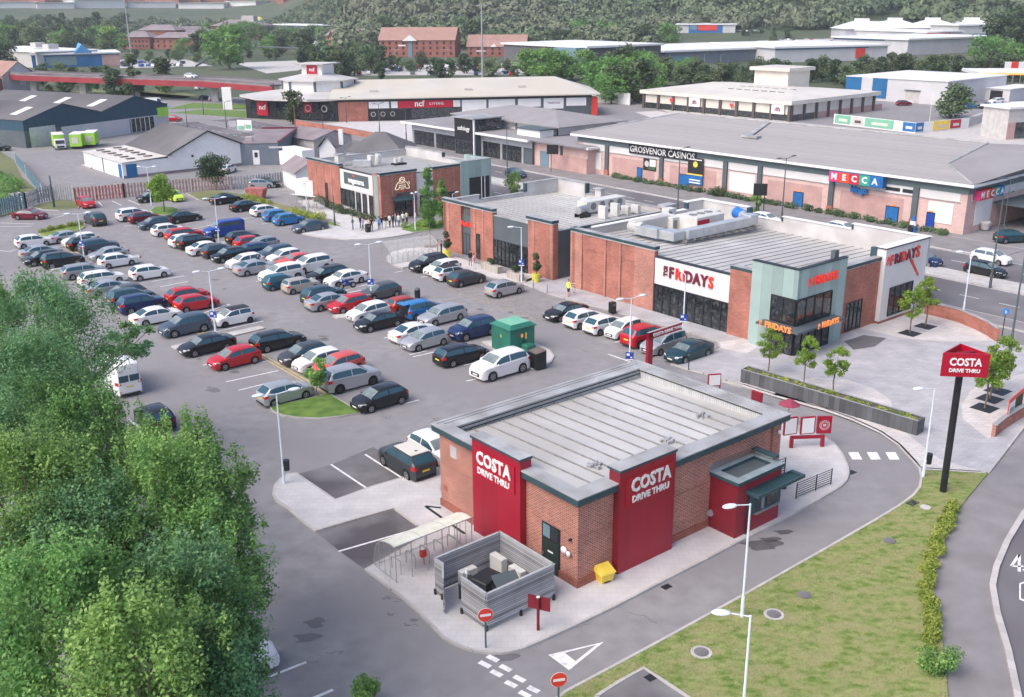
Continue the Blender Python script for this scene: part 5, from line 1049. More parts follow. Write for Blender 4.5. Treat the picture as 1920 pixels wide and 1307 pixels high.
b = MB(); b.add([(KL+.8,1.0,6.42),(KL+3,-34,6.42),(62,-17.8,9.0),(-.9,1.0,6.42),(-.9,-34,6.42),(6.8,-17.8,9.0),(6.3,-6.3,7.42),(62,-19,9.0),(62,-34,6.42),(6.8,-34,6.42),(-4.5,-24,9.0)], [(0,1,2),(3,6,5,10),(3,10,4),(5,2,8,9),(10,5,9),(2,1,8)]); b.build('roof_hip', M['roofhip'], T)
b = MB(); b.tube((-.9,1,6.46),(6.3,-6.3,7.46),.16); b.tube((6.3,-6.3,7.46),(6.8,-17.8,9.05),.16); b.tube((6.8,-17.8,9.05),(62,-17.8,9.05),.16); b.tube((62,-17.8,9.05),(KL+.8,1,6.46),.16); b.build('ridge_capping', M['roofcap'], T)
b = MB(); b.add([(42.5,-17.5,9.1),(43.3,-17.5,9.1),(40.3,-8.2,7.95),(39.3,-8.2,7.95)], [(3,2,1,0)]); b.box(37.6,40.6,-8.6,-7.4,7.7,8.05); b.build('roof_gutter', M['roofcap'], T)
pil = [68.5,62.2,50.0,37.3,31.0,19.0,6.7,.4]
for x in pil[1:-1]: p = bx(T,'pilaster','slate',(x-.38,x+.38,0,.3,1.0,5.05)); bx(p,'pilaster_base','brick_far',(x-.45,x+.45,0,.4,0,1.0))
for a_, c_ in zip(pil, pil[1:]):
    bx(T,'cream_band','render_white',(c_+.5,a_-.5,0,.06,3.95,5.02)); bx(T,'sill_course','roofcap',(c_+.45,a_-.45,0,.12,3.85,3.95))
for x0,x1 in ((51.5,61),(39,48.3),(8.3,17.6),(20.5,29.6)): bx(T,'recessed_panel','brick_rose',(x0,x1,0,.03,.4,3.3))
for x0,x1 in ((63.6,67.0),(31.9,36.5),(1.6,4.9)): bx(T,'blank_window','white',(x0,x1,0,.08,.8 if x0>5 else 1.0,3.6))
bx(T,'blank_window','white',(-.08,0,-6.6,-2.4,.8,4.0))
bx(T,'cream_band','render_white',(-.06,0,-33,-1,4.0,5.0)); 
for i,(x0,x1) in enumerate(((54.2,55.2),(44.4,46.2),(8.9,10.6),(3.9,4.9),(23.5,25))):
    z1 = 2.1
    p = bx(T,'door','blue_sign' if i == 3 else M.setdefault('doorblue', mat('door_blue',(.012,.11,.33),(.02,.15,.4),2,.5)),(x0,x1,.03,.1,.12,z1)); bx(p,'door_frame','dark',(x0-.08,x0,.03,.12,.12,z1+.1),(x1,x1+.08,.03,.12,.12,z1+.1),(x0,x1,.03,.12,z1,z1+.1))
    if i in (2,3,4): b = MB(); b.box((x0+x1)/2-.3,(x0+x1)/2+.3,.1,.22,z1+.15,z1+.3); b.build('door_lamp', M['letter_orange'], p)
bx(T,'louvre','dark',(7.1,8.6,.06,.12,4.2,4.65),(9.0,11.0,.06,.12,4.2,4.65)); 
sg = bx(T,'sign_panel','black',(42.9,57.0,.18,.3,4.35,5.85)); text('GROSVENOR CASINOS', 1.42, M['white'], sg, face('y+',49.95,.33,5.05), depth=.03, sx=.93, bold=.01)
cols = [(.62,.04,.16),(.62,.07,.02),(.5,.02,.05),(.03,.33,.22),(.01,.13,.42)]
mc = [mat('letter_tile_%d' % i, c_, None, 1, .5) for i,c_ in enumerate(cols)]
sg = bx(T,'sign_panel','doorblue',(10.9,18.9,.18,1.2,4.5,5.95))
for i,ch in enumerate('MECCA'):
    x1 = 18.8-i*1.52; tl = bx(sg,'letter_tile',mc[i],(x1-1.5,x1,1.2,1.27,4.55,5.9)); text(ch, 1.15, M['white'], tl, face('y+',x1-.75,1.3,5.23), depth=.02, bold=.04)
text('bingo', 1.15, M['doorblue'], T, face('y+',14.6,.5,3.75), depth=.14, bold=.05)
for i,ch in enumerate('MECCA'):
    y0 = -1.2-i*1.25; tl = bx(T,'letter_tile',mc[i],(-1.0,-.2,y0-1.22,y0,4.2,5.4)); text(ch, 1.1, M['white'], tl, face('x-',-1.03,y0-.6,4.8), depth=.02, bold=.03)
bn = bx(T,'banner','dark',(51.2,54.0,.03,.06,1.9,3.8)); b = MB(); b.box(51.3,52.6,.06,.075,2.6,3.7); b.k=1; b.box(51.4,53.0,.06,.075,2.1,2.55); b.k = 2; b.tube((53.2,.06,2.95),(53.2,.08,2.95),.5,.5,16); b.build('banner_print', [M['white'],M['leafD'],M['concrete']], bn)
bn = bx(T,'banner','dark',(41.4,44.4,.3,.36,2.2,5.0)); b = MB(); b.box(41.4,44.4,.36,.38,.9,2.5); b.k = 1; b.tube((42.9,.36,4.0),(42.9,.38,4.0),.45,.45,16); b.box(41.4,44.4,.38,.39,2.35,2.55); b.k = 2; b.box(41.8,44.0,.38,.39,1.5,1.7); b.box(41.8,44.0,.38,.39,1.1,1.3); b.box(41.7,44.1,.36,.37,4.65,4.8); b.build('banner_print', [M['doorblue'],M['yellow'],M['white']], bn)
bx(T,'porch_roof','slate',(-8,-.05,-12,-7,3.0,3.25),(-12,-.05,-30,-12,3.0,3.2)); bx(T,'porch_wall','brick_rose',(-7.6,-7.3,-11.8,-7.2,0,3.0),(-11.6,-11.3,-30,-12.2,0,3.0))
# hedge along the hall is stuff; bushes beside it are plants, see vegetation
lowwall([Kf.w(-11,2.0),Kf.w(-20,2.0),Kf.w(-34,2.0)], 1.3, 'pink brick boundary wall right of the bingo hall corner', m='brick_pink')
t = thing('advertising_cone','cone-shaped blue and white promotional board by the hedge outside the bingo hall','advert', (*G(1710,436,.12),.12), 0); b = MB(); b.tube((0,0,0),(0,0,2.0),.55,.25,10); b.build('board', M['doorblue'], t); b = MB(); b.tube((0,0,.9),(0,0,1.5),.42,.34,10); b.build('print', M['white'], t)
t = thing('stone_tub','squat cream tub at the bingo hall corner','planter', (*G(1846,430,.12),.12), 0); b = MB(); b.tube((0,0,0),(0,0,.9),.45,.7,12); b.tube((0,0,.9),(0,0,1.1),.7,.5,12); b.build('tub', M['yellow'] if 0 else M['plaza_light'], t)
# ================================================================= glass corner showroom
Sf = Fr(*G(985,308), 0); a_ = G(1085,325); dS = math.degrees(math.atan2(a_[1]-Sf.o[1], a_[0]-Sf.o[0])); 
Sf = Fr(*G(985,308), 128.4)   # x runs away along the road front, y towards the road
T = thing('showroom','low grey showroom with a glazed tower, black sign and wide pale eaves','building', Sf.o, R_(128.4))
bx(T,'wall','slate',(-2,37,-26,0,0,4.3)); bx(T,'wall_end','brick_pink',(-16,-2,-20,-.5,0,4.3))
bx(T,'fascia','duct',(-2,37,0,.05,3.0,4.3)); bx(T,'eaves','white',(-2.5,39,-26,1.6,4.3,4.65),(-17,-2.5,-26,.4,4.3,4.65)); 
bx(T,'roof_deck','roofhip',(-16.6,38.6,-25.6,1.2,4.65,4.68))
for k,(x0,x1) in enumerate(((1.2,6.5),(7.2,12.5),(21,28),(29,36))): glazing(T,x0,x1,.2,3.0,4,'y',0,g='glass_lit') if 0 else bx(T,'window','glass_lit',(x0,x1,0,.05,.2,3.0))
for x in (.4,6.7,12.6,20.4,28.3,36.3): bx(T,'column','roofcap',(x,x+.5,0,.12,0,3.0))
for x in (2.5,3.9,8.6,10,22.7,24.4,26.1,30.7,32.4,34.1): bx(T,'mullion','dark',(x,x+.1,.05,.1,.2,3.0))
tw = bx(T,'sign_tower','slate',(13.3,19.5,-5,1.6,0,7.0)); bx(tw,'tower_sign','black',(13.4,19.4,1.6,1.75,2.9,6.9)); bx(tw,'tower_glass','glass_lit',(13.5,19.3,1.6,1.65,.2,2.8)); bx(tw,'tower_side_glass','glass_lit',(13.22,13.3,-4.5,1.2,4.7,6.9)); bx(tw,'tower_roof','roofcap',(12.9,20,-5.4,2.1,7.0,7.2)); bx(tw,'tower_post','white',(13.1,13.35,1.5,1.8,0,7.0))
text('sofology', 1.15, M['white'], tw, face('y+',16.4,1.78,5.1), depth=.02, bold=.015)
bx(T,'clerestory','white',(-1,30,-22,-7,4.68,6.1)); 
b = MB(); b.add([(-2.5,-5.8,6.1),(31.5,-5.8,6.1),(31.5,-23.2,6.1),(-2.5,-23.2,6.1),(8,-14,8.2),(21,-14,8.2),(-2.5,-5.8,6.3),(31.5,-5.8,6.3),(31.5,-23.2,6.3),(-2.5,-23.2,6.3)], [(0,1,7,6),(1,2,8,7),(2,3,9,8),(3,0,6,9),(6,7,5,4),(7,8,5),(8,9,4,5),(9,6,4)]); b.build('hipped_roof', M['roofhip'], T)
for x in (-1,5,11,17,23,29.5): bx(T,'clerestory_post','slate',(x,x+.4,-7,-6.9,4.68,6.1))
bx(T,'roof_box','white',(-1.5,5,-5.4,-2.2,4.68,5.9)); bx(T,'roof_box_cap','slate',(-1.8,5.3,-5.7,-1.9,5.9,6.1))
bx(T,'service_door','blueglass',(-6,-3.6,-.5,-.42,.1,2.8)); bx(T,'service_wall','brick_rose',(-16,-7,-.5,-.3,0,2.6)); bx(T,'service_post','slate',(-9.6,-9.2,-.5,-.25,2.6,4.3))
# ================================================================= long red and black shop
Qf = Fr(*G(635,228), 8.0)
T = thing('furniture_shop','long black and white shop with red sign band, pale roof and octagonal lantern tower','building', Qf.o, R_(8.0))
bx(T,'wall','slate',(0,64,0,34,0,5.0)); bx(T,'brick_panel','brick_far',(.1,7.3,-.15,0,0,4.7)); bx(T,'black_band','black',(0,64,-.1,0,4.7,5.6))
bx(T,'black_wall','black',(7.4,18,-.08,0,0,2.9)); glazing(T,18,31,.1,2.9,8,'y',0,g='glass_lit')
bx(T,'white_panel','white',(7.6,12.6,-.1,0,3.0,4.6),(13.1,14.7,-.1,0,3.0,4.6),(28.57,30.33,-.1,0,3.0,4.6),(30.77,36.92,-.1,0,1.8,4.6),(37.5,44.24,-.1,0,1.8,4.6),(44.97,50.83,-.1,0,2.6,4.6),(51.56,56.68,-.1,0,2.0,4.6),(57.41,62.54,-.1,0,2.6,4.6))
text('mattress', .9, M['letter_dark'], T, face('y-',54.19,-.12,3.5), depth=.01); 
sb = bx(T,'sign_band','sign_red',(14.8,28.5,-.2,-.0,2.95,4.7)); text('ncf', 2.0, M['white'], sb, face('y-',20.1,-.23,3.95), depth=.02, bold=.05); text('LIVING', .95, M['white'], sb, face('y-',24.4,-.23,3.9), depth=.02, bold=.01, space=1.25)
for x in (8.6,11.0,13.4): b = MB(); b.tube((x,-.1,1.6),(x,-.13,1.6),.6,.6,16); rg = b.build('round_decal', M['concrete'], T); b = MB(); b.tube((x,-.13,1.6),(x,-.14,1.6),.45,.45,16); b.build('decal_centre', M['black'], rg)
bx(T,'red_end','letter_red',(64,65.5,-.3,3,0,4.6))
b = MB(); b.add([(-2,-1.2,5.6),(66,-1.2,5.6),(58,20,8.6),(-1,20,8.6),(-2,-1.2,5.3),(66,-1.2,5.3)], [(0,1,2,3),(4,5,1,0)]); b.add([(58,20,8.6),(66,-1.2,5.6),(68,20,5.6)], [(0,1,2)]); b.build('roof', mat('cream_roof',(.50,.47,.41),(.60,.565,.50),.1,.6,c3=(.54,.49,.40),s3=.06), T)
bx(T,'roof_light','concrete',(8,10,5,6.2,6.5,7.0),(32,34,5,6.2,6.5,7.0),(46,48,7,8.2,6.8,7.3))
W1 = thing('black_corner_wing','black glazed corner wing of the furniture shop under a wide pale octagonal roof','building', Qf.o, R_(8-29.3))
W1.location = (*G(635,228),0)
bx(W1,'wall','black',(-27,-.2,.0,18,0,4.9)); bx(W1,'glazing','glass_lit',(-25.5,-20,-.06,0,.3,4.2),(-18,-1,-.06,0,.3,4.2)); bx(W1,'end_glazing','glass_lit',(-27.06,-27,2,15,.3,4.2))
for k in range(16): bx(W1,'mullion','dark',(-17.8+k*1.1,-17.7+k*1.1,-.12,-.06,.3,4.2)) if k < 8 else None
fs_ = bx(W1,'red_flag_sign','sign_red',(-23.4,-20.2,-.35,-.1,.9,4.6)); text('ncf', 1.7, M['white'], fs_, face('y-',-21.8,-.38,2.9), depth=.02, bold=.04)
for x,mm in ((-8.5,'sign_red'),(-3.8,'black')): b = MB(); b.box(x-1.2,x+1.2,-.14,-.08,1.9,4.2); dcl = b.build('square_decal', M[mm], W1); b = MB(); b.tube((x,-.14,3.0),(x,-.17,3.0),.85,.85,18); q = b.build('decal_ring', M['concrete'], dcl); b = MB(); b.tube((x,-.17,3.0),(x,-.18,3.0),.62,.62,18); b.build('decal_centre', M[mm], q)
oc = [(-14+21*math.cos(math.pi/8+i*math.pi/4)*.92, 10+14.5*math.sin(math.pi/8+i*math.pi/4)) for i in range(8)]; oc2 = [(-13+9.5*math.cos(math.pi/8+i*math.pi/4), 13+8.5*math.sin(math.pi/8+i*math.pi/4)) for i in range(8)]
b = MB(); b.prism(oc, 4.9, 5.4); b.build('eaves', M['plaza_light'], W1)
b = MB(); b.add([(x,y,5.42) for x,y in oc]+[(x,y,6.6) for x,y in oc2], [(i,(i+1)%8,8+(i+1)%8,8+i) for i in range(8)]); b.build('lower_roof', mat('pale_roof',(.46,.44,.43),(.54,.52,.50),.2,.6), W1)
b = MB(); b.prism(oc2, 6.5, 9.0); lt = b.build('lantern_wall', M['white'], W1); b = MB(); o3 = [((x+13)*1.12-13,(y-13)*1.12+13) for x,y in oc2]; b.prism(o3, 9.0, 9.25); b.add([(x,y,9.26) for x,y in o3]+[(-13,13,11.3)], [(i,(i+1)%8,8) for i in range(8)]); b.build('lantern_roof', bpy.data.materials['pale_roof'], W1)
for x,y in oc2: b = MB(); b.box(x-.25,x+.25,y-.25,y+.25,6.5,9.02); b.build('lantern_post', M['slate'], lt)
cu = bx(W1,'cupola','white',(-16,-10,10,16,10.2,12.9)); bx(cu,'cupola_roof','plaza_light',(-17.3,-8.7,8.7,17.3,12.9,13.2)); s_ = bx(cu,'cupola_sign','sign_red',(-14.4,-11.3,9.85,10,10.6,12.8)); text('ncf', 1.3, M['white'], s_, face('y-',-12.85,9.83,11.7), depth=.02, bold=.04)
# brick boundary wall, road sign, totem
lowwall(P((553,234),(600,242),(660,252),(733,266)), 1.3, 'long low red brick wall between the road and the furniture shop car park')
lowwall(P((1103,193),(1140,192),(1181,197)), 3.2, 'plain white screen wall at the right end of the furniture shop', m='white', cap=False, nm='screen_wall')
c = G(460,252); t = thing('direction_sign','large white and green road direction sign on two posts beside the road','road sign',(c[0],c[1],0),R_(-20)); bx(t,'posts','grey_metal',(-1.4,-1.3,0,.1,0,1.6),(1.3,1.4,0,.1,0,1.6)); p = bx(t,'plate','white',(-1.9,1.9,-.06,0,.9,3.2)); bx(p,'green_panel','green_top',(-1.7,-.1,-.08,-.06,1.0,1.9),(.3,1.7,-.08,-.06,1.3,2.2)); bx(p,'red_stroke','letter_red',(0,.12,-.09,-.08,1.2,2.4))
c = G(428,205); t = thing('totem_board','tall plain white totem board on the green corner by the furniture shop','sign',(c[0],c[1],0),R_(-5)); bx(t,'board','white',(-1.3,1.3,-.3,.3,0,6.0),ch=True)
c = G(437,243); t = thing('road_sign','small blue road sign beside the large white and green one','road sign',(c[0],c[1],0),R_(-20)); bx(t,'plate','duct',(-1,1,-.05,0,.6,2.0)); bx(t,'posts','grey_metal',(-.8,-.7,0,.08,0,.6),(.7,.8,0,.08,0,.6))
# ================================================================= cream showroom with dark pillars
Df = Fr(*G(1480,228), 130.5)
T = thing('sofa_showroom','cream flat-roofed showroom with dark brown pillars and a square roof tower','building', Df.o, R_(130.5))
M['cream'] = mat('cream_panel',(.60,.56,.49),(.67,.63,.56),.4,.7); M['creamroof'] = mat('cream_roof_sheet',(.55,.51,.46),(.63,.59,.53),.15,.6); M['brown'] = mat('brown_pillar',(.09,.07,.065),None,1,.7)
bx(T,'wall','cream',(0,47,-38,0,0,3.9)); bx(T,'eaves','cream',(-.8,48,-39,.8,3.9,4.8))
b = MB(); b.add([(-.8,.8,4.82),(48,.8,4.82),(48,-39,4.82),(-.8,-39,4.82),(12,-18,6.4),(38,-18,6.4)], [(0,1,5,4),(1,2,5),(2,3,4,5),(3,0,4)]); b.build('roof', M['creamroof'], T)
for k in range(10): bx(T,'pillar','brown',(k*5.2-.3,k*5.2+.4,0,.5,0,3.9))
for k in range(9): bx(T,'shopfront','glass_lit',(k*5.2+.5,k*5.2+4.8,0,.06,.1,1.6))
for k in range(8): bx(T,'pillar','brown',(-.5,0,-k*5.2-.6,-k*5.2,0,3.9)); bx(T,'end_panel','wood_v' if k<2 else 'brick_rose',(-.06,0,-k*5.2-5,-k*5.2-.7,0,1.5))
for x in (1.4,27.2): p = bx(T,'sign_board','white',(x,x+3.6,.5,.6,1.6,3.9)) ; text('dfs', 1.5, M['letter_dark'], p, face('y+',x+1.8,.63,2.7), depth=.02, bold=.03)
for x in (17,36.8): b = MB(); b.add([(x-.7,.56,2.9),(x-.35,.56,3.3),(x,.56,3.0),(x+.35,.56,3.3),(x+.7,.56,2.9),(x,.56,1.9)], [(0,1,2,3,4,5)]); b.build('heart_sign', M['letter_red'], T)
for k in range(14): bx(T,'roof_light','slate',(9+(k//2)*2.6,10.6+(k//2)*2.6,-10-(k%2)*5,-9.5-(k%2)*5,5.5,5.82+(k%2)*.35))
tw = bx(T,'roof_tower','cream',(20,31,-37,-27,4.8,9.5)); bx(tw,'tower_roof','creamroof',(19,32,-38,-26,9.5,10.4))
# ================================================================= blue-fronted grey trade unit
Bf = Fr(*G(1770,193), 45)
T = thing('trade_unit','pale grey trade unit with a bright blue front corner and flat white roof','building', (119,285,0), R_(40))
M['paleclad'] = mat('pale_cladding',(.50,.49,.505),(.56,.55,.56),.2,.6); M['blueclad'] = mat('blue_cladding',(.01,.11,.27),(.02,.14,.32),.3,.5); M['whiteroof'] = mat('white_roof_sheet',(.66,.655,.65),(.74,.735,.73),.05,.6)
bx(T,'wall','paleclad',(0,34,0,31,0,6.3)); bx(T,'roof','whiteroof',(-.3,34.3,-.3,31.3,6.3,6.5)); p = bx(T,'blue_front','blueclad',(-.2,0,18,31.2,.8,6.3)); bx(p,'horse_panel','paleclad',(-.3,-.2,22.5,26,2,6.3)); bx(p,'entrance','glass',(-.32,-.2,23,25.6,0,2)); bx(T,'roller_door','concrete',(-.1,0,8,12,.1,3.4)); bx(T,'door_canopy','slate',(-.5,0,7.7,12.3,3.4,3.6)); bx(T,'side_annex','paleclad',(22,40,-7,0,0,3.4)); bx(T,'annex_roof','whiteroof',(21.7,40.3,-7.4,0,3.4,3.6)); bx(T,'annex_opening','black',(21.9,22,-5,-1.5,0,2.9))
# ================================================================= vehicles
def interp(x, pts):
    if x <= pts[0][0]: return pts[0][1]
    for (a,va),(b,vb) in zip(pts, pts[1:]):
        if x <= b: return va+(vb-va)*(x-a)/(b-a)
    return pts[-1][1]
CARS = {  # length, width, wheel x rear/front, radius, top line (x from rear), belt line, glass: rear window x0-x1, roof end, windscreen x0-x1
 'hatch': dict(L=4.2,W=1.78,xr=.72,xf=3.32,r=.32,top=[(0,.86),(.06,.98),(.12,1.02),(.62,1.43),(1.1,1.49),(2.0,1.48),(2.5,1.42),(3.28,1.0),(3.8,.9),(4.1,.74),(4.2,.62)],belt=[(0,.86),(.1,.98),(.7,1.0),(3.2,.92),(3.8,.84),(4.2,.6)],rw=(.14,.6),ws=(2.52,3.24),bp=1.75,win=(.5,3.05)),
 'suv': dict(L=4.5,W=1.88,xr=.85,xf=3.6,r=.37,top=[(0,1.0),(.05,1.12),(.1,1.16),(.5,1.62),(1.0,1.68),(2.2,1.67),(2.7,1.6),(3.45,1.17),(4.1,1.07),(4.4,.88),(4.5,.7)],belt=[(0,1.0),(.1,1.12),(.8,1.13),(3.4,1.06),(4.1,1.0),(4.5,.7)],rw=(.12,.48),ws=(2.72,3.4),bp=1.95,win=(.4,3.2)),
 'saloon': dict(L=4.7,W=1.82,xr=.98,xf=3.8,r=.33,top=[(0,.84),(.08,.98),(.55,1.03),(1.35,1.38),(1.9,1.45),(2.5,1.44),(2.95,1.36),(3.6,.98),(4.25,.87),(4.6,.7),(4.7,.58)],belt=[(0,.84),(.1,.96),(.8,.97),(3.5,.9),(4.2,.82),(4.7,.56)],rw=(.6,1.32),ws=(2.97,3.55),bp=2.2,win=(1.0,3.4)),
 'estate': dict(L=4.75,W=1.84,xr=.95,xf=3.82,r=.33,top=[(0,.9),(.06,1.0),(.12,1.04),(.55,1.42),(.9,1.48),(2.4,1.48),(2.95,1.4),(3.65,.99),(4.3,.88),(4.65,.7),(4.75,.6)],belt=[(0,.88),(.1,.98),(.8,.98),(3.6,.91),(4.25,.83),(4.75,.58)],rw=(.14,.53),ws=(2.97,3.6),bp=2.1,win=(.42,3.45)),
 'small': dict(L=3.65,W=1.66,xr=.52,xf=2.95,r=.29,top=[(0,.9),(.05,1.0),(.1,1.05),(.4,1.42),(.8,1.49),(1.8,1.48),(2.25,1.4),(2.95,1.0),(3.35,.9),(3.6,.72),(3.65,.6)],belt=[(0,.88),(.1,.98),(2.9,.93),(3.3,.86),(3.65,.6)],rw=(.12,.38),ws=(2.27,2.9),bp=1.45,win=(.35,2.75)),
 'mini': dict(L=3.85,W=1.7,xr=.6,xf=3.1,r=.31,top=[(0,.82),(.05,.95),(.1,1.0),(.3,1.36),(.6,1.42),(2.1,1.42),(2.4,1.36),(2.85,.98),(3.6,.92),(3.8,.76),(3.85,.6)],belt=[(0,.82),(.1,.95),(2.8,.92),(3.5,.88),(3.85,.6)],rw=(.12,.29),ws=(2.42,2.82),bp=1.5,win=(.3,2.7)),
 'mpv': dict(L=4.35,W=1.78,xr=.75,xf=3.4,r=.31,top=[(0,.95),(.05,1.05),(.08,1.1),(.3,1.58),(.7,1.64),(2.1,1.63),(2.6,1.52),(3.45,1.03),(3.95,.92),(4.3,.72),(4.35,.6)],belt=[(0,.95),(.1,1.02),(3.4,.97),(3.9,.88),(4.35,.6)],rw=(.1,.28),ws=(2.62,3.4),bp=1.8,win=(.3,3.25)),
 'coupe': dict(L=4.5,W=1.82,xr=.9,xf=3.6,r=.34,top=[(0,.82),(.08,.94),(.35,1.0),(1.2,1.3),(1.8,1.37),(2.3,1.36),(2.7,1.28),(3.35,.94),(4.05,.85),(4.4,.7),(4.5,.56)],belt=[(0,.82),(.1,.92),(.9,.93),(3.3,.87),(4.0,.8),(4.5,.54)],rw=(.42,1.16),ws=(2.72,3.3),bp=1.9,win=(.95,3.15)),
 'van': dict(L=5.1,W=1.95,xr=1.0,xf=4.05,r=.36,top=[(0,1.2),(.03,1.5),(.06,1.86),(.2,1.96),(2.6,1.97),(3.4,1.9),(4.1,1.25),(4.7,1.12),(5.0,.9),(5.1,.7)],belt=[(0,1.15),(.1,1.2),(4.05,1.16),(4.6,1.05),(5.1,.7)],rw=(.04,.05),ws=(3.44,4.05),bp=2.9,win=(.6,3.75)),
 'bigvan': dict(L=6.0,W=2.05,xr=1.3,xf=4.9,r=.37,top=[(0,1.2),(.03,1.9),(.06,2.5),(.25,2.62),(3.9,2.62),(4.4,2.45),(5.0,1.45),(5.5,1.25),(5.9,.95),(6.0,.7)],belt=[(0,1.2),(.1,1.3),(5.0,1.35),(5.4,1.15),(6.0,.7)],rw=(.04,.05),ws=(4.45,4.98),bp=3.6,win=(3.9,4.75)),
}
def ring(c, x):
    W = c['W']/2; L = c['L']
    wx = W*interp(x, [(0,.80),(.25,.95),(.8,1),(L-1.0,1),(L-.4,.94),(L-.1,.84),(L,.72)])
    zb = .22
    for xw in (c['xr'], c['xf']):
        d = abs(x-xw); R = c['r']+.06
        if d < R: zb = max(zb, c['r']+math.sqrt(R*R-d*d)-.02)
    if x < .05 or x > L-.05: zb = max(zb, .3)
    top = interp(x, c['top']); be = min(interp(x, c['belt']), top-.015); rt = max(v for _,v in c['top'])
    t = min(1, max(0, (top-be)/(rt-be))) if rt > be else 0
    wg = wx*.955; wr = wg*(1-.02)*(1-t)+wx*(.76 if c['L'] != 5.1 and c['L'] != 6.0 else .86)*t
    zm = max(zb+.02, .55*be+.1); zm = min(zm, be-.02) if be-.02 > zb+.02 else zb+.02
    e = min(.05, (top-be)*.35)
    return [(0,zb),(wx*.9,zb),(wx*.985,zb+.01),(wx,max(zm,zb+.03)),(wx*.985,max(be,zb+.05)),(wg,max(be,zb+.05)+.01),(wr,top-e),(wr*.86,top-.004),(wr*.4,top+.018),(0,top+.022)]
def stations(c):
    s = set([0,.03,.1,.25,c['L']-.25,c['L']-.1,c['L']-.04,c['L']]); s |= set(p[0] for p in c['top']); s |= set(c['rw'])|set(c['ws'])|set(c['win']); s |= {c['bp']-.04,c['bp']+.04}
    for xw in (c['xr'],c['xf']):
        R = c['r']+.06
        for a in (-1.02,-.97,-.8,-.5,0,.5,.8,.97,1.02): s.add(round(xw+a*R,3))
    q = sorted(x for x in s if 0 <= x <= c['L']); o = [q[0]]
    for x in q[1:]:
        if x-o[-1] > .018: o.append(x)
    return o
CARMESH = {}
def mesh_of(b, name, mats, smooth=False):
    o = b.build(name, mats, smooth=smooth); me = o.data; bpy.data.objects.remove(o); return me
PAINT0 = mat('car_paint_base', (.5,.5,.5), None, 1, .25)
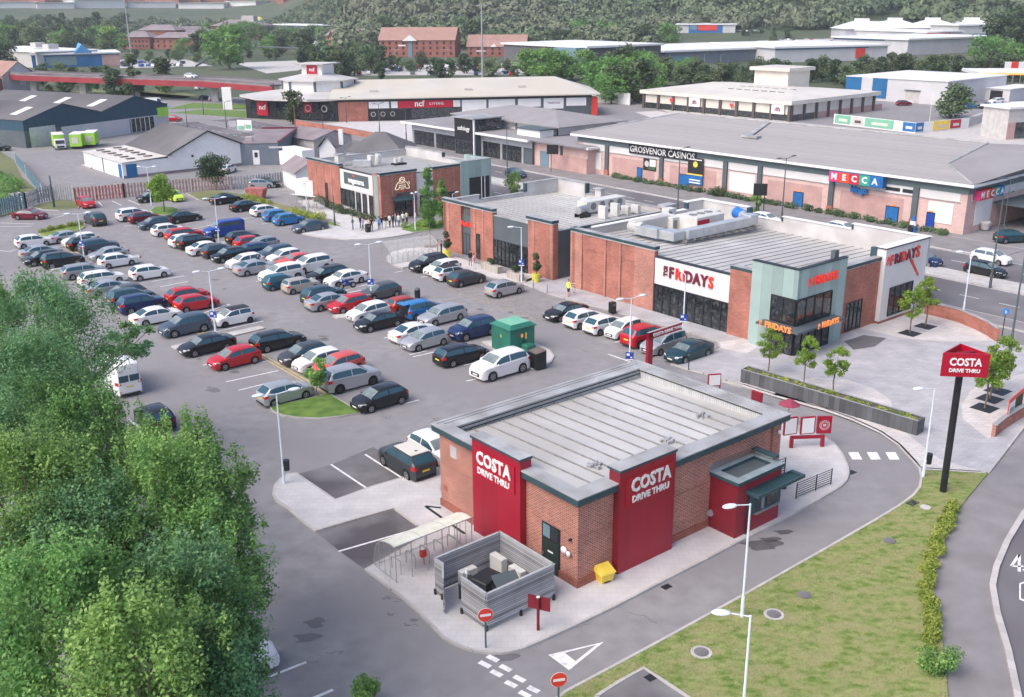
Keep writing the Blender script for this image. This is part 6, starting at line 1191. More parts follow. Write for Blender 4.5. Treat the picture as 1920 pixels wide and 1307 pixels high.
def carparts(kind):
    if kind in CARMESH: return CARMESH[kind]
    c = CARS[kind]; st = stations(c); P_ = {}; L2 = c['L']/2
    rings = [ring(c,x) for x in st]; n = len(rings[0]); b = MB(); idx = {}
    full = []
    for i,(x,r) in enumerate(zip(st,rings)):
        pts = [(x-L2,-y,z) for y,z in r]+[(x-L2,y,z) for y,z in reversed(r[1:-1])]; full.append(pts); b.v += pts
    m_ = len(full[0])
    for i in range(len(st)-1):
        for j in range(m_): b.f.append((i*m_+j,i*m_+(j+1)%m_,(i+1)*m_+(j+1)%m_,(i+1)*m_+j)); b.mi.append(0)
    b.f.append(tuple(range(m_-1,-1,-1))); b.mi.append(0); b.f.append(tuple((len(st)-1)*m_+j for j in range(m_))); b.mi.append(0)
    P_['body'] = mesh_of(b, 'car_body', PAINT0, True)
    me = P_['body']
    try: me.set_sharp_from_angle(angle=R_(38))
    except Exception: pass
    def lerp2(p,q,t): return (p[0]+(q[0]-p[0])*t, p[1]+(q[1]-p[1])*t)
    def side(x0,x1,sgn,lo=.10,hi=.93):
        bb = MB(); xs = [x for x in st if x0-.001 <= x <= x1+.001]; row = []
        for x in xs:
            r = ring(c,x); p, q = r[5], r[6]; a_ = lerp2(p,q,lo); d_ = lerp2(p,q,hi)
            row.append(((x-L2,sgn*(a_[0]+.008),a_[1]+.003),(x-L2,sgn*(d_[0]+.008),d_[1]+.003)))
        for u,v in zip(row,row[1:]):
            if sgn < 0: bb.quad(u[0],v[0],v[1],u[1])
            else: bb.quad(v[0],u[0],u[1],v[1])
        return bb
    for sgn,nm in ((-1,'r'),(1,'l')):
        w0,w1 = c['win']; g = MB()
        if kind == 'van':
            for a_,d_ in ((.7,1.9),(2.0,2.75),(2.9,3.7)):
                h = side(a_ if a_ in st else min(st,key=lambda s_:abs(s_-a_)), min(st,key=lambda s_:abs(s_-d_)), sgn, .2,.85); g.add(h.v,h.f)
        else:
            for a_,d_ in ((w0,c['bp']-.04),(c['bp']+.04,w1)):
                if a_ < d_: h = side(a_,d_,sgn); g.add(h.v,h.f)
        P_['side_window_'+nm] = mesh_of(g,'side_window',M['cglass'],True)
    def across(x0,x1,k=.9,off=.006):
        bb = MB(); xs = [x for x in st if x0-.001 <= x <= x1+.001]; rows = []
        for x in xs:
            r = ring(c,x); pr = [(r[6][0]*k,r[6][1]+off+.01),(r[7][0]*k,r[7][1]+off+.006),(r[8][0],r[8][1]+off),(0,r[9][1]+off)]
            rows.append([(x-L2,-y,z) for y,z in pr]+[(x-L2,y,z) for y,z in reversed(pr[:-1])])
        for u,v in zip(rows,rows[1:]):
            for j in range(len(u)-1): bb.quad(u[j],u[j+1],v[j+1],v[j])
        return bb
    P_['windscreen'] = mesh_of(across(*c['ws'],.95),'windscreen',M['wscreen'],True)
    if kind in ('van','bigvan'):
        bb = MB(); bb.box(-L2-.012,-L2+.02,-.75,-.05,1.25,1.75); bb.box(-L2-.012,-L2+.02,.05,.75,1.25,1.75)
        P_['rear_window'] = mesh_of(bb,'rear_window',M['cglass'])
    else: P_['rear_window'] = mesh_of(across(*c['rw'],.92),'rear_window',M['cglass'],True)
    be0 = interp(.1,c['belt']); W = c['W']/2
    for sgn,nm in ((-1,'r'),(1,'l')):
        bb = MB(); y = W*.72
        bb.add([(L2-.52,sgn*W*.945,be0*.70),(L2-.12,sgn*W*.80,be0*.64),(L2-.03,sgn*W*.52,be0*.64),(L2-.5,sgn*W*.955,be0*.82),(L2-.2,sgn*W*.83,be0*.79),(L2-.1,sgn*W*.55,be0*.77)], [(0,1,4,3),(1,2,5,4)] if sgn<0 else [(1,0,3,4),(2,1,4,5)])
        bb.v = [(x+.015,y_+sgn*.015,z+.01) for x,y_,z in bb.v]; P_['headlight_'+nm] = mesh_of(bb,'headlight',M['head'])
        bb = MB(); zt = be0
        bb.add([(-L2+.3,sgn*W*.965,zt*.80),(-L2+.03,sgn*W*.82,zt*.78),(-L2+.0,sgn*W*.60,zt*.80),(-L2+.34,sgn*W*.96,zt*1.0),(-L2+.06,sgn*W*.83,zt*.98),(-L2+.02,sgn*W*.6,zt*.94)], [(1,0,3,4),(2,1,4,5)] if sgn<0 else [(0,1,4,3),(1,2,5,4)])
        bb.v = [(x-.02,y_+sgn*.012,z) for x,y_,z in bb.v]; P_['taillight_'+nm] = mesh_of(bb,'taillight',M['tail'])
        bb = MB(); xm = c['ws'][1]-L2-.25; bb.ell((xm,sgn*(W+.07),interp(c['ws'][1],c['belt'])+.08),.09,.1,.07,8,4); P_['mirror_'+nm] = mesh_of(bb,'wing_mirror',PAINT0,True)
    bb = MB(); bb.box(L2-.06,L2+.006,-W*.5,W*.5,be0*.36,be0*.60); P_['grille'] = mesh_of(bb,'grille',M['trim'])
    bb = MB(); bb.box(-L2-.012,-L2+.05,-.26,.26,be0*.62,be0*.62+.12); P_['plate_rear'] = mesh_of(bb,'number_plate',M['plate_y'])
    bb = MB(); bb.box(L2-.02,L2+.016,-.26,.26,be0*.42,be0*.42+.11); P_['plate_front'] = mesh_of(bb,'number_plate',M['plate_w'])
    bb = MB(); bb.box(-L2+.0,-L2+.07,-W*.72,W*.72,.24,.38); P_['bumper'] = mesh_of(bb,'bumper_insert',M['trim'])
    r = c['r']; bb = MB(); bb.tube((0,-.1,0),(0,.1,0),r,r,18); P_['tyre'] = mesh_of(bb,'tyre',M['tyre'])
    bb = MB(); bb.tube((0,-.108,0),(0,.108,0),r*.64,r*.64,14); 
    for k in range(5):
        a = 2*math.pi*k/5
    P_['rim'] = mesh_of(bb,'rim',M['rim'])
    bb = MB()
    for s_ in (-1,1):
        for k in range(5):
            a = 2*math.pi*(k+.5)/5; ca,sa = math.cos(a),math.sin(a); ca2,sa2 = math.cos(a+.42),math.sin(a+.42); ca0,sa0 = math.cos(a-.42),math.sin(a-.42)
            v = [(r*.14*ca,s_*.112,r*.14*sa),(r*.56*ca2,s_*.112,r*.56*sa2),(r*.56*ca0,s_*.112,r*.56*sa0)]
            bb.add(v, [(0,1,2),(2,1,0)])
    P_['spokegap'] = mesh_of(bb,'rim_gap',M['trim'])
    CARMESH[kind] = P_; return P_
PAINTS = {}
def paint(name):
    if name in PAINTS: return PAINTS[name]
    v = {'white':((.74,.73,.72),.28,0),'offwhite':((.66,.65,.63),.3,0),'silver':((.44,.45,.47),.3,.45),'lightgrey':((.33,.34,.36),.3,.35),'grey':((.10,.104,.11),.3,.3),'darkgrey':((.05,.055,.062),.28,.2),'black':((.012,.013,.016),.2,0),'bluegrey':((.07,.10,.14),.28,.3),
         'navy':((.012,.03,.10),.22,.1),'blue':((.015,.06,.28),.25,.1),'brightblue':((.03,.20,.48),.25,.2),'teal':((.02,.12,.16),.25,.2),'darkteal':((.02,.06,.075),.25,.2),'red':((.46,.012,.022),.25,0),'maroon':((.16,.012,.028),.25,.1),'coral':((.55,.08,.07),.3,0),'rust':((.36,.035,.02),.3,0),'lime':((.55,.72,.06),.3,0),'purple':((.2,.05,.3),.3,0),'beige':((.42,.39,.35),.35,.2)}[name]
    PAINTS[name] = mat('car_paint_'+name, v[0], None, 1, v[1], v[2], spec=.6); return PAINTS[name]
def put(me, name, parent, loc=None, m=None, rot=None):
    o = bpy.data.objects.new(name, me); col.objects.link(o); o.parent = parent
    if loc: o.location = loc
    if rot: o.rotation_euler = rot
    if m: o.material_slots[0].link = 'OBJECT'; o.material_slots[0].material = m
    return o
DIRS = {'U':39.15,'D':219.15,'A':129.15,'V':-50.85}
ncar = [0]
def car(px, py, d, kind, colr, label, group='cars in the car park', z=0, scale=1, blackroof=False, opendoor=False, boot=False, darkwheels=False, dz=.7, pos=None, cat=None):
    c = CARS[kind]; P_ = carparts(kind); ang = DIRS.get(d, d) if isinstance(d,str) else d
    ncar[0] += 1; ang2 = ang+((ncar[0]*37) % 7-3)*.45
    p = pos or G(px,py,dz*scale+z)
    t = thing({'van':'parked_van','bigvan':'parked_van'}.get(kind,'parked_car'), label, cat or ('van' if 'van' in kind else 'car'), (p[0],p[1],z), R_(ang2), group)
    if scale != 1: t.scale = (scale,)*3
    pm = paint(colr); bo = put(P_['body'],'body',t,m=pm)
    for k in ('side_window_r','side_window_l'): put(P_[k],'side_window',t)
    put(P_['windscreen'],'windscreen',t); put(P_['rear_window'],'rear_window',t)
    for k in 'rl':
        put(P_['headlight_'+k],'headlight',t); put(P_['taillight_'+k],'taillight',t); put(P_['mirror_'+k],'wing_mirror',t,m=pm)
    put(P_['grille'],'grille',t); put(P_['plate_rear'],'number_plate',t); put(P_['plate_front'],'number_plate',t); put(P_['bumper'],'bumper_insert',t)
    for x in (c['xr'],c['xf']):
        for s_ in (-1,1):
            w_ = put(P_['tyre'],'wheel',t,(x-c['L']/2, s_*(c['W']/2-.105), c['r']))
            r_ = put(P_['rim'],'rim',w_, m=M['rim_dark'] if darkwheels else None); put(P_['spokegap'],'rim_gap',w_)
    if blackroof:
        b = MB(); L2 = c['L']/2; x0,x1 = c['rw'][1]-L2+.05, c['ws'][0]-L2-.02; rt = max(v for _,v in c['top']); b.bb(x0,x1,-c['W']*.36,c['W']*.36,rt-.03,rt+.035,.03); b.build('roof_panel', M['black'], t)
    if opendoor:
        b = MB(); b.box(-.02,.02,0,.95,.3,.95); b.build('open_door', [pm], t, (.75,-c['W']/2,0), R_(-150))
    if boot:
        b = MB(); L2 = c['L']/2; b.box(-L2-.45,-L2+.25,-.62,.62,1.6,1.66); b.build('raised_boot', [pm], t); b = MB(); b.box(-L2-.02,-L2+.0,-.62,.62,.6,1.42); b.build('boot_opening', M['black'], t)
    return t
C_ = '''56,401,-3,coupe,maroon,maroon saloon alone at the far left edge by the blue fence
161,379,V,hatch,red,red hatchback facing the viewer by the red slatted fence
178,409,A,suv,darkgrey,dark grey off-roader driving away in the far left lane
63,451,U,hatch,white,white hatchback leftmost of all below the shrub bed
76,471,U,saloon,silver,silver saloon directly below the leftmost white hatchback
80,483,D,hatch,black,black hatchback nose out left of the black estate and below the silver saloon
117,486,U,suv,black,black off-roader touching the narrow paved strip at the far left
128,442,U,coupe,silver,silver coupe beside the shrub bed and under a twin lamp
150,449,D,hatch,white,white hatchback nose out behind the teal-grey off-roader in the far left
160,455,U,hatch,black,black hatchback almost hidden behind the teal-grey off-roader in the far left
185,460,U,suv,bluegrey,teal-grey off-roader just right of the blue lamp sign in the far left
203,474,D,coupe,silver,low silver sports car nose out in the far left block
221,487,U,hatch,white,white hatchback beside the silver sports car in the far left block
157,507,U,estate,lightgrey,grey estate car above the tall tree at left
192,520,U,estate,white,white estate car touching the top leaves of the left tree
204,538,U,saloon,silver,pale silver saloon half hidden by the left tree
232,549,D,hatch,grey,grey hatchback nose out wedged between silver saloon and blue off-roader
247,556,U,suv,darkteal,dark green off-roader mostly hidden behind the navy off-roader
266,567,U,suv,navy,navy blue off-roader above the white saloon in the left block
293,590,U,saloon,white,white saloon with red tail lights below the navy off-roader
281,509,U,hatch,white,white hatchback standing alone with free bays below it
352,552,U,hatch,red,rear one of the two red hatchbacks parked together
368,566,U,hatch,red,front one of the two red hatchbacks, beside the twin lamp post
346,608,D,suv,bluegrey,slate blue hatchback nose out below the two red hatchbacks
437,593,D,small,white,white small car with a black roof beside the blue lamp sign
388,644,D,saloon,black,black saloon below the blue lamp sign by the paved strip
439,669,D,hatch,red,red hatchback nose out nearest the left tree with free bays below
521,636,U,estate,black,black estate facing away right of the paved strip
570,662,D,hatch,darkgrey,dark grey hatchback nose out between the black estate and a white hatchback
597,674,D,hatch,white,white hatchback with a black grille behind the young island tree
634,682,D,hatch,coral,coral red hatchback almost hidden behind the silver off-roader
657,705,U,suv,silver,large silver off-roader with black wheels beside the young island tree
711,744,D,hatch,black,black hatchback nearest the viewer beside the grass island
535,733,U,hatch,silver,silver hatchback behind the lamp heads left of the grass island
762,858,A,suv,darkgrey,dark grey crossover with a beige roof and yellow plate near the cafe
814,838,V,hatch,white,white hatchback half hidden by the brick corner of the cafe
289,779,A,hatch,black,black car half hidden behind the upper edge of the front trees
250,401,U,suv,white,white off-roader at the far end of the second block beside the oval island
271,407,U,hatch,maroon,maroon hatchback beside the oval grass island
289,418,D,hatch,bluegrey,dark blue-grey hatchback nose out below the maroon one
345,406,U,saloon,black,black saloon right of the oval grass island
316,430,U,hatch,white,white hatchback below the dark blue-grey one near the oval island
346,438,U,estate,red,red estate behind the black off-roader in the middle block
350,450,U,hatch,white,white hatchback almost hidden between red estate and black off-roader
367,452,U,suv,black,black off-roader with a pale roof in the middle block
388,464,U,saloon,white,white saloon right of the black off-roader at the paved strip
411,469,U,hatch,darkgrey,dark grey hatchback between white saloon and black hatchback
430,477,D,hatch,black,black hatchback nose out left of two white cars in the middle block
419,427,D,van,blue,bright blue camper van
456,444,U,hatch,black,black hatchback right of the blue van
471,453,U,hatch,red,small red hatchback between black hatchback and blue saloon
490,457,D,hatch,lightgrey,grey hatchback with a violet tail light almost hidden behind a blue saloon
488,466,U,estate,navy,dark blue estate behind the red hatchback in the right middle rows
515,474,D,suv,bluegrey,dark blue-grey off-roader nose out next to a white hatchback
533,480,D,hatch,white,white hatchback nose out left of the low red coupe
555,486,D,coupe,coral,low coral red coupe in the middle block
582,494,D,suv,white,large white off-roader nose out right of the coral red coupe
613,513,D,estate,black,black estate with bright window trim nose out below the white off-roader
648,520,D,saloon,white,white saloon behind the blue motorbike
713,545,D,hatch,grey,grey hatchback at the twin lamp post, right of the motorbike
459,489,D,hatch,white,white hatchback nose out behind the silver saloon with its door open
478,500,U,saloon,silver,silver saloon with an open door and a person beside it
527,511,D,suv,white,white crossover nose out left of the large white off-roader
526,527,U,small,teal,small teal hatchback beside the pale green-grey mini car
564,533,U,mini,beige,small square beige-grey car with a white roof
607,551,U,suv,darkteal,dark green off-roader behind the silver saloon and beside the square small car
617,563,U,saloon,silver,silver saloon with red tail lights touching the red hatchback
655,568,D,hatch,red,red hatchback nose out in front of the blue lamp sign in the middle
691,583,D,hatch,white,white hatchback nose out above the black saloon by the paved strip
711,600,D,saloon,black,black saloon nose out at the near end of the middle row
760,570,U,small,rust,small rusty red car by the lone litter bin
794,579,U,mpv,brightblue,bright blue family car with its boot raised
829,589,D,estate,silver,silver estate nose out right of the bright blue family car
886,614,D,suv,navy,dark navy off-roader against the green substation
778,621,U,saloon,white,white saloon with its back to the lane beside a silver hatchback
796,635,D,hatch,silver,silver hatchback nose out in front of the white saloon
865,662,U,estate,black,black estate with yellow plate left of the white off-roader
424,372,U,saloon,black,black saloon at the far end by the wooden fence and round tree
462,385,U,saloon,black,black saloon second from the fence end next to a white hatchback
498,394,U,hatch,white,white hatchback left of the two blue hatchbacks
521,403,U,hatch,brightblue,far one of the two bright blue hatchbacks
541,410,U,hatch,brightblue,near one of the two bright blue hatchbacks
581,423,D,saloon,bluegrey,slate blue saloon nose out beside the curved pavement of the far restaurant
283,369,D,hatch,black,black car partly hidden by the round tree on the oval island
327,367,V,hatch,lime,lime yellow car behind the round tree on the oval island
804,492,D,suv,black,black car nose out next to the far-side cycle shelter
829,501,D,hatch,white,white hatchback nose out second from the cycle shelter
847,510,U,hatch,white,white hatchback with black roof behind the dark hatchback
875,520,U,hatch,darkgrey,dark grey hatchback facing the middle restaurant
946,539,U,hatch,silver,lone silver hatchback on the hatched bay before the middle restaurant
1061,582,D,coupe,black,black coupe leftmost in the row before the big restaurant
1097,595,U,hatch,white,white hatchback next to the black coupe before the big restaurant
1134,606,U,hatch,white,white hatchback third in the row before the big restaurant
1169,615,D,small,white,small white car nose out beside the red off-roader
1209,626,U,suv,red,bright red off-roader behind the crimson entrance arch
1244,642,D,mpv,silver,silver family car behind the crimson entrance arch
1292,656,D,saloon,darkteal,dark teal saloon last in the row by the plaza
218,694,A,bigvan,white,white panel van partly hidden behind the left tree
428,1238,28,hatch,white,white car hidden under the front tree at the bottom'''
for ln in C_.split('\n'):
    px,py,d,k,cl,lab = ln.split(',',5)
    d = d if d in DIRS else float(d)
    t = car(float(px),float(py),d,k,cl,lab, dz={'suv':.8,'van':1.0,'bigvan':1.3}.get(k,.7), blackroof=('black roof' in lab), opendoor='open door' in lab, boot='boot raised' in lab, darkwheels=('black wheels' in lab or 'black roof' in lab), scale=1.05 if 'large' in lab else 1)
    if 'beige roof' in lab: b = MB(); b.bb(-1.65,.35,-.66,.66,1.66,1.70,.02); b.build('roof_panel', M['cream'], t)
q7 = car(937,684,'D','suv','white','large white off-roader nearest the green substation',scale=1.1)
RD = 308.4
for px,py,d,k,cl,lab in ((1859,481,RD,'hatch','white','white hatchback driving on the far carriageway at the right'),(1848,504,RD,'hatch','black','black hatchback driving beside the white one, nearer the reservation'),(1730,484,RD,'hatch','navy','dark car emerging from behind the white end wall of the big restaurant'),
    (967,324,RD,'hatch','bluegrey','silver-blue hatchback on the far carriageway near the glass showroom'),(1580,428,RD,'hatch','white','white car roof glimpsed behind the big restaurant parapet'),(1436,410,RD,'hatch','white','white car on the road behind the blue roof fan'),(335,127,-12,'hatch','white','white hatchback crossing the red footbridge flyover') ):
    if 'flyover' in lab: continue
    car(px,py,d,k,cl,lab,'cars on the dual carriageway')
# motorbike
c = G(651,541); t = thing('motorbike','blue motorbike parked in front of the white saloon','motorbike',(c[0],c[1],0),R_(215))
for x in (-.68,.68): b = MB(); b.tube((x,-.06,.32),(x,.06,.32),.32,.32,16); w_ = b.build('wheel', M['tyre'], t); b = MB(); b.tube((x,-.065,.32),(x,.065,.32),.18,.18,12); b.build('rim', M['rim'], w_)
b = MB(); b.ell((.12,0,.85),.36,.17,.17,10,6); b.ell((-.1,0,.5),.32,.16,.22,8,5); b.ell((.5,0,.8),.2,.15,.24,8,5); b.build('tank', paint('blue'), t, smooth=True)
b = MB(); b.bb(-.75,-.1,-.13,.13,.82,.95,.03); b.build('seat', M['black'], t)
b = MB(); b.tube((.68,-.08,.32),(.42,-.08,.98),.03); b.tube((.68,.08,.32),(.42,.08,.98),.03); b.tube((.4,-.34,1.03),(.4,.34,1.03),.025); b.tube((-.68,0,.32),(-.15,0,.55),.04); b.build('fork', M['grey_metal'], t)
b = MB(); b.ell((.62,0,.9),.09,.11,.1,8,5); b.build('headlamp', M['head'], t, smooth=True)
# ================================================================= the far side: buildings, bridge, yards
def shed(name, lab, A, B, dep, h, wm='paleclad', rm='whiteroof', roof='flat', rise=2.0, over=.5, cat='building', feats=(), ridge='x', wid=None, grp=None, z=0, eave=.4):
    a, b_ = (GT(*A) if A[1] < 70 else (*G(*A),0)), (GT(*B) if B[1] < 70 else (*G(*B),0)); dx, dy = b_[0]-a[0], b_[1]-a[1]; L = wid or math.hypot(dx,dy); ang = math.atan2(dy,dx)
    T = thing(name, lab, cat, (a[0],a[1],min(a[2],b_[2])+z), ang, grp)
    bx(T,'wall',wm,(0,L,0,dep,-2 if a[2] > 1 else 0,h))
    o = over
    if roof == 'flat': bx(T,'roof',rm,(-o,L+o,-o,dep+o,h,h+eave))
    elif roof == 'gable':
        if ridge == 'x':
            b = MB(); b.add([(-o,-o,h),(L+o,-o,h),(L+o,dep/2,h+rise),(-o,dep/2,h+rise),(L+o,dep+o,h),(-o,dep+o,h)], [(0,1,2,3),(3,2,4,5)]); b.build('roof',M[rm],T)
            b = MB(); b.add([(0,0,h),(0,dep,h),(0,dep/2,h+rise-.1),(L,0,h),(L,dep,h),(L,dep/2,h+rise-.1)], [(0,2,1),(3,4,5)]); b.build('gable_wall',M[wm],T)
        else:
            b = MB(); b.add([(-o,-o,h),(L/2,-o,h+rise),(L/2,dep+o,h+rise),(-o,dep+o,h),(L+o,-o,h),(L+o,dep+o,h)], [(0,1,2,3),(1,4,5,2)]); b.build('roof',M[rm],T)
            b = MB(); b.add([(0,0,h),(L,0,h),(L/2,0,h+rise-.1),(0,dep,h),(L,dep,h),(L/2,dep,h+rise-.1)], [(0,1,2),(4,3,5)]); b.build('gable_wall',M[wm],T)
    elif roof == 'hip':
        i = min(L,dep)*.42
        b = MB(); q = [(-o,-o,h),(L+o,-o,h),(L+o,dep+o,h),(-o,dep+o,h)]
        r = [(i,dep/2,h+rise),(L-i,dep/2,h+rise)] if L >= dep else [(L/2,i,h+rise),(L/2,dep-i,h+rise)]
        b.add(q+r, [(0,1,5,4),(1,2,5),(2,3,4,5),(3,0,4)] if L >= dep else [(0,1,4),(1,2,5,4),(2,3,5),(3,0,4,5)]); b.build('roof',M[rm],T)
    for f in feats: bx(T, f[0], f[1], *f[2:])
    T['L'] = L; del T['L']; return T, L
M['officebrick'] = mat('office_brick',(.27,.095,.07),(.33,.13,.10),.4,.9); M['officeroof'] = mat('brown_tiles',(.30,.175,.145),(.37,.225,.19),.3,.9,c3=(.34,.2,.165),s3=.05); M['greyroof'] = mat('grey_slates',(.20,.165,.175),(.27,.225,.235),.3,.85)
def windows(T, L, z0s, n, w_=1.2, h_=1.4, x0=1.5, mm='glass', y=-.06):
    for z0 in z0s:
        for k in range(n): x = x0+(L-2*x0-w_)*k/max(1,n-1); bx(T,'window',mm,(x,x+w_,y,0,z0,z0+h_))
T, L = shed('office_building','long three-storey brown brick office with a small white gabled porch, centre background',(712,107),(853,107),15,8.6,'officebrick','officeroof','gable',6.5)
windows(T,L,(1.2,4.0,6.5),11); bx(T,'porch_bay','blueglass',(15.8,18.2,-.3,0,0,8.5)); b = MB(); b.add([(13,-1.2,8.3),(21,-1.2,8.3),(17,-1.2,11.2),(17,5,11.2)],[(0,1,2),(1,3,2),(0,2,3)]); b.build('porch_gable',M['white'],T); bx(T,'name_board','white',(10.5,14.5,-.12,-.0,5.6,6.3))
T, L = shed('office_building','shorter two-storey brown brick office with two white gabled porches',(876,106),(985,106),14,5.0,'officebrick','officeroof','gable',6)
windows(T,L,(1.0,3.2),8); 
for x in (14.5,21.5): b = MB(); b.add([(x-1.8,-.8,5.0),(x+1.8,-.8,5.0),(x,-.8,6.6),(x,3,6.6)],[(0,1,2),(1,3,2),(0,2,3)]); b.build('porch_gable',M['white'],T)
bx(T,'name_board','white',(5,10,-.12,0,2.6,3.1))
for A,B,dep,h,rise,lab,rm in (((612,83),(668,86),16,6,5,'brown brick office with a grey roof partly behind trees, left of the long office','greyroof'),((632,90),(690,88),12,5.5,5,'brown brick gabled block in front of the grey-roofed office','officeroof'),
    ((230,92),(282,92),13,7.5,3.5,'hip-roofed dark brick office leftmost by the tall mast','greyroof'),((262,80),(330,80),16,9,4,'hip-roofed dark brick office behind the leftmost one','greyroof'),((292,92),(374,92),14,7,3.4,'hip-roofed red brick office nearest the flyover','greyroof'),((328,78),(400,76),18,7,4,'hip-roofed brick office right of the middle, behind the large pale tree','greyroof'),((398,72),(488,72),26,10,5,'large hip-roofed brick office with a white box on top','greyroof')):
    T, L = shed('office_building',lab,A,B,dep,h,'officebrick',rm,'gable' if 'gabled' in lab or 'grey roof' in lab else 'hip',rise,over=1.0)
    windows(T,L,(1.2,4.2),7,y=-.08)
    if 'white box' in lab: bx(T,'rooftop_box','concrete',(L*.55,L*.8,8,16,13,18))
shed('low_office','low single-storey brick office with white windows below the leftmost hip roofs',(232,90),(298,92),6,3.2,'officebrick','greyroof','gable',2,feats=(('window_band','white',(2,18,-.08,0,1.4,2.2)),))
# leisure shed with blue wall
T, L = shed('leisure_hall','wide pale-roofed hall with a bright blue end wall beyond the flyover',(62,128),(226,123),30,6.0,'blueclad','whiteroof','flat',over=.8)
b = MB(); b.add([(L*.48,-.9,6.3),(L*.58,-.9,10.2),(L*.69,-.9,6.3),(L*.58,30,10.2)],[(0,2,1),(1,2,3),(0,1,3)]); b.build('blue_gable',mat('light_blue_panel',(.06,.26,.55),(.09,.3,.6),.3,.6),T)
bx(T,'blue_band','duct',(0,L,-.85,-.5,5.7,6.05)); bx(T,'end_brick','brick_rose',(L-8,L,-.1,0,0,5.2)); bx(T,'pale_wall','blueglass',(6,L*.5,-.1,0,1,5))
T2, L = shed('leisure_hall','long low white-roofed hall at the far left edge behind the dark green tree',(-60,118),(72,128),30,7.0,'concrete','whiteroof','flat',over=.8,feats=(('roof_vent','concrete',(38,44,16,21,8,10.2)),('roof_vent','concrete',(64,70,10,15,8,10.2))))
# gable-ended house
T, L = shed('house','white-rendered gable end of a house with brown tiled roof at the left edge',(9,176),(71,171),26,5.6,'paleclad','officeroof','gable',4.6,ridge='y',feats=(('wall_notice','white',(5.9,8.1,-.08,0,2.3,3.9)),('chimney','officebrick',(4.5,5.5,20,21.2,8,11.5))))
T, L = shed('house','brick terraced house cut by the left edge',(-22,182),(8,177),22,5.2,'officebrick','officeroof','gable',3.5,ridge='x',feats=(('window','glass',(2,3.2,-.08,0,1,2.4),),('window','glass',(2,3.2,-.08,0,3.4,4.6))))
# flyover / red bridge
za = 6.0; pa = G(-60,122,za+1.6); pb = G(60,131,za+1.6); pc = G(250,137,za+1.6); pd = G(400,141,za+1.6); pe = G(530,150,za+1.6)
t = thing('flyover','long red-girdered concrete flyover crossing the left background','bridge',(0,0,0))
b = MB(); b.wall([pa,pb,pc,pd,pe],9,za,za+.5); b.build('deck',M['greyroof'],t)
off = lambda p, d: (p[0]-.42*d, p[1]-.9*d)
b = MB(); b.wall([off(p,4.3) for p in (pa,pb,pc,pd,pe)],.4,za+.5,za+1.0); b.build('parapet',M['road'],t); b = MB(); b.wall([off(p,-4.3) for p in (pa,pb,pc,pd,pe)],.4,za+.5,za+1.0); b.build('parapet',M['road'],t)
b = MB(); b.wall([off(p,4.5) for p in (pa,pb,pc,pd,pe)],.6,za-1.5,za+.1); b.build('girder',mat('bridge_red',(.26,.02,.03),(.31,.03,.04),.2,.6),t)
for p in (pb,((pb[0]+pc[0])/2,(pb[1]+pc[1])/2),pc,pd,pe): bx(t,'pier','concrete',(p[0]-1,p[0]+1,p[1]-1,p[1]+1,0,za))
p = ((pc[0]+pd[0])/2+6,(pc[1]+pd[1])/2-1.5)
car(0,0,-27,'hatch','white','white hatchback crossing the red-girdered flyover','cars on the roads beyond',z=za+.5,pos=p)
# spiral ramp beyond
t = thing('ramp','curved dark steel pedestrian ramp beyond the flyover','ramp',(0,0,0)); q = [(*G(x,y),z_) for x,y,z_ in ((368,128,.2),(390,122,2),(425,112,4),(470,108,5),(560,110,4.5),(600,108,4))]
b = MB()
for u,v in zip(q,q[1:]): b.tube((u[0],u[1],u[2]+.8),(v[0],v[1],v[2]+.8),.5,.5,5)
b.build('ramp_deck',M['slate'],t)
for u in q[1:]: bx(t,'ramp_post','slate',(u[0]-.2,u[0]+.2,u[1]-.2,u[1]+.2,0,u[2]))
# navy warehouse with saw-tooth gables
Zf = Fr(*G(50,278), 0); e_ = G(318,240); ang = math.degrees(math.atan2(e_[1]-Zf.o[1], e_[0]-Zf.o[0])); Zf = Fr(*G(50,278), ang); LW = math.hypot(e_[0]-Zf.o[0], e_[1]-Zf.o[1])
T = thing('warehouse','long navy and grey warehouse with twin shallow gables and skylights','building', Zf.o, R_(ang))
M['navyclad'] = lines('navy_cladding',(.02,.065,.105),(.012,.045,.075),.6,.08,3,.6,noise=.06); M['oldroof'] = mat('old_fibre_roof',(.115,.11,.115),(.17,.162,.165),.15,.9,c3=(.095,.09,.095),s3=.04)
hw = LW/2
bx(T,'wall','slate',(0,LW,0,45,0,3.4)); 
b = MB()
for k in range(2):
    x0 = k*hw; b.add([(x0,-.06,3.4),(x0+hw,-.06,3.4),(x0+hw,-.06,5.6),(x0+hw/2,-.06,8.2),(x0,-.06,5.6)],[(0,1,2,3,4)])
b.add([(0,-.06,3.4),(0,45,3.4),(0,45,5.6),(0,-.06,5.6),(LW,-.06,3.4),(LW,45,3.4),(LW,45,5.6),(LW,-.06,5.6)],[(0,3,2,1),(4,5,6,7)]); b.build('upper_cladding',M['navyclad'],T)
